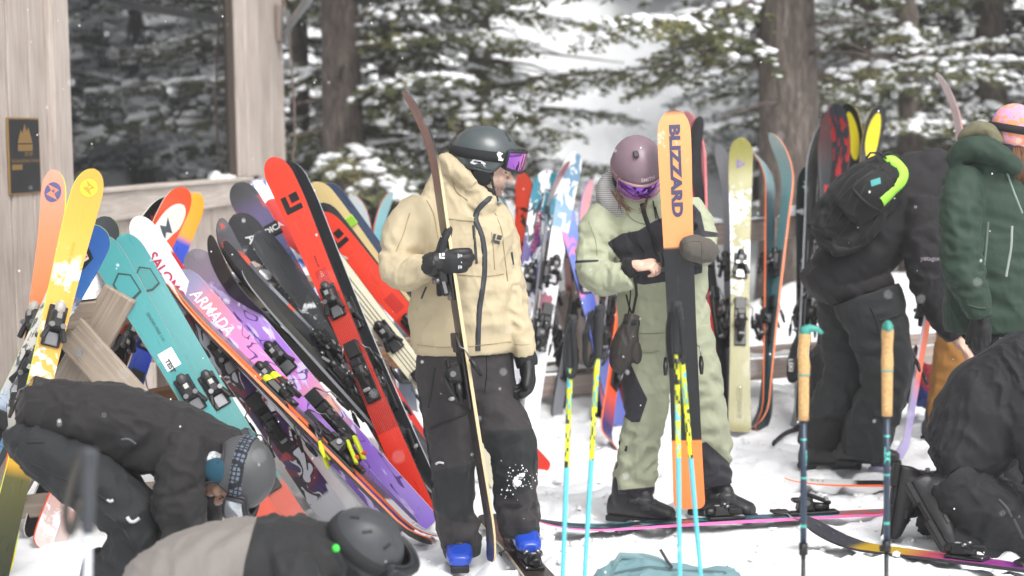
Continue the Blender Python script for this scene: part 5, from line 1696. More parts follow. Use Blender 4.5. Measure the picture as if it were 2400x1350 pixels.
collar = T([(1090, 470, 0, 66, .100, .003), (1102, 440, -.01, 66, .098, .004), (1110, 420, -.015, 57, .092, .003), (1116, 408, -.02, 50, .086, .002)], YM, 4.1)
collar_f = T([(1118, 492, -.05, 42, .075, .002), (1136, 472, -.05, 34, .07, .002), (1150, 456, -.045, 20, .055, .001)], YM, 4.7)
hood = T([(1012, 512, .05, 34, .08, .004), (1024, 470, .05, 36, .115, .006), (1040, 430, .04, 36, .135, .007), (1052, 398, .02, 28, .12, .004), (1056, 376, .0, 15, .09, .002)], YM, 2.7, lam=.06)
hood2 = T([(1046, 376, -.02, 14, .05, .001), (1062, 395, -.06, 24, .05, .003), (1085, 415, -.085, 24, .045, .003), (1110, 436, -.09, 18, .04, .002)], YM, 2.1, lam=.06)
arm_n = T([(1000, 492, -.02, 50, .085, .004), (972, 520, -.05, 58, .090, .006), (948, 560, -.08, 55, .088, .010), (934, 600, -.10, 48, .082, .013), (930, 632, -.13, 43, .075, .014), (952, 640, -.18, 42, .068, .012), (980, 632, -.22, 36, .060, .009), (1004, 624, -.25, 29, .052, .005), (1014, 621, -.26, 27, .050, .002)], YM, 3.9, lam=.05)
arm_f = T([(1140, 500, .03, 46, .085, .004), (1165, 535, .04, 44, .085, .006), (1180, 590, .04, 40, .080, .010), (1186, 650, .03, 38, .075, .012), (1200, 710, .0, 36, .070, .013), (1216, 770, -.03, 32, .062, .010), (1228, 815, -.05, 27, .052, .005), (1232, 834, -.05, 25, .05, .002)], YM, 5.5, lam=.05)
jk = Garment('jacket', [torso, collar, collar_f, hood, hood2, arm_n, arm_f], M_TAN, man, .0085, 3)
pelvis = T([(1090, 805, 0, 108, .135, .003), (1090, 850, 0, 114, .140, .004), (1091, 900, 0, 114, .140, .006), (1095, 935, 0, 100, .125, .006)], YM, 7.7)
leg_l = T([(1040, 880, 0, 62, .120, .005), (1046, 950, -.01, 62, .112, .009), (1056, 1017, -.03, 59, .102, .010), (1061, 1088, -.04, 54, .094, .010), (1062, 1150, -.03, 49, .088, .012), (1066, 1200, -.02, 46, .084, .016), (1074, 1240, -.02, 50, .086, .018), (1082, 1275, -.02, 46, .080, .014), (1086, 1303, -.02, 42, .074, .006)], YM, 8.1, lam=.06)
leg_r = T([(1143, 880, 0, 62, .120, .005), (1160, 950, -.03, 60, .112, .010), (1182, 1005, -.07, 63, .106, .010), (1202, 1055, -.08, 55, .098, .010), (1205, 1110, -.06, 50, .092, .012), (1211, 1170, -.03, 49, .094, .016), (1216, 1215, -.03, 48, .096, .016), (1218, 1254, -.03, 44, .088, .006)], YM, 9.4, lam=.06)
kn = [[(1012, 1106), (1112, 1084), (1112, 1190), (1092, 1226), (1060, 1222), (1022, 1196)], [(1136, 1008), (1258, 1006), (1262, 1095), (1240, 1150), (1200, 1168), (1158, 1164), (1142, 1090)], [(1030, 1282), (1140, 1278), (1140, 1330), (1030, 1340)], [(1165, 1238), (1275, 1236), (1275, 1280), (1165, 1280)]]
pt = Garment('trousers', [pelvis, leg_l, leg_r], M_CHAR, man, .0085, 3, kn)
# trim
jk.ribbon('main_zip', [(1160, 456), (1136, 474), (1117, 494), (1113, 512), (1122, 532), (1131, 556), (1136, 590), (1136, 640), (1131, 680), (1124, 720), (1121, 770), (1120, 822)], .024, M_ZIP)
jk.ribbon('pocket_zip', [(1110, 528), (1113, 570), (1117, 618)], .012, M_ZIP)
jk.ribbon('pocket_zip', [(1152, 545), (1156, 580), (1159, 632)], .004, plain('#9a8b6c', .7))
jk.ribbon('collar_zip', [(1140, 474), (1150, 462), (1156, 455)], .016, M_ZIP)
jk.ribbon('seam', [(1048, 512), (1075, 516), (1112, 518)], .003, plain('#a3946f', .7))
jk.ribbon('seam', [(1000, 470), (1018, 500), (1028, 560)], .003, plain('#a3946f', .7))
jk.ribbon('hem_seam', [(978, 808), (1030, 814), (1090, 812), (1150, 806), (1200, 800)], .003, plain('#a3946f', .7))
jk.ribbon('cuff_tab', [(1008, 634), (1017, 640)], .03, M_BLACKTRIM)
SEAM = plain('#8f8266', .75)
jk.ribbon('seam', [(1046, 640), (1090, 646), (1140, 648), (1180, 642)], .003, SEAM)
jk.ribbon('seam', [(960, 500), (946, 548), (928, 590)], .003, SEAM)
jk.ribbon('seam', [(1160, 500), (1176, 540), (1182, 600), (1190, 660)], .003, SEAM)
jk.ribbon('seam', [(1060, 420), (1068, 450), (1096, 470)], .004, SEAM)
jk.ribbon('hand_pocket', [(988, 700), (994, 684), (1000, 672)], .008, M_ZIP)
jk.ribbon('cuff_seam', [(1000, 600), (1004, 622), (1000, 646)], .003, SEAM)
jk.ribbon('sleeve_pocket', [(1199, 590), (1203, 620)], .008, M_ZIP)
jk.ribbon('cuff_seam', [(1206, 806), (1232, 810), (1254, 802)], .003, SEAM)
def bd_logo(g, cx, cy, s, mat, ang=0.0, parent=None):
    ca, sa = math.cos(ang), math.sin(ang)
    for poly in DIAMOND_T:
        pts = [(cx + (x * ca - y * sa) * s, cy + (x * sa + y * ca) * s) for x, y in poly]
        g.decal('emblem', pts, [tuple(range(len(pts)))], mat, .004, parent)
bd_logo(jk, 1163, 560, 20, M_ZIP, .3)
pt.ribbon('pocket_zip', [(1019, 862), (1014, 900), (1004, 955)], .010, M_BLACKTRIM)
pt.ribbon('pocket_zip', [(1008, 1004), (1050, 988), (1094, 968)], .012, M_BLACKTRIM)
pt.ribbon('side_zip', [(985, 930), (994, 1000), (1006, 1060), (1012, 1120), (1024, 1160)], .010, M_BLACKTRIM)
pt.ribbon('fly_seam', [(1140, 828), (1141, 880), (1136, 920)], .004, M_BLACKTRIM)
pt.ribbon('side_zip', [(1254, 1060), (1250, 1100)], .010, M_BLACKTRIM)
pt.ribbon('emblem', [(1022, 1088), (1029, 1078), (1034, 1084), (1041, 1086)], .010, plain('#c8c8ca', .5))
pt.decal('button', [(1025.5 + 5 * math.cos(t), 831 + 5 * math.sin(t)) for t in np.linspace(0, 6.28, 11)[:-1]], [tuple(range(10))], plain('#b9b9b6', .35, .8), .006)
# stuck snow on the right knee
rng = np.random.default_rng(4)
bm = bmesh.new()
for i in range(70):
    if i < 12: q = (1211 + rng.normal(0, 6), 1130 + rng.normal(0, 9), rng.uniform(.006, .012))
    else: q = (1212 + rng.normal(0, 22), 1122 + rng.normal(0, 22), rng.uniform(.0015, .004))
    h, nn = pt.hit(q[0], q[1]); bm_sphere(bm, h, q[2], 1, (1, .6, 1.1))
bm_obj('stuck_snow', bm, M_SNOWC, man, True)['kind'] = 'stuff'
# head, balaclava, helmet, goggles
HC = P(1139, 386, YM - .01)
HB = basis((.985, .02, -.24), (.24, -.05, .97))
add_head(man, HC, HB, beard_skin(), 1.0)
def local_obj(name, parts, mat, parent, c, B, voxel=.006, smooth=3):
    me = remeshed(name, parts, voxel, smooth)
    me.materials.append(mat)
    o = bpy.data.objects.new(name, me); COL.objects.link(o)
    o.parent = parent; o.matrix_parent_inverse = wm(parent).inverted()
    o.matrix_basis = Matrix.Translation(Vector(c)) @ B.to_4x4()
    return o
BALA = [ell_arrays((0, -.030, .0), (.082, .086, .100)), _tube_local([(0, -.02, -.06), (0, -.03, -.12), (0, -.04, -.20)], [.074, .074, .082], 18), ell_arrays((0, .010, -.105), (.060, .062, .032))]
local_obj('balaclava', BALA, cloth('black_fleece', '#141416', None, .95), man, HC, HB)
M_TEALGREY = plain('#454d4f', .33, var=.12, coat=.25)
M_LENSP = lens_mat('violet_lens', '#7a3fb0', '#e08ac0')
hm, hs_, hmw = helmet(man, HC, HB, M_TEALGREY, plain('#2b3234', .5), dict(rim=(.050, -.020, -.052), ry=.140, rx=.114, rz=.122,
    strap=(.052, .030, .042, plain('#1b1d21', .85, var=.3), 40), vents=((100, .010, .030, .006, 8), (250, .01, .03, .006, 0), (35, .125, .04, .010, 90), (-35, .125, .04, .01, 90)),
    goggles=(.043, .112, .150, -.002, .082, plain('#1d1f24', .5), M_LENSP, 58)))
def helmet_mark(surf, root, name, pts, mat, k=1.045):
    V = [surf(rad(p), z=z, k=k) for p, z in pts]
    o = mesh_obj(name, V, [tuple(range(len(V)))], mat, None); loc(o, root)
# the lettering 'S' on the strap and a white sticker (camera side of the head is its right, azimuth about +75)
for seg_ in ([(62, .062), (70, .066), (73, .056), (66, .052)], [(66, .053), (73, .057), (68, .040), (63, .043)], [(60, .044), (68, .041), (69, .034), (61, .034)]):
    helmet_mark(hs_, hm, 'strap_emblem', seg_, M_WHITETRIM, 1.055)
for seg_ in ([(108, .016), (98, .024), (96, .012), (104, -.002), (112, .0)], [(98, .022), (86, .012), (87, .006), (96, .010)], [(92, .012), (84, -.004), (89, .002)]):
    helmet_mark(hs_, hm, 'sticker', seg_, M_WHITETRIM, 1.012)
# the ski in his hand
SK_T, SK_E = P(1163, 1312, YM - .30), P(996, 205, YM - .22)
heldski = make_ski(SK_T, SK_E, 'brown ski with pale wood edge held upright in black glove', FL((0, '#1b1a1b'), (.25, '#262220'), (.6, '#3a302c'), (.8, '#54433e'), (1, '#6b5650')), a=-74, w=(.112, .094, .108), side=[(0, '#cdb78e'), (.80, '#d9c49a'), (.86, '#2f2a2a'), (1, '#33302f')], rise=.085, tailrise=.02, bindpos=.50, snow=(.0, .12, .1))
# right hand gripping the ski, left hand hanging
M_GLOVE = cloth('black_leather', '#17181a', None, .5, 300, .0)
gh = P(1020, 615, YM - .275)
gB = Matrix((Vector((0, .05, -1)), Vector((.98, -.12, .05)), Vector((-.1, -.99, .05)))).transposed()
gB = basis((1, -.18, .04), (.0, -1, .0))
gl = add_hand('glove', man, gh, gB, M_GLOVE, 1.12, per=[(28, 62, 40), (32, 66, 40), (36, 66, 40), (40, 66, 40)], fat=1.75, thumb=-1, thumb_dir=(.95, .25, .05), thumb_curl=12)
gcuff = T([(1000, 623, -.25, 26, .048, .002), (1016, 620, -.265, 30, .052, .003), (1030, 617, -.275, 27, .05, .002)], YM, 11.0)
Garment('glove_cuff', [gcuff], M_GLOVE, man, .006, 2)
def on_obj_decal(o, name, pts, mat, lift=.004, parent=None):
    dg = bpy.context.evaluated_depsgraph_get()
    M = wm(o)
    tree = BVHTree.FromPolygons([tuple(M @ v.co) for v in o.data.vertices], [tuple(p.vertices) for p in o.data.polygons])
    V = []
    for q in pts:
        r = ray(*q).normalized(); h = tree.ray_cast(CPOS, r)
        if h[0] is None: h = tree.find_nearest(P(q[0], q[1], o.matrix_basis.translation.y))
        n_ = h[1] if h[1].dot(r) < 0 else -h[1]
        V.append(h[0] + n_ * lift)
    return mesh_obj(name, V, [tuple(range(len(V)))], mat, parent)
for poly in DIAMOND_T:
    on_obj_decal(gl, 'glove_emblem', [(1036 + x * 13, 600 + y * 13) for x, y in poly], M_WHITETRIM, .004, man)
for k in range(3):
    on_obj_decal(gl, 'glove_web', [(1073 + k * 4, 594 + k), (1074.5 + k * 4, 594 + k), (1075.5 + k * 3, 630 - k), (1074 + k * 3, 630 - k)], M_WHITETRIM, .003, man)
lh = P(1232, 838, YM - .05)
add_hand('glove', man, lh, basis((.10, -.05, -1), (.92, .38, 0)), M_GLOVE, 1.10, per=[(22, 34, 20), (26, 36, 20), (28, 40, 22), (30, 40, 22)], fat=1.7, thumb=1, thumb_dir=(.55, .75, -.3), thumb_curl=15)
Garment('glove_cuff', [T([(1229, 820, -.05, 24, .046, .002), (1233, 840, -.05, 27, .046, .002), (1237, 858, -.05, 26, .04, .002)], YM, 12.0)], M_GLOVE, man, .006, 2)
# boots
M_BLUE = plain('#1f48b8', .30, var=.12, coat=.4)
M_BLUE2 = plain('#20242c', .4)
M_SOLE = plain('#1a1b1d', .7)
bl = P(1077, 1374, YM - .03); bl.z = .005
br_ = Vector((.030, 7.905, .052))
ski_boot(man, bl, basis((.05, -1, 0), (0, 0, 1)), M_BLUE, M_BLUE2, M_SOLE)
ski_boot(man, br_, basis((.16, -1, 0), (0, 0, 1)), M_BLUE, M_BLUE2, M_SOLE)

# ================================================================== the woman in sage green
YW = 8.78
wb = G(1560, 1225)
wom = empty('person', (wb.x, YW, 0), 'woman in sage green and charcoal snow suit with mauve helmet looking down', 'person')
M_SAGE = cloth('sage_shell', '#a6ab91', '#2b2a31', .75, var=.10)
M_SAGEP = cloth('sage_trousers', '#9ca088', '#2a2930', .78, var=.14)
t1 = T([(1556, 790, 0, 104, .140, .004), (1556, 760, 0, 106, .150, .008), (1552, 700, 0, 106, .150, .012), (1548, 640, 0, 108, .148, .010), (1540, 580, 0, 112, .145, .008), (1528, 530, -.01, 112, .135, .007), (1520, 495, -.02, 98, .118, .006), (1512, 470, -.03, 76, .10, .004), (1506, 450, -.04, 55, .085, .003)], YW, 21.0, lam=.08)
a1 = T([(1428, 505, -.01, 46, .085, .004), (1405, 540, -.04, 48, .088, .009), (1394, 580, -.07, 44, .084, .013), (1392, 620, -.11, 42, .078, .016), (1404, 648, -.16, 40, .07, .015), (1434, 652, -.20, 37, .064, .011), (1462, 648, -.24, 31, .055, .006), (1478, 645, -.25, 29, .052, .003)], YW, 22.3, lam=.045)
a2 = T([(1606, 490, -.01, 42, .085, .004), (1628, 520, -.05, 40, .085, .008), (1642, 555, -.10, 36, .08, .012), (1645, 585, -.16, 32, .072, .012), (1636, 594, -.21, 28, .06, .008), (1628, 594, -.24, 24, .052, .004)], YW, 23.8, lam=.045)
col_ = T([(1508, 486, -.03, 62, .095, .003), (1505, 462, -.06, 52, .09, .003), (1503, 448, -.07, 44, .082, .002)], YW, 24.4)
jw = Garment('jacket', [t1, a1, a2, col_], M_SAGE, wom, .0085, 3, [[(1422, 569), (1457, 547), (1496, 540), (1534, 517), (1558, 507), (1600, 488), (1626, 478), (1643, 498), (1652, 540), (1690, 546), (1690, 556), (1650, 556), (1646, 640), (1567, 660), (1508, 668), (1484, 663), (1486, 640), (1450, 606)], [(1340, 610), (1404, 608), (1404, 614), (1340, 618)]])
jw.ribbon('main_zip', [(1504, 476), (1511, 505), (1524, 540), (1543, 598), (1560, 640)], .022, M_BLACKTRIM)
jw.ribbon('pocket_zip', [(1484, 548), (1498, 572), (1510, 590)], .008, M_BLACKTRIM)
jw.ribbon('pocket_zip', [(1536, 484), (1540, 505), (1548, 520)], .006, M_BLACKTRIM)
jw.ribbon('cuff_tab', [(1456, 606), (1462, 630)], .03, M_BLACKTRIM)
SEAMG = plain('#767c62', .75)
jw.ribbon('seam', [(1466, 500), (1490, 520), (1512, 526)], .003, SEAMG)
jw.ribbon('seam', [(1470, 618), (1472, 640), (1470, 668)], .003, SEAMG)
jw.ribbon('drawcord', [(1530, 470), (1534, 492), (1538, 514)], .005, M_BLACKTRIM, .005)
jw.ribbon('drawcord', [(1474, 542), (1480, 560), (1496, 578)], .005, M_BLACKTRIM, .005)
jw.ribbon('hand_pocket', [(1468, 690), (1474, 716), (1482, 738)], .008, M_BLACKTRIM)
jw.ribbon('seam', [(1380, 520), (1396, 560), (1400, 600)], .003, plain('#7f8868', .7))
jw.ribbon('hem_seam', [(1462, 778), (1520, 782), (1560, 780)], .004, plain('#7f8868', .7))
Garment('wrist_gaiter', [T([(1466, 632, -.25, 22, .042, .002), (1480, 628, -.26, 24, .044, .002), (1492, 622, -.27, 20, .036, .001)], YW, 25.0)], cloth('black_knit', '#151517', None, .95), wom, .006, 2)
hoodw = T([(1470, 505, -.05, 16, .04, .002), (1440, 480, -.04, 32, .07, .005), (1425, 445, .0, 28, .09, .005), (1438, 415, .03, 18, .08, .003), (1452, 404, .05, 9, .04, .001)], YW, 26.1, lam=.05)
def striped():
    n = NT('striped_hood_lining')
    c = n.coord('Object')
    w = n.new('TexWave'); w.inputs['Scale'].default_value = 38; w.inputs['Distortion'].default_value = .6; w.bands_direction = 'Z'
    n.lk(c, w.inputs['Vector'])
    n.col(n.mix(w.outputs['Fac'], '#77767a', '#b9b8b4')).set(roughness=.9)
    return n.m
Garment('hood', [hoodw], striped(), wom, .008, 3)
# trousers
lw = T([(1512, 770, 0, 60, .125, .004), (1515, 840, -.01, 56, .118, .009), (1515, 920, -.03, 52, .105, .011), (1512, 985, -.04, 48, .096, .011), (1500, 1040, -.03, 46, .092, .016), (1490, 1090, -.02, 47, .092, .018), (1486, 1130, -.01, 48, .092, .015), (1487, 1160, -.01, 45, .084, .005)], YW, 27.2, lam=.06)
rw = T([(1604, 770, 0, 60, .125, .004), (1622, 840, -.01, 58, .118, .010), (1640, 920, -.01, 54, .105, .012), (1652, 985, 0, 50, .098, .012), (1662, 1050, .02, 48, .092, .016), (1668, 1100, .03, 46, .088, .012), (1672, 1136, .03, 43, .08, .005)], YW, 28.6, lam=.06)
pw = T([(1556, 750, 0, 100, .130, .003), (1556, 800, 0, 106, .14, .006), (1560, 850, 0, 95, .12, .004)], YW, 29.0)
ptw = Garment('trousers', [lw, rw, pw], M_SAGEP, wom, .0085, 3, [[(1440, 835), (1476, 845), (1500, 900), (1518, 936), (1500, 990), (1480, 990), (1440, 960)], [(1430, 1150), (1540, 1140), (1540, 1175), (1430, 1180)], [(1640, 1040), (1655, 1035), (1700, 1075), (1720, 1095), (1720, 1150), (1640, 1150)]])
ptw.ribbon('pocket_flap', [(1470, 1052), (1458, 1048), (1452, 1040)], .03, M_BLACKTRIM)
ptw.ribbon('seam', [(1490, 808), (1510, 830), (1545, 822)], .004, plain('#7f8868', .7))
# head: bowed, seen from above
HCW = P(1494, 402, YW - .10)
HBW = basis((.16, -.70, -.70), (.03, -.70, .72))
add_head(wom, HCW, HBW, M_SKIN, .96)
M_MAUVE = plain('#806a74', .42, var=.08, coat=.12)
M_PINKF = plain('#a9838a', .5)
hw_, hsw, _m = helmet(wom, HCW, HBW, M_MAUVE, plain('#5f4a52', .5), dict(rim=(.044, -.034, -.06), ry=.134, rx=.113, rz=.124, ridge=False,
    strap=(.022, -.005, .040, plain('#8f7078', .8, var=.2), 62), goggles=(-.004, .106, .128, .002, .088, M_PINKF, lens_mat('rose_lens', '#5a35b8', '#d878c8'), 66)))
bm = bmesh.new()
q = hsw(rad(14), z=.122, k=1.0)
bm_box(bm, (.026, .040, .150), (.024, .034, .010), Matrix.Rotation(-.25, 3, 'X'), .004)
loc(bm_obj('camera_mount', bm, plain('#151517', .5), None), hw_)
v, f = text_mesh('SMITH', .022, .0006)
pts = []
for x, y, _ in v:
    ph = -(x * 1.15 + .02) / .12
    pts.append(hsw(ph, z=.064 + y, k=1.006))
loc(mesh_obj('helmet_lettering', pts, f, plain('#cfc0c4', .5), None), hw_)
GAIT = [_tube_local([(0, .0, -.065), (0, -.005, -.11), (0, -.02, -.17)], [.072, .076, .085], 18), ell_arrays((0, .030, -.100), (.058, .062, .036))]
def speck():
    n = NT('speckled_gaiter'); c = n.coord('Object')
    n.col(n.ramp(n.noise(c, 130, 2, .8), [(.45, '#1e1d1c'), (.58, '#8f8a80')])).set(roughness=.9)
    return n.m
local_obj('neck_gaiter', GAIT, speck(), wom, HCW, HBW)
bm = bmesh.new()
rng = np.random.default_rng(8)
for (xa, ya, xb, yb, n_) in ((1442, 446, 1484, 492, 9), (1446, 442, 1468, 500, 6), (1516, 452, 1500, 496, 5)):
    for i in range(n_):
        o1, o2 = rng.normal(0, 5, 2), rng.normal(0, 8, 2)
        pts = []
        for tt in np.linspace(0, 1, 7):
            x = xa + (xb - xa) * tt + o1[0] * (1 - tt) + o2[0] * tt; y = ya + (yb - ya) * tt + 8 * math.sin(tt * 3.1) + o1[1] * .3 + o2[1] * tt * .4
            h, nn = jw.hit(x, y)
            p = P(x, y, YW - .165)
            pts.append(p if h.y > p.y else h + nn * .006)
        bm_tube(bm, pts, [.0016, .002, .0021, .0019, .0016, .0012, .0006], 4)
bm_obj('hair', bm, plain('#5d4030', .6, var=.4), wom, True)
# hands: bare right hand pinching a buckle, mitten on the ski
wh = P(1484, 624, YW - .275)
add_hand('hand', wom, wh, basis((1, -.30, .10), (.10, -.55, .83)), M_SKIN, .98, per=[(38, 52, 25), (48, 62, 30), (56, 66, 32), (62, 66, 34)], fat=1.0, thumb=-1, thumb_dir=(.45, .85, -.45), thumb_curl=20)
bm = bmesh.new()
b0 = P(1548, 600, YW - .31)
bm_box(bm, P(1552, 612, YW - .31), (.020, .018, .085), Matrix.Rotation(-.35, 3, 'Y'), .006)
bm_box(bm, P(1545, 606, YW - .30), (.030, .012, .03), Matrix.Rotation(-.3, 3, 'Y'), .004)
bm_tube(bm, [P(1556, 632, YW - .32), P(1556, 632, YW - .335)], .012, 12)
zp = bm_obj('zip_pull', bm, M_BLACKTRIM, wom)
M_MITT = cloth('grey_mitten', '#57524c', None, .85)
mtg = Garment('mitten', [T([(1664, 592, -.27, 24, .045, .002), (1648, 587, -.31, 31, .054, .004), (1628, 582, -.345, 33, .056, .004), (1608, 581, -.365, 28, .048, .003), (1596, 582, -.37, 15, .028, .001)], YW, 25.7)], M_MITT, wom, .006, 3)
mtg.ribbon('mitten_seam', [(1640, 552), (1645, 580), (1643, 612)], .004, plain('#3f3b37', .8), .002)
mtg.ribbon('mitten_seam', [(1600, 572), (1620, 566), (1640, 566)], .003, plain('#3f3b37', .8), .002)
# the tall orange ski she holds, its base to the camera
OS_T, OS_E = P(1616, 1194, YW - .36), P(1577, 256, YW - .33)
orski = make_ski(OS_T, OS_E, 'tall orange and black ski base with large lettering held by the woman in green', FL((0, '#26262a'), (1, '#2d2e32')), a=176, w=(.142, .122, .134), side='#d8528f', base=[(0, '#ee7a3c'), (.172, '#f08844'), (.176, '#17181b'), (.655, '#1a1b1f'), (.659, '#f0a066'), (.955, '#f0a268'), (.985, '#f0a268'), (1, '#2a2c30')], base_snow=(.86, .98, .13), rise=.04, tailrise=.01,
    texts=[dict(t='BLIZZARD', s=.060, y=.848, c='#4b4a66', base=True, bold=.0032, sx=1.42)])
# mitten dangling from a leash at her hip
M_BRNL = cloth('dark_leather', '#2a2522', None, .55, 260, .0)
hmg = Garment('hanging_mitten', [T([(1482, 738, -.19, 19, .04, .002), (1478, 762, -.20, 21, .042, .003), (1468, 795, -.20, 29, .046, .005), (1458, 832, -.20, 29, .044, .004), (1452, 860, -.20, 22, .036, .002), (1450, 872, -.20, 10, .02, .001)], YW, 30.3), T([(1476, 790, -.20, 14, .03, .001), (1488, 815, -.21, 14, .026, .002), (1491, 840, -.21, 12, .022, .001), (1489, 852, -.21, 6, .012, .001)], YW, 30.9)], M_BRNL, wom, .006, 3)
hmg.ribbon('mitten_cuff', [(1464, 752), (1480, 757), (1498, 755)], .03, plain('#141416', .85), .003)
bm = bmesh.new(); bm_tube(bm, [P(1489, 646, YW - .26), P(1492, 690, YW - .22), P(1484, 730, YW - .19), P(1476, 752, YW - .19)], .006, 6)
bm_tube(bm, [P(1476, 640, YW - .27), P(1478, 690, YW - .22), P(1472, 745, YW - .20)], .003, 6)
bm_obj('leash', bm, M_BLACKTRIM, wom, True)
M_BOOTK = plain('#2b2a2d', .45, var=.25)
b1 = G(1500, 1226); b1.z = .004
b2 = G(1690, 1214); b2.z = .004
M_BOOTT = plain('#3b3b3e', .4)
ski_boot(wom, b1, basis((.86, -.45, 0), (0, 0, 1)), M_BOOTK, M_BOOTT, M_SOLE)
ski_boot(wom, b2, basis((.80, -.55, 0), (0, 0, 1)), M_BOOTK, M_BOOTT, M_SOLE)
# ================================================================== the man bent over at the left, black jacket and grey helmet
YB_ = 7.0
bent = empty('person', (G(240, 1460).x, YB_, 0), 'person in black jacket and patterned goggle strap bent double over skis', 'person')
M_BLK = cloth('black_shell', '#1d1b1d', None, .8, var=.2)
M_SLATE = cloth('slate_trousers', '#1b1d20', '#14181a', .8, var=.2)
bt = T([(62, 962, 0, 40, .13, .003), (110, 962, 0, 70, .17, .006), (190, 972, 0, 80, .185, .010), (280, 992, 0, 88, .19, .014), (370, 1018, 0, 90, .19, .015), (440, 1036, 0, 80, .18, .010), (505, 1046, 0, 58, .14, .006), (548, 1046, -.01, 42, .11, .004), (562, 1046, -.01, 30, .09, .002)], YB_, 31.0, lam=.08, shear=.8)
ban = T([(435, 1035, -.10, 55, .10, .004), (428, 1095, -.15, 58, .095, .012), (420, 1160, -.17, 56, .088, .015), (424, 1225, -.18, 52, .08, .015), (436, 1285, -.18, 46, .072, .012), (452, 1340, -.18, 38, .06, .006), (455, 1368, -.18, 34, .055, .003)], YB_, 32.0, lam=.06)
baf = T([(470, 1060, .14, 50, .10, .004), (476, 1130, .18, 42, .085, .008), (478, 1210, .16, 38, .075, .010), (480, 1290, .10, 34, .065, .008), (480, 1360, .05, 30, .055, .003)], YB_, 33.0)
bj = Garment('jacket', [bt, ban, baf], M_BLK, bent, .0095, 3, crease=.011)
bp = T([(52, 990, 0, 50, .14, .003), (75, 1020, 0, 62, .17, .006), (120, 1050, 0, 70, .17, .006)], YB_, 34.0)
bln = T([(80, 1030, -.08, 62, .12, .004), (135, 1072, -.10, 72, .12, .008), (215, 1130, -.12, 74, .112, .010), (285, 1190, -.13, 70, .105, .010), (315, 1245, -.13, 58, .095, .012), (292, 1310, -.11, 56, .09, .016), (262, 1370, -.09, 54, .088, .016), (245, 1420, -.08, 46, .08, .006)], YB_, 35.0, lam=.065)
blf = T([(100, 1035, .10, 62, .12, .004), (180, 1085, .12, 66, .115, .008), (270, 1150, .14, 62, .105, .010), (330, 1215, .14, 52, .095, .012), (330, 1290, .14, 48, .09, .014), (318, 1360, .13, 46, .085, .012), (312, 1410, .12, 42, .078, .006)], YB_, 36.0, lam=.065)
bpt = Garment('trousers', [bp, bln, blf], M_SLATE, bent, .0095, 3, [[(255, 1225), (380, 1185), (390, 1290), (300, 1330), (262, 1290)]])
bpt.ribbon('pocket_zip', [(24, 1038), (60, 1036), (102, 1036)], .012, M_BLACKTRIM)
bpt.ribbon('pocket_zip', [(246, 1205), (278, 1228), (300, 1260), (316, 1292)], .012, M_BLACKTRIM)
bpt.ribbon('thigh_seam', [(60, 1080), (140, 1118), (215, 1150), (260, 1180)], .006, M_BLACKTRIM)
bpt.ribbon('emblem', [(298, 1212), (302, 1224), (312, 1226), (324, 1218), (326, 1214)], .014, plain('#b9bec2', .5))
bpt.ribbon('emblem', [(252, 1172), (258, 1176), (266, 1172)], .012, plain('#b9bec2', .5))
bj.ribbon('emblem', [(285, 1030), (300, 1026), (318, 1040)], .008, plain('#4a5258', .6))
HCB = P(546, 1112, YB_ - .10)
HBB = basis((-.22, -.10, -.97), (.95, -.18, -.24))
add_head(bent, HCB, HBB, M_SKIN, .98)
def pattern_strap():
    n = NT('patterned_strap'); c = n.coord('Object')
    v = n.new('TexVoronoi'); v.feature = 'DISTANCE_TO_EDGE'; v.inputs['Scale'].default_value = 62; v.inputs['Randomness'].default_value = .15
    n.lk(c, v.inputs['Vector'])
    n.col(n.ramp(v.outputs['Distance'], [(.10, '#1c1f26'), (.16, '#66707e')], 'CONSTANT')).set(roughness=.9)
    return n.m
def mottled(name, a, b, sc):
    n = NT(name); c = n.coord('Object')
    n.col(n.ramp(n.noise(c, sc, 3, .7), [(.42, a), (.60, b)])).set(roughness=.9)
    return n.m
hb, hsb, _ = helmet(bent, HCB, HBB, plain('#4a4b4e', .5, var=.12), plain('#242528', .6), dict(rim=(.046, -.024, -.058), rx=.108, ry=.132, rz=.118, pad='#1c4a5e',
    strap=(.048, .035, .048, pattern_strap(), 46), goggles=(.052, .116, .156, -.004, .080, plain('#26272c', .5), plain('#c9ced4', .12, .6), 58)))
local_obj('neck_gaiter', [_tube_local([(0, -.01, -.075), (0, -.02, -.12), (0, -.03, -.20)], [.074, .078, .09], 18), ell_arrays((0, .018, -.112), (.056, .056, .034))], mottled('grey_white_gaiter', '#8f9498', '#c9cdd0', 60), bent, HCB, HBB)
add_hand('glove', bent, P(456, 1375, YB_ - .18), basis((.2, -.1, -1), (.6, -.8, 0)), M_GLOVE, 1.1, fat=1.6)
add_hand('glove', bent, P(480, 1365, YB_ + .05), basis((.2, -.1, -1), (.6, -.8, 0)), M_GLOVE, 1.1, fat=1.6)
for q, yy in ((P(236, 1440, YB_ - .08), YB_ - .08), (P(306, 1430, YB_ + .12), YB_ + .12)):
    ski_boot(bent, (q.x + .05, yy, .0), basis((1, -.15, 0), (0, 0, 1)), M_BOOTK, M_BOOTT, M_SOLE)

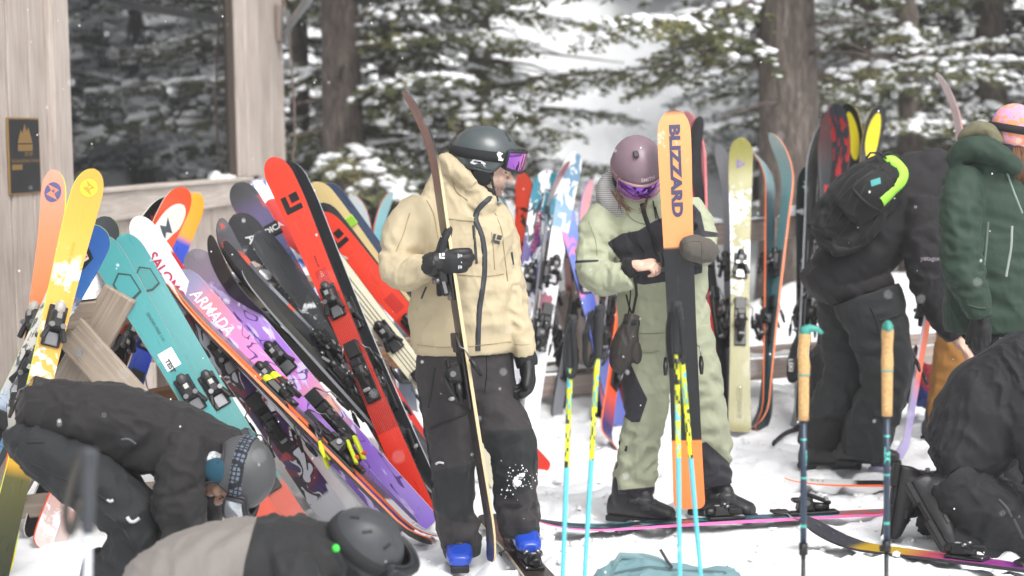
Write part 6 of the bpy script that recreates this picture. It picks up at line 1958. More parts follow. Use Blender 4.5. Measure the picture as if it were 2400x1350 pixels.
# ================================================================== crouching person low in the foreground, taupe and black jacket
YF = 5.95
fore = empty('person', (P(560, 1400, YF).x, YF, 0), 'crouching person in taupe and black jacket with a dark helmet', 'person')
M_TAUPE = cloth('taupe_shell', '#7c7672', '#1c1d1f', .8, var=.12)
ft = T([(352, 1420, 0, 95, .20, .004), (400, 1385, 0, 112, .22, .008), (480, 1350, 0, 114, .23, .010), (570, 1325, 0, 108, .23, .010), (660, 1312, 0, 98, .22, .008), (730, 1308, 0, 86, .18, .006), (790, 1305, -.01, 66, .13, .003), (815, 1305, -.01, 50, .10, .002)], YF, 41.0, lam=.10)
fan = T([(690, 1330, -.14, 60, .10, .004), (705, 1400, -.20, 58, .095, .010), (720, 1480, -.24, 52, .085, .012), (760, 1560, -.24, 44, .07, .008), (800, 1610, -.24, 36, .06, .003)], YF, 42.0)
faf = T([(700, 1330, .16, 60, .10, .004), (730, 1400, .20, 55, .09, .010), (770, 1500, .20, 48, .08, .010), (810, 1600, .16, 36, .06, .003)], YF, 43.0)
fj = Garment('jacket', [ft, fan, faf], M_TAUPE, fore, .013, 3, [[(608, 1190), (590, 1250), (572, 1320), (560, 1420), (560, 1800), (1100, 1800), (1100, 1150), (620, 1150)]], crease=.011)
fl1 = T([(360, 1420, -.12, 85, .13, .004), (430, 1500, -.14, 82, .12, .008), (520, 1590, -.15, 76, .11, .010), (500, 1630, -.15, 60, .095, .010), (400, 1640, -.14, 56, .09, .010), (290, 1642, -.13, 48, .08, .004)], YF, 44.0)
fl2 = T([(360, 1420, .14, 85, .13, .004), (430, 1490, .16, 80, .12, .008), (520, 1560, .16, 70, .11, .010), (480, 1610, .16, 56, .09, .010), (380, 1630, .15, 52, .085, .010), (290, 1630, .14, 46, .08, .004)], YF, 45.0)
Garment('trousers', [fl1, fl2], M_SLATE, fore, .014, 3)
HCF = P(845, 1300, YF - .02)
HBF = basis((.72, .18, -.67), (.62, -.30, .70))
add_head(fore, HCF, HBF, M_SKIN, 1.0)
M_HELM = plain('#3b3d41', .5, var=.1)
hf, hsf, _ = helmet(fore, HCF, HBF, M_HELM, plain('#222326', .6), dict(rim=(.046, -.024, -.06), rx=.104, ry=.126, rz=.114,
    strap=(.050, .030, .045, plain('#1f2023', .85), 46), vents=((120, .11, .03, .010, 60), (70, .115, .03, .010, 60), (160, .1, .03, .01, 60), (95, .0, .03, .008, 0)), goggles=(.052, .116, .156, -.004, .080, plain('#202126', .5), plain('#2b2d33', .12, .5), 58)))
bm = bmesh.new(); bm_sphere(bm, hsf(rad(128), z=.012, k=1.03), .014, 2)
n_ = NT('green_indicator'); n_.col('#3fe04a').set(roughness=.4)
loc(bm_obj('green_tab', bm, n_.m, None, True), hf)
local_obj('neck_gaiter', [_tube_local([(0, -.01, -.075), (0, -.02, -.12), (0, -.03, -.20)], [.074, .078, .09], 18)], plain('#2a2b2d', .9), fore, HCF, HBF)
for q in ((790, 1625, -.24), (805, 1610, .16)):
    add_hand('glove', fore, P(q[0], q[1], YF + q[2]), basis((.8, -.1, -.6), (.5, -.3, .8)), M_GLOVE, 1.1, fat=1.6)
for q in ((262, 1640, -.13), (262, 1628, .14)):
    p = P(q[0], q[1], YF + q[2])
    ski_boot(fore, (p.x - .08, p.y, .155), basis((-.15, 0, -1), (-1, 0, .1)), M_BOOTK, M_BOOTT, M_SOLE)

# ================================================================== the man with the backpack, bending at the rack
YP = 10.0
pk = empty('person', (G(1990, 1105).x, YP, 0), 'person with black backpack and dark jacket bending forward beside the rail rack', 'person')
M_PLUM = cloth('plum_black_shell', '#1b181c', None, .8, var=.2)
M_GRAPH = cloth('graphite_trousers', '#252729', '#161719', .8, var=.2)
pj = T([(1925, 660, 0, 55, .15, .004), (1958, 640, 0, 68, .175, .008), (2010, 590, 0, 86, .185, .010), (2060, 530, 0, 92, .19, .010), (2110, 475, 0, 92, .185, .008), (2155, 430, 0, 80, .17, .006), (2195, 405, 0, 58, .13, .003), (2225, 392, 0, 40, .1, .002)], YP, 51.0, lam=.08)
pjh = T([(1895, 630, 0, 26, .13, .003), (1930, 660, 0, 42, .16, .006), (1985, 680, 0, 46, .165, .006), (2040, 672, 0, 46, .16, .006), (2085, 655, 0, 34, .14, .004)], YP, 51.7, lam=.06)
ph = T([(2140, 420, -.03, 30, .10, .004), (2165, 395, -.03, 36, .12, .006), (2190, 375, -.02, 28, .10, .005), (2215, 380, 0, 20, .08, .002)], YP, 52.0, lam=.05)
pan = T([(2165, 470, -.12, 55, .10, .004), (2165, 540, -.16, 52, .095, .010), (2168, 610, -.18, 46, .085, .013), (2182, 680, -.18, 40, .075, .013), (2210, 745, -.17, 32, .062, .008), (2240, 790, -.16, 24, .05, .003)], YP, 53.0, lam=.05)
paf = T([(2190, 470, .14, 50, .10, .004), (2220, 560, .18, 44, .085, .010), (2245, 660, .18, 38, .07, .010), (2270, 750, .14, 28, .055, .003)], YP, 54.0)
pjk = Garment('jacket', [pj, pjh, ph, pan, paf], M_PLUM, pk, .0095, 3)
pjk.text('sleeve_lettering', 'patagonia', 2186, 606, 15, plain('#8f8a92', .6), 0, .01)
pln = T([(2030, 690, -.07, 82, .14, .004), (2055, 760, -.09, 74, .125, .009), (2075, 840, -.10, 64, .11, .011), (2072, 905, -.10, 58, .10, .013), (2050, 975, -.08, 56, .095, .014), (2030, 1035, -.06, 54, .09, .012), (2018, 1070, -.05, 48, .082, .004)], YP, 55.0, lam=.07)
plf = T([(1985, 690, .10, 72, .13, .004), (1990, 770, .11, 68, .12, .009), (1992, 850, .10, 62, .105, .011), (1970, 920, .10, 58, .098, .013), (1940, 990, .10, 54, .09, .012), (1920, 1028, .10, 48, .085, .006), (1914, 1050, .10, 45, .08, .003)], YP, 56.0, lam=.07)
ppt = Garment('trousers', [pln, plf], M_GRAPH, pk, .0095, 3, [[(1880, 985), (1985, 970), (1985, 1110), (1860, 1110)]])
ppt.ribbon('pocket_zip', [(2040, 720), (2052, 745), (2062, 780)], .012, M_BLACKTRIM)
ppt.ribbon('pocket_flap', [(2062, 752), (2090, 745), (2114, 735)], .02, M_BLACKTRIM)
HCP = P(2262, 395, YP)
HBP = basis((.80, .0, -.60), (.58, 0, .80))
add_head(pk, HCP, HBP, M_SKIN, 1.0)
local_obj('beanie', [ell_arrays((0, -.015, .045), (.086, .104, .094))], plain('#232326', .9, var=.3), pk, HCP, HBP)
add_hand('hand', pk, P(2246, 800, YP - .165), basis((.62, -.15, -.78), (.78, -.30, .55)), M_SKIN, 1.05, per=[(20, 30, 15), (24, 34, 18), (28, 36, 20), (32, 38, 20)], thumb=-1, thumb_dir=(.5, .8, -.3))
add_hand('hand', pk, P(2276, 765, YP + .14), basis((.62, -.15, -.78), (.78, -.30, .55)), M_SKIN, 1.05, per=[(20, 30, 15), (24, 34, 18), (28, 36, 20), (32, 38, 20)], thumb=1)
for q, dy in (((2024, 1122), -.05), ((1918, 1098), .10)):
    g_ = G(*q)
    ski_boot(pk, (g_.x + .05, YP + dy, .035 if dy < 0 else .0), basis((1, -.25, 0), (0, 0, 1)), M_BOOTK, M_BOOTT, M_SOLE)
# his backpack
bpk = empty('backpack', P(2000, 480, YP - .2), 'black backpack with lime green flap worn by the bending person', 'backpack')
M_PACK = cloth('black_packcloth', '#0f0f11', None, .75, var=.25)
b1_ = T([(1915, 548, -.10, 36, .10, .004), (1940, 535, -.12, 56, .13, .008), (1985, 498, -.14, 70, .15, .012), (2030, 455, -.15, 72, .15, .012), (2068, 420, -.14, 62, .13, .008), (2100, 395, -.13, 44, .10, .004)], YP, 57.0, lam=.08)
b2_ = T([(1985, 500, -.24, 44, .10, .003), (2030, 455, -.26, 54, .12, .004), (2068, 415, -.25, 46, .10, .003)], YP, 58.0, lam=.12)
b3_ = T([(1945, 580, -.20, 22, .05, .003), (1985, 565, -.22, 30, .06, .006), (2035, 520, -.23, 34, .06, .006), (2065, 480, -.22, 22, .05, .003)], YP, 59.0, lam=.05)
bg_ = Garment('pack_body', [b1_, b2_, b3_], M_PACK, bpk, .009, 3, crease=.012)
for pts_ in ([(1935, 520), (1965, 470), (2010, 425), (2060, 390)], [(1962, 560), (1990, 520), (2010, 470), (2030, 430)], [(2020, 560), (2050, 520), (2064, 490)], [(2000, 440), (2030, 412), (2070, 395)]):
    bg_.ribbon('pack_seam', pts_, .008, plain('#27272b', .6), .004)
M_LIME = plain('#a6ee4a', .6, var=.08)
bg_.ribbon('lime_flap', [(2080, 368), (2100, 379), (2121, 404), (2117, 422), (2095, 448), (2067, 474)], .056, M_LIME, .006)
bg_.ribbon('compression_strap', [(2000, 445), (2022, 470), (2048, 488), (2062, 494)], .018, M_BLACKTRIM, .006)
bg_.ribbon('compression_strap', [(1960, 520), (1990, 470), (2010, 420)], .006, plain('#2c2c2f', .7), .004)
bg_.ribbon('hip_belt', [(1922, 560), (1960, 586), (1990, 590), (2040, 570)], .04, M_BLACKTRIM, .006)
bg_.decal('logo_patch', [(2040, 424), (2062, 417), (2064, 431), (2042, 438)], [(0, 1, 2, 3)], plain('#3f9a98', .6), .006)
bm = bmesh.new(); bm_tube(bm, [P(2030, 372, YP - .25), P(2040, 358, YP - .25), P(2060, 358, YP - .25), P(2078, 372, YP - .25)], .006, 6)
bm_obj('grab_loop', bm, M_BLACKTRIM, bpk, True)

# ================================================================== the woman in the dark green jacket at the edge
YG = 8.95
gw = empty('person', (P(2350, 900, YG).x, YG, 0), 'person in dark green jacket with pink patterned beanie seen from behind', 'person')
M_DGREEN = cloth('forest_green_shell', '#21382b', None, .72, var=.14)
g1 = T([(2330, 775, 0, 112, .16, .004), (2330, 740, 0, 116, .165, .008), (2330, 660, 0, 118, .165, .012), (2328, 580, 0, 118, .16, .012), (2326, 500, 0, 112, .15, .009), (2322, 440, 0, 100, .135, .006), (2324, 400, 0, 88, .12, .005), (2330, 372, 0, 70, .10, .004), (2345, 350, 0, 55, .09, .003)], YG, 61.0, lam=.09)
gan = T([(2262, 410, -.06, 44, .09, .004), (2252, 470, -.12, 48, .092, .010), (2250, 540, -.15, 47, .088, .013), (2254, 600, -.17, 45, .08, .016), (2270, 660, -.20, 42, .072, .014), (2288, 710, -.22, 34, .06, .008), (2296, 742, -.22, 28, .052, .003)], YG, 62.0, lam=.05)
gaf = T([(2400, 420, .06, 44, .09, .004), (2425, 500, .10, 44, .085, .010), (2435, 600, .08, 40, .075, .012), (2430, 700, .02, 32, .06, .006), (2428, 740, .0, 26, .05, .003)], YG, 63.0)
ghd = T([(2245, 365, -.02, 26, .10, .004), (2270, 350, -.07, 30, .11, .006), (2310, 352, -.12, 30, .09, .006), (2350, 372, -.13, 26, .07, .004), (2385, 400, -.12, 20, .05, .002)], YG, 64.0, lam=.05)
gj = Garment('jacket', [g1, gan, gaf, ghd], M_DGREEN, gw, .0095, 3)
gj.ribbon('pocket_zip', [(2316, 520), (2312, 570), (2306, 630)], .012, plain('#5a6a62', .5))
gj.ribbon('pocket_zip', [(2372, 530), (2370, 580), (2358, 648)], .012, plain('#8f9a94', .45))
gj.ribbon('main_zip', [(2360, 405), (2376, 450), (2396, 500)], .010, plain('#7f8f86', .4))
gj.ribbon('cuff_tab', [(2270, 716), (2296, 724), (2318, 722)], .012, plain('#22332b', .6))
M_OLIVE = cloth('olive_quilt', '#6d6a52', None, .8, var=.15)
ghood = T([(2252, 326, .0, 10, .05, .002), (2268, 314, -.02, 20, .085, .006), (2292, 310, -.03, 25, .10, .008), (2314, 322, -.04, 27, .10, .008), (2335, 346, -.05, 22, .08, .003)], YG, 65.0, lam=.045)
Garment('hood', [ghood], M_OLIVE, gw, .008, 3)
HCG = P(2376, 318, YG - .03)
HBG = basis((.90, .25, -.34), (.34, 0, .94))
add_head(gw, HCG, HBG, M_SKIN, .97)
def beanie_mat():
    n = NT('pink_marble_knit'); c = n.coord('Object')
    a = n.noise(n.mapping(c, (1, 1, 1.8)), 22, 2, .5, 1.4)
    n.col(n.ramp(a, [(.40, '#c88fc0'), (.50, '#d9a0b8'), (.54, '#e89868'), (.68, '#e6926a')])).set(roughness=.95)
    n.bump(n.noise(c, 400, 1), .2, .002)
    return n.m
local_obj('beanie', [ell_arrays((0, -.014, .040), (.088, .106, .102)), _tube_local([(0, -.02, .0), (0, -.016, .04)], [.086, .088], 24)], beanie_mat(), gw, HCG, HBG)
bm = bmesh.new()
loop = [Vector((.094 * math.sin(t), -.014 + .112 * math.cos(t), .026 + .020 * math.cos(t))) for t in np.linspace(0, 2 * math.pi, 40)]
V = []
for q in loop:
    d = Vector((q.x, q.y + .014, 0)).normalized()
    for u in (-.018, -.015, .015, .018):
        V.append(q + Vector((0, 0, u)) + d * (.004 if abs(u) < .016 else -.003))
sb_ = mesh_obj('goggle_strap', V, grid_faces(40, 4), plain('#1b1b1e', .85), None, True)
sb_.parent = gw; sb_.matrix_parent_inverse = wm(gw).inverted(); sb_.matrix_basis = Matrix.Translation(HCG) @ HBG.to_4x4()
local_obj('buff', [_tube_local([(0, -.005, -.055), (0, -.015, -.11), (0, -.03, -.19)], [.074, .076, .088], 18), ell_arrays((0, .026, -.085), (.060, .060, .045))], plain('#2b2b33', .9, var=.3), gw, HCG, HBG)
bm = bmesh.new()
rng = np.random.default_rng(18)
for i in range(46):
    x0 = 2376 + rng.uniform(-3, 24); sway = rng.normal(0, 7)
    pts = [P(x0 + sway * t + 10 * t, 345 + 90 * t + rng.normal(0, 2), YG - .10 - .03 * math.sin(3 * t)) for t in np.linspace(0, 1, 6)]
    bm_tube(bm, pts, [.002, .0025, .0025, .002, .0015, .0006], 4)
bm_obj('hair', bm, plain('#7a5138', .6, var=.4), gw, True)
ggl = add_hand('glove', gw, P(2298, 744, YG - .22), basis((.06, -.05, -1), (-.1, -1, .05)), M_GLOVE, 1.02, per=[(14, 22, 14), (16, 24, 14), (18, 26, 16), (20, 28, 16)], fat=1.65, thumb=1, thumb_dir=(.4, .9, -.2), thumb_curl=5)
M_BLKP = cloth('black_trousers', '#17171a', None, .8)
gl1 = T([(2345, 760, 0, 92, .14, .003), (2345, 830, -.02, 58, .13, .008), (2345, 920, -.02, 54, .11, .010), (2345, 1010, -.01, 50, .10, .012), (2345, 1110, 0, 48, .092, .012), (2345, 1190, 0, 44, .085, .005)], YG, 66.0)
gl2 = T([(2355, 770, 0, 90, .13, .003), (2420, 850, .04, 62, .12, .008), (2432, 950, .06, 55, .11, .010), (2440, 1060, .08, 50, .10, .012), (2440, 1180, .08, 44, .085, .005)], YG, 67.0)
gpt = Garment('trousers', [gl1, gl2], M_BLKP, gw, .012, 3)
gpt.text('trouser_lettering', 'patagonia', 2368, 793, 14, plain('#8a8a90', .6), 0, .01)
for q in ((2347, .0), (2442, .08)):
    p = P(q[0], 1210, YG + q[1])
    ski_boot(gw, (p.x, p.y - .02, 0), basis((.8, .5, 0), (0, 0, 1)), M_BOOTK, M_BOOTT, M_SOLE)

# ================================================================== someone in ochre trousers beyond the green jacket
YO = 10.9
oc = empty('person', (P(2250, 1040, YO).x, YO, 0), 'person in ochre trousers standing mostly hidden behind the dark green jacket', 'person')
M_OCHRE = cloth('ochre_trousers', '#9a6b30', '#2a2523', .8, var=.14)
o1 = T([(2290, 690, 0, 80, .14, .003), (2262, 760, -.02, 62, .13, .006), (2240, 840, -.03, 52, .115, .010), (2226, 920, -.02, 46, .10, .012), (2216, 980, 0, 40, .09, .010), (2212, 1014, 0, 37, .085, .004)], YO, 71.0)
o2 = T([(2300, 700, .05, 75, .13, .003), (2322, 780, .06, 56, .12, .008), (2330, 880, .06, 48, .105, .010), (2332, 1000, .06, 40, .088, .004)], YO, 72.0)
Garment('trousers', [o1, o2], M_OCHRE, oc, .014, 3, [[(2160, 1000), (2260, 1000), (2260, 1040), (2160, 1040)]])
o3 = T([(2300, 730, 0, 82, .14, .003), (2305, 650, 0, 84, .145, .008), (2308, 560, 0, 86, .145, .008), (2312, 500, 0, 78, .12, .006), (2316, 468, 0, 48, .09, .003), (2318, 455, 0, 34, .075, .002)], YO, 73.0)
o4 = T([(2248, 500, -.02, 32, .08, .004), (2244, 580, -.05, 32, .075, .010), (2256, 660, -.09, 28, .065, .008), (2270, 715, -.12, 22, .05, .003)], YO, 74.0)
o5 = T([(2372, 500, .02, 32, .08, .004), (2388, 590, .0, 32, .075, .010), (2390, 670, -.05, 28, .065, .008), (2384, 730, -.08, 22, .05, .003)], YO, 75.0)
Garment('jacket', [o3, o4, o5], cloth('navy_shell', '#27304a', None, .8), oc, .014, 3)
HCO = P(2322, 410, YO); HBO = basis((.5, -.85, -.1), (0, 0, 1))
add_head(oc, HCO, HBO, M_SKIN, 1.0)
local_obj('beanie', [ell_arrays((0, -.014, .040), (.088, .106, .102))], plain('#34363c', .95, var=.2), oc, HCO, HBO)
for q, d_ in ((2272, -.12), (2384, -.08)):
    add_hand('glove', oc, P(q, 722, YO + d_), basis((.1, -.1, -1), (-.2, -1, 0)), M_GLOVE, 1.05, fat=1.6)
for q, d_ in ((2210, 0), (2332, .06)):
    p = P(q, 1040, YO + d_)
    ski_boot(oc, (p.x + .01, p.y - .02, 0), basis((.6, -.8, 0), (0, 0, 1)), M_BOOTK, M_BOOTT, M_SOLE)

# ================================================================== kneeling person in navy black at lower right
YK = 8.15
kn_ = empty('person', (P(2300, 1300, YK).x, YK, 0), 'person in black navy suit kneeling over the yellow violet ski', 'person')
M_NAVY = cloth('navy_black_shell', '#14151b', None, .78, var=.2)
k1 = T([(2205, 1100, 0, 50, .15, .004), (2228, 1085, 0, 78, .175, .008), (2270, 1030, 0, 105, .19, .014), (2320, 965, 0, 118, .20, .016), (2375, 905, 0, 112, .195, .012), (2430, 860, 0, 95, .18, .008), (2480, 830, 0, 70, .14, .004), (2505, 815, 0, 50, .10, .002)], YK, 81.0, lam=.085, shear=.9)
k2 = T([(2400, 930, -.12, 62, .10, .004), (2425, 1010, -.18, 58, .095, .012), (2450, 1090, -.22, 52, .085, .012), (2490, 1170, -.24, 42, .07, .006), (2520, 1215, -.24, 32, .055, .003)], YK, 82.0)
kj = Garment('jacket', [k1, k2], M_NAVY, kn_, .0095, 3, crease=.013)
k3 = T([(2225, 1120, -.06, 62, .15, .004), (2262, 1160, -.09, 74, .13, .012), (2330, 1205, -.11, 76, .12, .014), (2400, 1250, -.12, 68, .11, .012), (2440, 1290, -.12, 54, .095, .008), (2400, 1308, -.11, 44, .085, .010), (2320, 1290, -.10, 46, .085, .012), (2250, 1270, -.09, 48, .085, .008), (2215, 1262, -.09, 42, .08, .003)], YK, 83.0, lam=.07)
k4 = T([(2225, 1120, .12, 58, .14, .004), (2262, 1150, .14, 66, .12, .010), (2330, 1180, .15, 66, .11, .010), (2400, 1215, .15, 56, .10, .008), (2380, 1250, .15, 46, .09, .010), (2280, 1235, .15, 46, .088, .010), (2200, 1215, .15, 44, .082, .006), (2160, 1208, .15, 40, .075, .003)], YK, 84.0, lam=.07)
kpt = Garment('trousers', [k3, k4], cloth('navy_black_trousers', '#131419', None, .78, var=.2), kn_, .0095, 3, crease=.011)
kpt.ribbon('side_zip', [(2340, 1170), (2362, 1192), (2370, 1212)], .014, plain('#3b3b42', .5))
kpt.ribbon('side_zip', [(2375, 1216), (2398, 1262)], .014, plain('#3b3b42', .5))
HCK = P(2548, 790, YK - .05); HBK = basis((.75, -.2, -.62), (.60, -.1, .78))
add_head(kn_, HCK, HBK, M_SKIN, 1.0)
helmet(kn_, HCK, HBK, M_HELM, plain('#222326', .6), dict(strap=(.048, .035, .045, M_BLACKTRIM, 46), goggles=(.052, .116, .156, -.004, .080, plain('#202126', .5), plain('#2b2d33', .12, .5), 58)))
add_hand('glove', kn_, P(2526, 1224, YK - .24), basis((.4, -.1, -.9), (.8, -.5, .3)), M_GLOVE, 1.1, fat=1.6)
p = P(2106, 1212, YK + .14)
ski_boot(kn_, (p.x - .045, p.y, .17), basis((-.18, -.1, -1), (1, 0, -.18)), M_BOOTK, M_BOOTT, M_SOLE)
p = P(2196, 1262, YK - .10)
ski_boot(kn_, (p.x - .06, p.y, .135), basis((.45, -.25, -.85), (.85, .1, .45)), M_BOOTK, M_BOOTT, M_SOLE)
# ================================================================== SKI POLES
def pole_shaft_material(name, L, stops, marks=None):
    n = NT(name)
    c = n.coord('Object')
    sep = n.new('SeparateXYZ'); n.lk(c, sep.inputs[0])
    v = n.math('DIVIDE', sep.outputs[2], L)
    col = n.ramp(v, stops, 'CONSTANT')
    if marks:
        c2, y0, y1, sc = marks
        at = n.math('MULTIPLY', n.math('ARCTAN2', sep.outputs[1], sep.outputs[0]), 1.0)
        b = n.new('TexNoise'); b.noise_dimensions = '2D'
        mp = n.new('CombineXYZ'); n.lk(n.math('SNAP', at, .8), mp.inputs[0]); n.lk(n.math('SNAP', n.math('MULTIPLY', sep.outputs[2], sc), .5), mp.inputs[1])
        b.inputs['Scale'].default_value = 2.3; b.inputs['Detail'].default_value = 0
        n.lk(mp.outputs[0], b.inputs['Vector'])
        m = n.math('GREATER_THAN', b.outputs['Fac'], .52)
        m = n.math('MULTIPLY', m, n.math('MULTIPLY', n.math('GREATER_THAN', v, y0), n.math('LESS_THAN', v, y1)))
        col = n.mix(m, col, c2)
    n.col(col).set(roughness=.32)
    return n.m
def ski_pole(label, top, bot, kind, face=(0, -1, 0), group=None):
    top, bot = Vector(top), Vector(bot)
    L = (top - bot).length
    Z = (top - bot).normalized()
    f = Vector(face); f = (f - Z * f.dot(Z)).normalized()
    X = f.cross(Z)
    root = empty('ski_pole', bot, label, 'ski pole', group)
    root.matrix_basis = Matrix(((X.x, f.x, Z.x, bot.x), (X.y, f.y, Z.y, bot.y), (X.z, f.z, Z.z, bot.z), (0, 0, 0, 1)))
    def add(nm, bm, m):
        return loc(bm_obj(nm, bm, m, None, False), root)
    if kind in ('yellow', 'yellow2'):
        g0 = L - .16
        m = pole_shaft_material('race_shaft', L, [(0, '#5fbfd0'), (.60, '#5fbfd0'), (.6001, '#d9e02a'), (.84, '#d9e02a'), (.955, '#45b8d4')], ('#1b1c1e' if kind == 'yellow' else '#58c2d2', .60, .74, 34))
        m2 = pole_shaft_material('race_shaft_upper', L, [(0, '#d9e02a'), (.97, '#45b8d4')], ('#58c2d2' if kind == 'yellow' else '#1b1c1e', .70, .96, 30))
        bm = bmesh.new(); bm_tube(bm, [(0, 0, .0), (0, 0, .02), (0, 0, L * .6), (0, 0, L * .74)], [.003, .006, .0082, .0085], 12); add('shaft', bm, m)
        bm = bmesh.new(); bm_tube(bm, [(0, 0, L * .74), (0, 0, g0 + .01)], .0087, 12); add('upper_shaft', bm, m2)
        bm = bmesh.new()
        q = catmull(np.array([[0, 0, g0, .013], [0, -.001, g0 + .03, .0145], [0, .001, g0 + .07, .0135], [0, 0, g0 + .11, .015], [0, 0, g0 + .145, .0165], [0, .002, L, .017], [0, .002, L + .006, .009]]), 26)
        bm_tube(bm, [Vector(x[:3]) for x in q], [x[3] * (1 + .05 * math.sin(i * 2.1)) for i, x in enumerate(q)], 14); add('grip', bm, plain('#2b2c2f', .7, var=.2))
        bm = bmesh.new()
        V = []
        pts = [Vector((.012, .012, L - .012)), Vector((.026, .020, L - .05)), Vector((.034, .022, L - .11)), Vector((.026, .026, L - .17)), Vector((.008, .026, L - .185)), Vector((-.006, .022, L - .15)), Vector((.0, .018, L - .08)), Vector((.006, .014, L - .02))]
        q = catmull(np.array([list(p_) for p_ in pts]), 30)
        bm_tube(bm, [Vector(x) for x in q], .010, 6, True, 0, .22); add('wrist_strap', bm, plain('#1b1c1e', .85))
    elif kind == 'cork':
        hd = .032
        bm = bmesh.new(); bm_tube(bm, [(0, 0, 0), (0, 0, .02), (0, 0, L * .405)], [.003, .007, .0072], 12); add('lower_shaft', bm, plain('#1f2024', .4))
        m = pole_shaft_material('touring_shaft', L, [(0, '#27364a'), (.47, '#4fc0b0'), (.478, '#27364a'), (.60, '#4fc0b0'), (.604, '#27364a'), (.70, '#4fc0b0'), (.704, '#27364a')])
        bm = bmesh.new(); bm_tube(bm, [(0, 0, L * .40), (0, 0, L * .78)], .0098, 12); add('shaft', bm, m)
        bm = bmesh.new(); bm_tube(bm, [(0, 0, L * .40), (0, 0, L * .43)], .0135, 12); bm_box(bm, (.012, -.004, L * .408), (.018, .012, .02), None, .003); add('clamp', bm, plain('#17181a', .5))
        n = NT('cork'); c = n.coord('Object'); n.col(n.ramp(n.noise(c, 240, 3, .7), [(.35, '#9a7348'), (.5, '#c9a06a'), (.65, '#d8b482')])).set(roughness=.85)
        bm = bmesh.new()
        q = catmull(np.array([[0, 0, L - .285, .0155], [0, 0, L - .20, .0165], [0, 0, L - .155, .017], [0, .001, L - .12, .0185], [0, -.002, L - .08, .0165], [0, .003, L - .035, .0185], [0, .006, L - .02, .018]]), 24)
        bm_tube(bm, [Vector(x[:3]) for x in q], [x[3] for x in q], 14); add('cork_grip', bm, n.m)
        bm = bmesh.new()
        bm_tube(bm, [(0, .002, L - .022), (0, .006, L - .010), (0, .018, L - .002), (0, .042, L - .008), (0, .056, L - .020)], [.0178, .0165, .011, .008, .005], 12)
        add('grip_cap', bm, plain('#3f968a', .5))
        bm = bmesh.new(); bm_tube(bm, [(0, 0, L - .148), (0, 0, L - .143)], .0187, 12); add('grip_ring', bm, plain('#3f968a', .5))
        for zf, txt in ((.655, 'LEKI'),):
            v, fc = text_mesh(txt, .026, .001)
            mesh_o = mesh_obj('lettering', [(.0106 * math.sin(-y / .0106), .0106 * math.cos(y / .0106) * 1.0, L * zf - x * 1.1) for x, y, _ in v], fc, plain('#5fd0c0', .5), None)
            loc(mesh_o, root)
    else:
        bm = bmesh.new(); bm_tube(bm, [(0, 0, 0), (0, 0, .02), (0, 0, L - .16)], [.003, .007, .009], 12)
        add('shaft', bm, pole_shaft_material('silver_shaft', L, [(0, '#b8bcc4'), (.5, '#c4c8ce')], ('#8fa0c0', .4, .9, 12)))
        bm = bmesh.new()
        q = catmull(np.array([[0, 0, L - .17, .012], [0, 0, L - .12, .015], [0, 0, L - .05, .015], [0, 0, L - .015, .018], [0, .004, L, .020], [0, .004, L + .006, .012]]), 20)
        bm_tube(bm, [Vector(x[:3]) for x in q], [x[3] for x in q], 14); add('grip', bm, plain('#3a3d42', .6))
        bm = bmesh.new(); q = catmull(np.array([[.012, .008, L - .01], [.03, .01, L - .05], [.045, .01, L - .12], [.035, .01, L - .17], [.014, .01, L - .10]]), 20)
        bm_tube(bm, [Vector(x) for x in q], .009, 6, True, 0, .25); add('wrist_strap', bm, plain('#3b3936', .85))
    bm = bmesh.new()
    bm_tube(bm, [(0, 0, .055), (0, 0, .062), (0, 0, .070)], [.045, .040, .012], 14); add('basket', bm, plain('#26272a', .6))
    return root
def gp(px, Y):
    """the ground point under picture column px at depth Y"""
    p = P(px, 330 + 1.7 * FPX / Y, Y); p.z = -.04
    return p
YPOLE = 6.2
ski_pole('yellow and cyan pole with folded black strap beside the blue booted man', P(1341, 742, YPOLE), gp(1309, YPOLE), 'yellow', (.5, -1, 0), 'yellow and cyan ski poles')
ski_pole('yellow and cyan pole with printed wide strap beside the hanging mitten', P(1407, 720, YPOLE + .05), gp(1355, YPOLE + .05), 'yellow', (-.6, -.8, 0), 'yellow and cyan ski poles')
ski_pole('yellow pole with pale cyan tip markings crossing before the tall orange ski', P(1585, 710, YPOLE + .02), gp(1597, YPOLE + .02), 'yellow2', (.8, -.6, 0), 'yellow and cyan ski poles')
ski_pole('yellow pole with black tip markings leaning outward before the tall orange ski', P(1588, 722, YPOLE + .09), gp(1664, YPOLE + .09), 'yellow', (-.8, -.6, 0), 'yellow and cyan ski poles')
ski_pole('navy pole with long cork grip turned sideways, teal cap pointing to its twin', P(1884, 766, 6.0), gp(1882, 6.0), 'cork', (1, -.15, 0))
ski_pole('navy pole with long cork grip and teal cap facing out, beside the kneeling person', P(2080, 756, 6.0), gp(2076, 6.0), 'cork', (-.1, -1, 0))
ski_pole('silver pole with dark grey grip in front of the bent person', P(208, 1056, 4.05), gp(196, 4.05), 'silver', (.2, -1, 0))

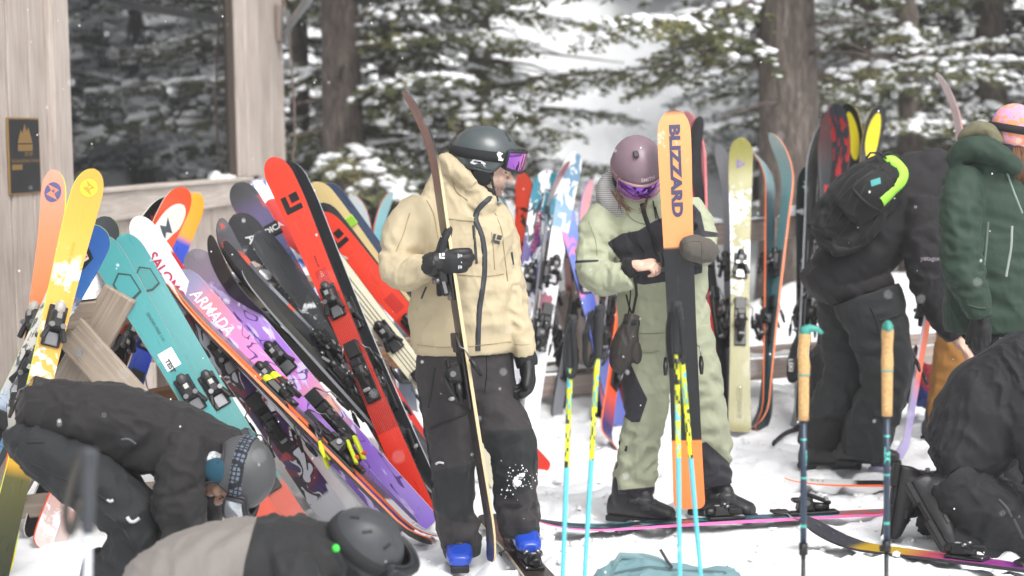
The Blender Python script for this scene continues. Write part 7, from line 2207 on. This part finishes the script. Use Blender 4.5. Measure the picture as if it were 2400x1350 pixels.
# ================================================================== BAGS AND CLUTTER
YT = 6.65
tb = empty('duffel_bag', P(1570, 1500, YT), 'pale teal fabric bag slumped on the snow', 'bag')
M_TEALB = cloth('teal_bag_cloth', '#6f9096', None, .75, var=.15)
tb1 = T([(1428, 1462, 0, 60, .10, .004), (1452, 1430, 0, 105, .15, .008), (1500, 1418, 0, 118, .18, .014), (1560, 1428, 0, 108, .19, .016), (1625, 1430, 0, 102, .19, .016), (1685, 1440, 0, 104, .17, .010), (1728, 1468, 0, 65, .11, .004)], YT, 91.0, lam=.10)
tbg = Garment('bag_body', [tb1], M_TEALB, tb, .009, 3, crease=.016)
bm = bmesh.new(); bm_tube(bm, [P(1452, 1352, YT - .05), P(1440, 1325, YT - .05), P(1455, 1302, YT - .05), P(1490, 1304, YT - .05), P(1520, 1322, YT - .06)], .012, 8, True, 0, .4)
bm_obj('handle', bm, plain('#7d9ba0', .7, var=.2), tb, True)
bm = bmesh.new(); bm_tube(bm, [P(1548, 1288, YT - .06), P(1562, 1312, YT - .06), P(1575, 1330, YT - .08)], .006, 6)
bm_obj('zip_pull', bm, plain('#33383c', .6), tb, True)
tbg.ribbon('zip', [(1440, 1345), (1520, 1330), (1600, 1338), (1700, 1342)], .014, plain('#4b6368', .6))

# black pack and red and blue holdall behind the bending person
gb = empty('rucksack', G(1960, 985), 'black rucksack standing in the snow behind the bending person', 'backpack')
YR2 = 11.3
rk = T([(1926, 985, 0, 38, .13, .003), (1926, 950, 0, 44, .16, .006), (1928, 890, 0, 42, .16, .006), (1932, 840, 0, 36, .14, .005), (1936, 812, 0, 22, .09, .002)], YR2, 92.0)
rg_ = Garment('pack_body', [rk], M_PACK, gb, .010, 3)
rg_.ribbon('shoulder_strap', [(1904, 830), (1898, 880), (1904, 940)], .03, M_BLACKTRIM, .01)
hb_ = empty('holdall', G(2160, 962), 'red and blue holdall lying beside the orange lilac ski', 'bag')
h1 = T([(2118, 930, 0, 22, .10, .003), (2140, 915, 0, 42, .14, .008), (2170, 905, 0, 52, .15, .012), (2205, 915, 0, 40, .13, .006), (2225, 925, 0, 20, .08, .002)], 11.6, 93.0)
Garment('bag_body', [h1], cloth('red_blue_cloth', '#9a1f34', '#22357a', .8), hb_, .010, 3, [[(2090, 885), (2140, 890), (2215, 950), (2215, 1000), (2090, 1000)]], crease=.014)
# loose strap on the snow
ls = bmesh.new()
q = catmull(np.array([list(G(x, y, .03)) for x, y in ((1812, 1040), (1830, 1024), (1850, 1012), (1880, 1004), (1905, 1000))]), 20)
bm_tube(ls, [Vector(x) for x in q], .016, 6, True, 0, .5)
o = bm_obj('loose_strap', ls, M_BLACKTRIM, None, True); tag(o, 'black webbing strap lying on the snow by the rail rack', 'strap')
o = empty('pole_strap', P(1857, 860, 11.6), 'black strap with white lettering hanging at the rail rack', 'strap')
bm = bmesh.new(); q = catmull(np.array([list(P(x, y, 11.55)) for x, y in ((1872, 790), (1860, 820), (1852, 860), (1854, 890), (1866, 880), (1872, 840))]), 24)
bm_tube(bm, [Vector(x) for x in q], .022, 6, True, 0, .5); bm_obj('webbing', bm, M_BLACKTRIM, o, True)
v, f = text_mesh('LEKI', 1.0, .02)
mesh_obj('lettering', [P(1853 + y * 14, 856 + x * 16, 11.50) for x, y, _ in v], f, M_WHITETRIM, o)

# hoses coiled on a snowy ledge behind the trestle
cl = empty('hose_coil', P(610, 760, 10.6), 'coils of black hose heaped on the snowy ledge behind the trestle', 'hose')
rng = np.random.default_rng(21)
for k in range(7):
    bm = bmesh.new()
    c = P(625 + rng.normal(0, 8), 762 + rng.normal(0, 8) + (k - 3) * 7, 10.7)
    a_, b_ = rng.uniform(.22, .34), rng.uniform(.16, .24)
    th = rng.uniform(0, 6)
    pts = [c + Vector((a_ * math.cos(t), b_ * math.sin(t), .025 * math.sin(2 * t + th))) for t in np.linspace(0, 2 * math.pi, 36)]
    bm_tube(bm, pts, .017, 8)
    bm_obj('hose_loop', bm, plain('#1d1d1f', .6, var=.2), cl, True)
lg = P(640, 822, 10.7)
ledge = empty('ledge', (lg.x, lg.y, 0), 'low grey ledge on a post under the coiled hoses', 'ledge')
lumber('board', lg + Vector((-.75, 0, 0)), lg + Vector((.75, .1, 0)), .6, .04, M_GREYY, ledge)
for dx in (-.6, .6):
    lumber('post', lg + Vector((dx, .1, -.02)), Vector((lg.x + dx, lg.y + .1, -.1)), .09, .09, M_GREYY, ledge, Vector((0, 1, 0)))
o = snow_pad('ledge_snow', [P(560, 812, 10.42), P(650, 812, 10.45), P(745, 800, 10.5)], .3, .13, None, 51)
tag(o, 'deep rounded snow along the ledge below the black hoses', 'snow')
wl = empty('caster_wheel', P(752, 1108, 9.4), 'small black caster wheel under the trestle rack', 'wheel')
bm = bmesh.new(); c = P(752, 1106, 9.4); c.z = .065; bm_tube(bm, [c + Vector((-.018, 0, 0)), c + Vector((.018, 0, 0))], .062, 20); bm_obj('tyre', bm, plain('#17171a', .6), wl)
bm = bmesh.new(); bm_tube(bm, [c + Vector((-.024, 0, 0)), c + Vector((.024, 0, 0))], .028, 14); bm_box(bm, c + Vector((0, 0, .08)), (.05, .04, .05), None, .005); bm_obj('hub', bm, M_GALV, wl)

# ================================================================== falling snow
rng = np.random.default_rng(33)
bm = bmesh.new()
ico_v, ico_f = ico_arrays()
V, F, o_ = [], [], 0
small = bmesh.new(); bmesh.ops.create_icosphere(small, subdivisions=1, radius=1); small.verts.ensure_lookup_table()
sv_ = np.array([tuple(x.co) for x in small.verts]); sf_ = np.array([[y.index for y in x.verts] for x in small.faces]); small.free(); bm.free()
for i in range(950):
    y = 2.2 + 15 * rng.uniform() ** .75
    px = rng.uniform(-500, 2900); py = rng.uniform(-300, 1500)
    c = np.array(P(px, py, y))
    if c[2] < .05: continue
    r = rng.uniform(.0012, .0034)
    V.append(sv_ * np.array([r, r, r * rng.uniform(.9, 1.6)]) + c); F.append(sf_ + o_); o_ += len(sv_)
me = mesh_arrays('falling_snow', np.concatenate(V), np.concatenate(F), M_SNOWC)
fs = bpy.data.objects.new('falling_snow', me); COL.objects.link(fs)
tag(fs, 'scattered white snowflakes falling through the air', 'snowflakes', None, 'stuff')

# loose crumbs of snow kicked up around the boots and ski tails
rng = np.random.default_rng(61)
V, F, o_ = [], [], 0
xs_ = np.concatenate([rng.uniform(-1.8, 3.3, 900), rng.normal(.1, .5, 150), rng.normal(.8, .6, 150)]); ys_ = np.concatenate([rng.uniform(6.6, 12.4, 900), rng.normal(8.0, .5, 150), rng.normal(8.9, .5, 150)])
zs_ = terrain(xs_, ys_)
for x_, y_, z_ in zip(xs_, ys_, zs_):
    r = .004 + .020 * rng.uniform() ** 3.2
    q = sv_ * (1 + .35 * rng.normal(size=(len(sv_), 1))) * r
    V.append(q * np.array([1.2, 1, .75]) + np.array([x_, y_, z_ + r * .35])); F.append(sf_ + o_); o_ += len(sv_)
me = mesh_arrays('snow_crumbs', np.concatenate(V), np.concatenate(F), M_SNOW)
sc_ = bpy.data.objects.new('snow_crumbs', me); COL.objects.link(sc_)
tag(sc_, 'crumbs and small clods of snow scattered over the trampled ground', 'snow', None, 'stuff')

# ================================================================== snowfall haze
bm = bmesh.new()
bm_box(bm, (12.5, 22, 24), (150, 110, 54), None, 0)
hz_o = bm_obj('haze', bm, None, None)
hm_ = bpy.data.materials.new('snowfall_haze'); hm_.use_nodes = True
ht = hm_.node_tree; ht.nodes.clear()
pv = ht.nodes.new('ShaderNodeVolumePrincipled'); pv.inputs['Color'].default_value = (.95, .965, .98, 1); pv.inputs['Density'].default_value = .0038
pv.inputs['Anisotropy'].default_value = .2
mo = ht.nodes.new('ShaderNodeOutputMaterial'); ht.links.new(pv.outputs[0], mo.inputs['Volume'])
hz_o.data.materials.append(hm_)
tag(hz_o, 'pale air thick with fine falling snow over the whole place', 'haze', None, 'stuff')
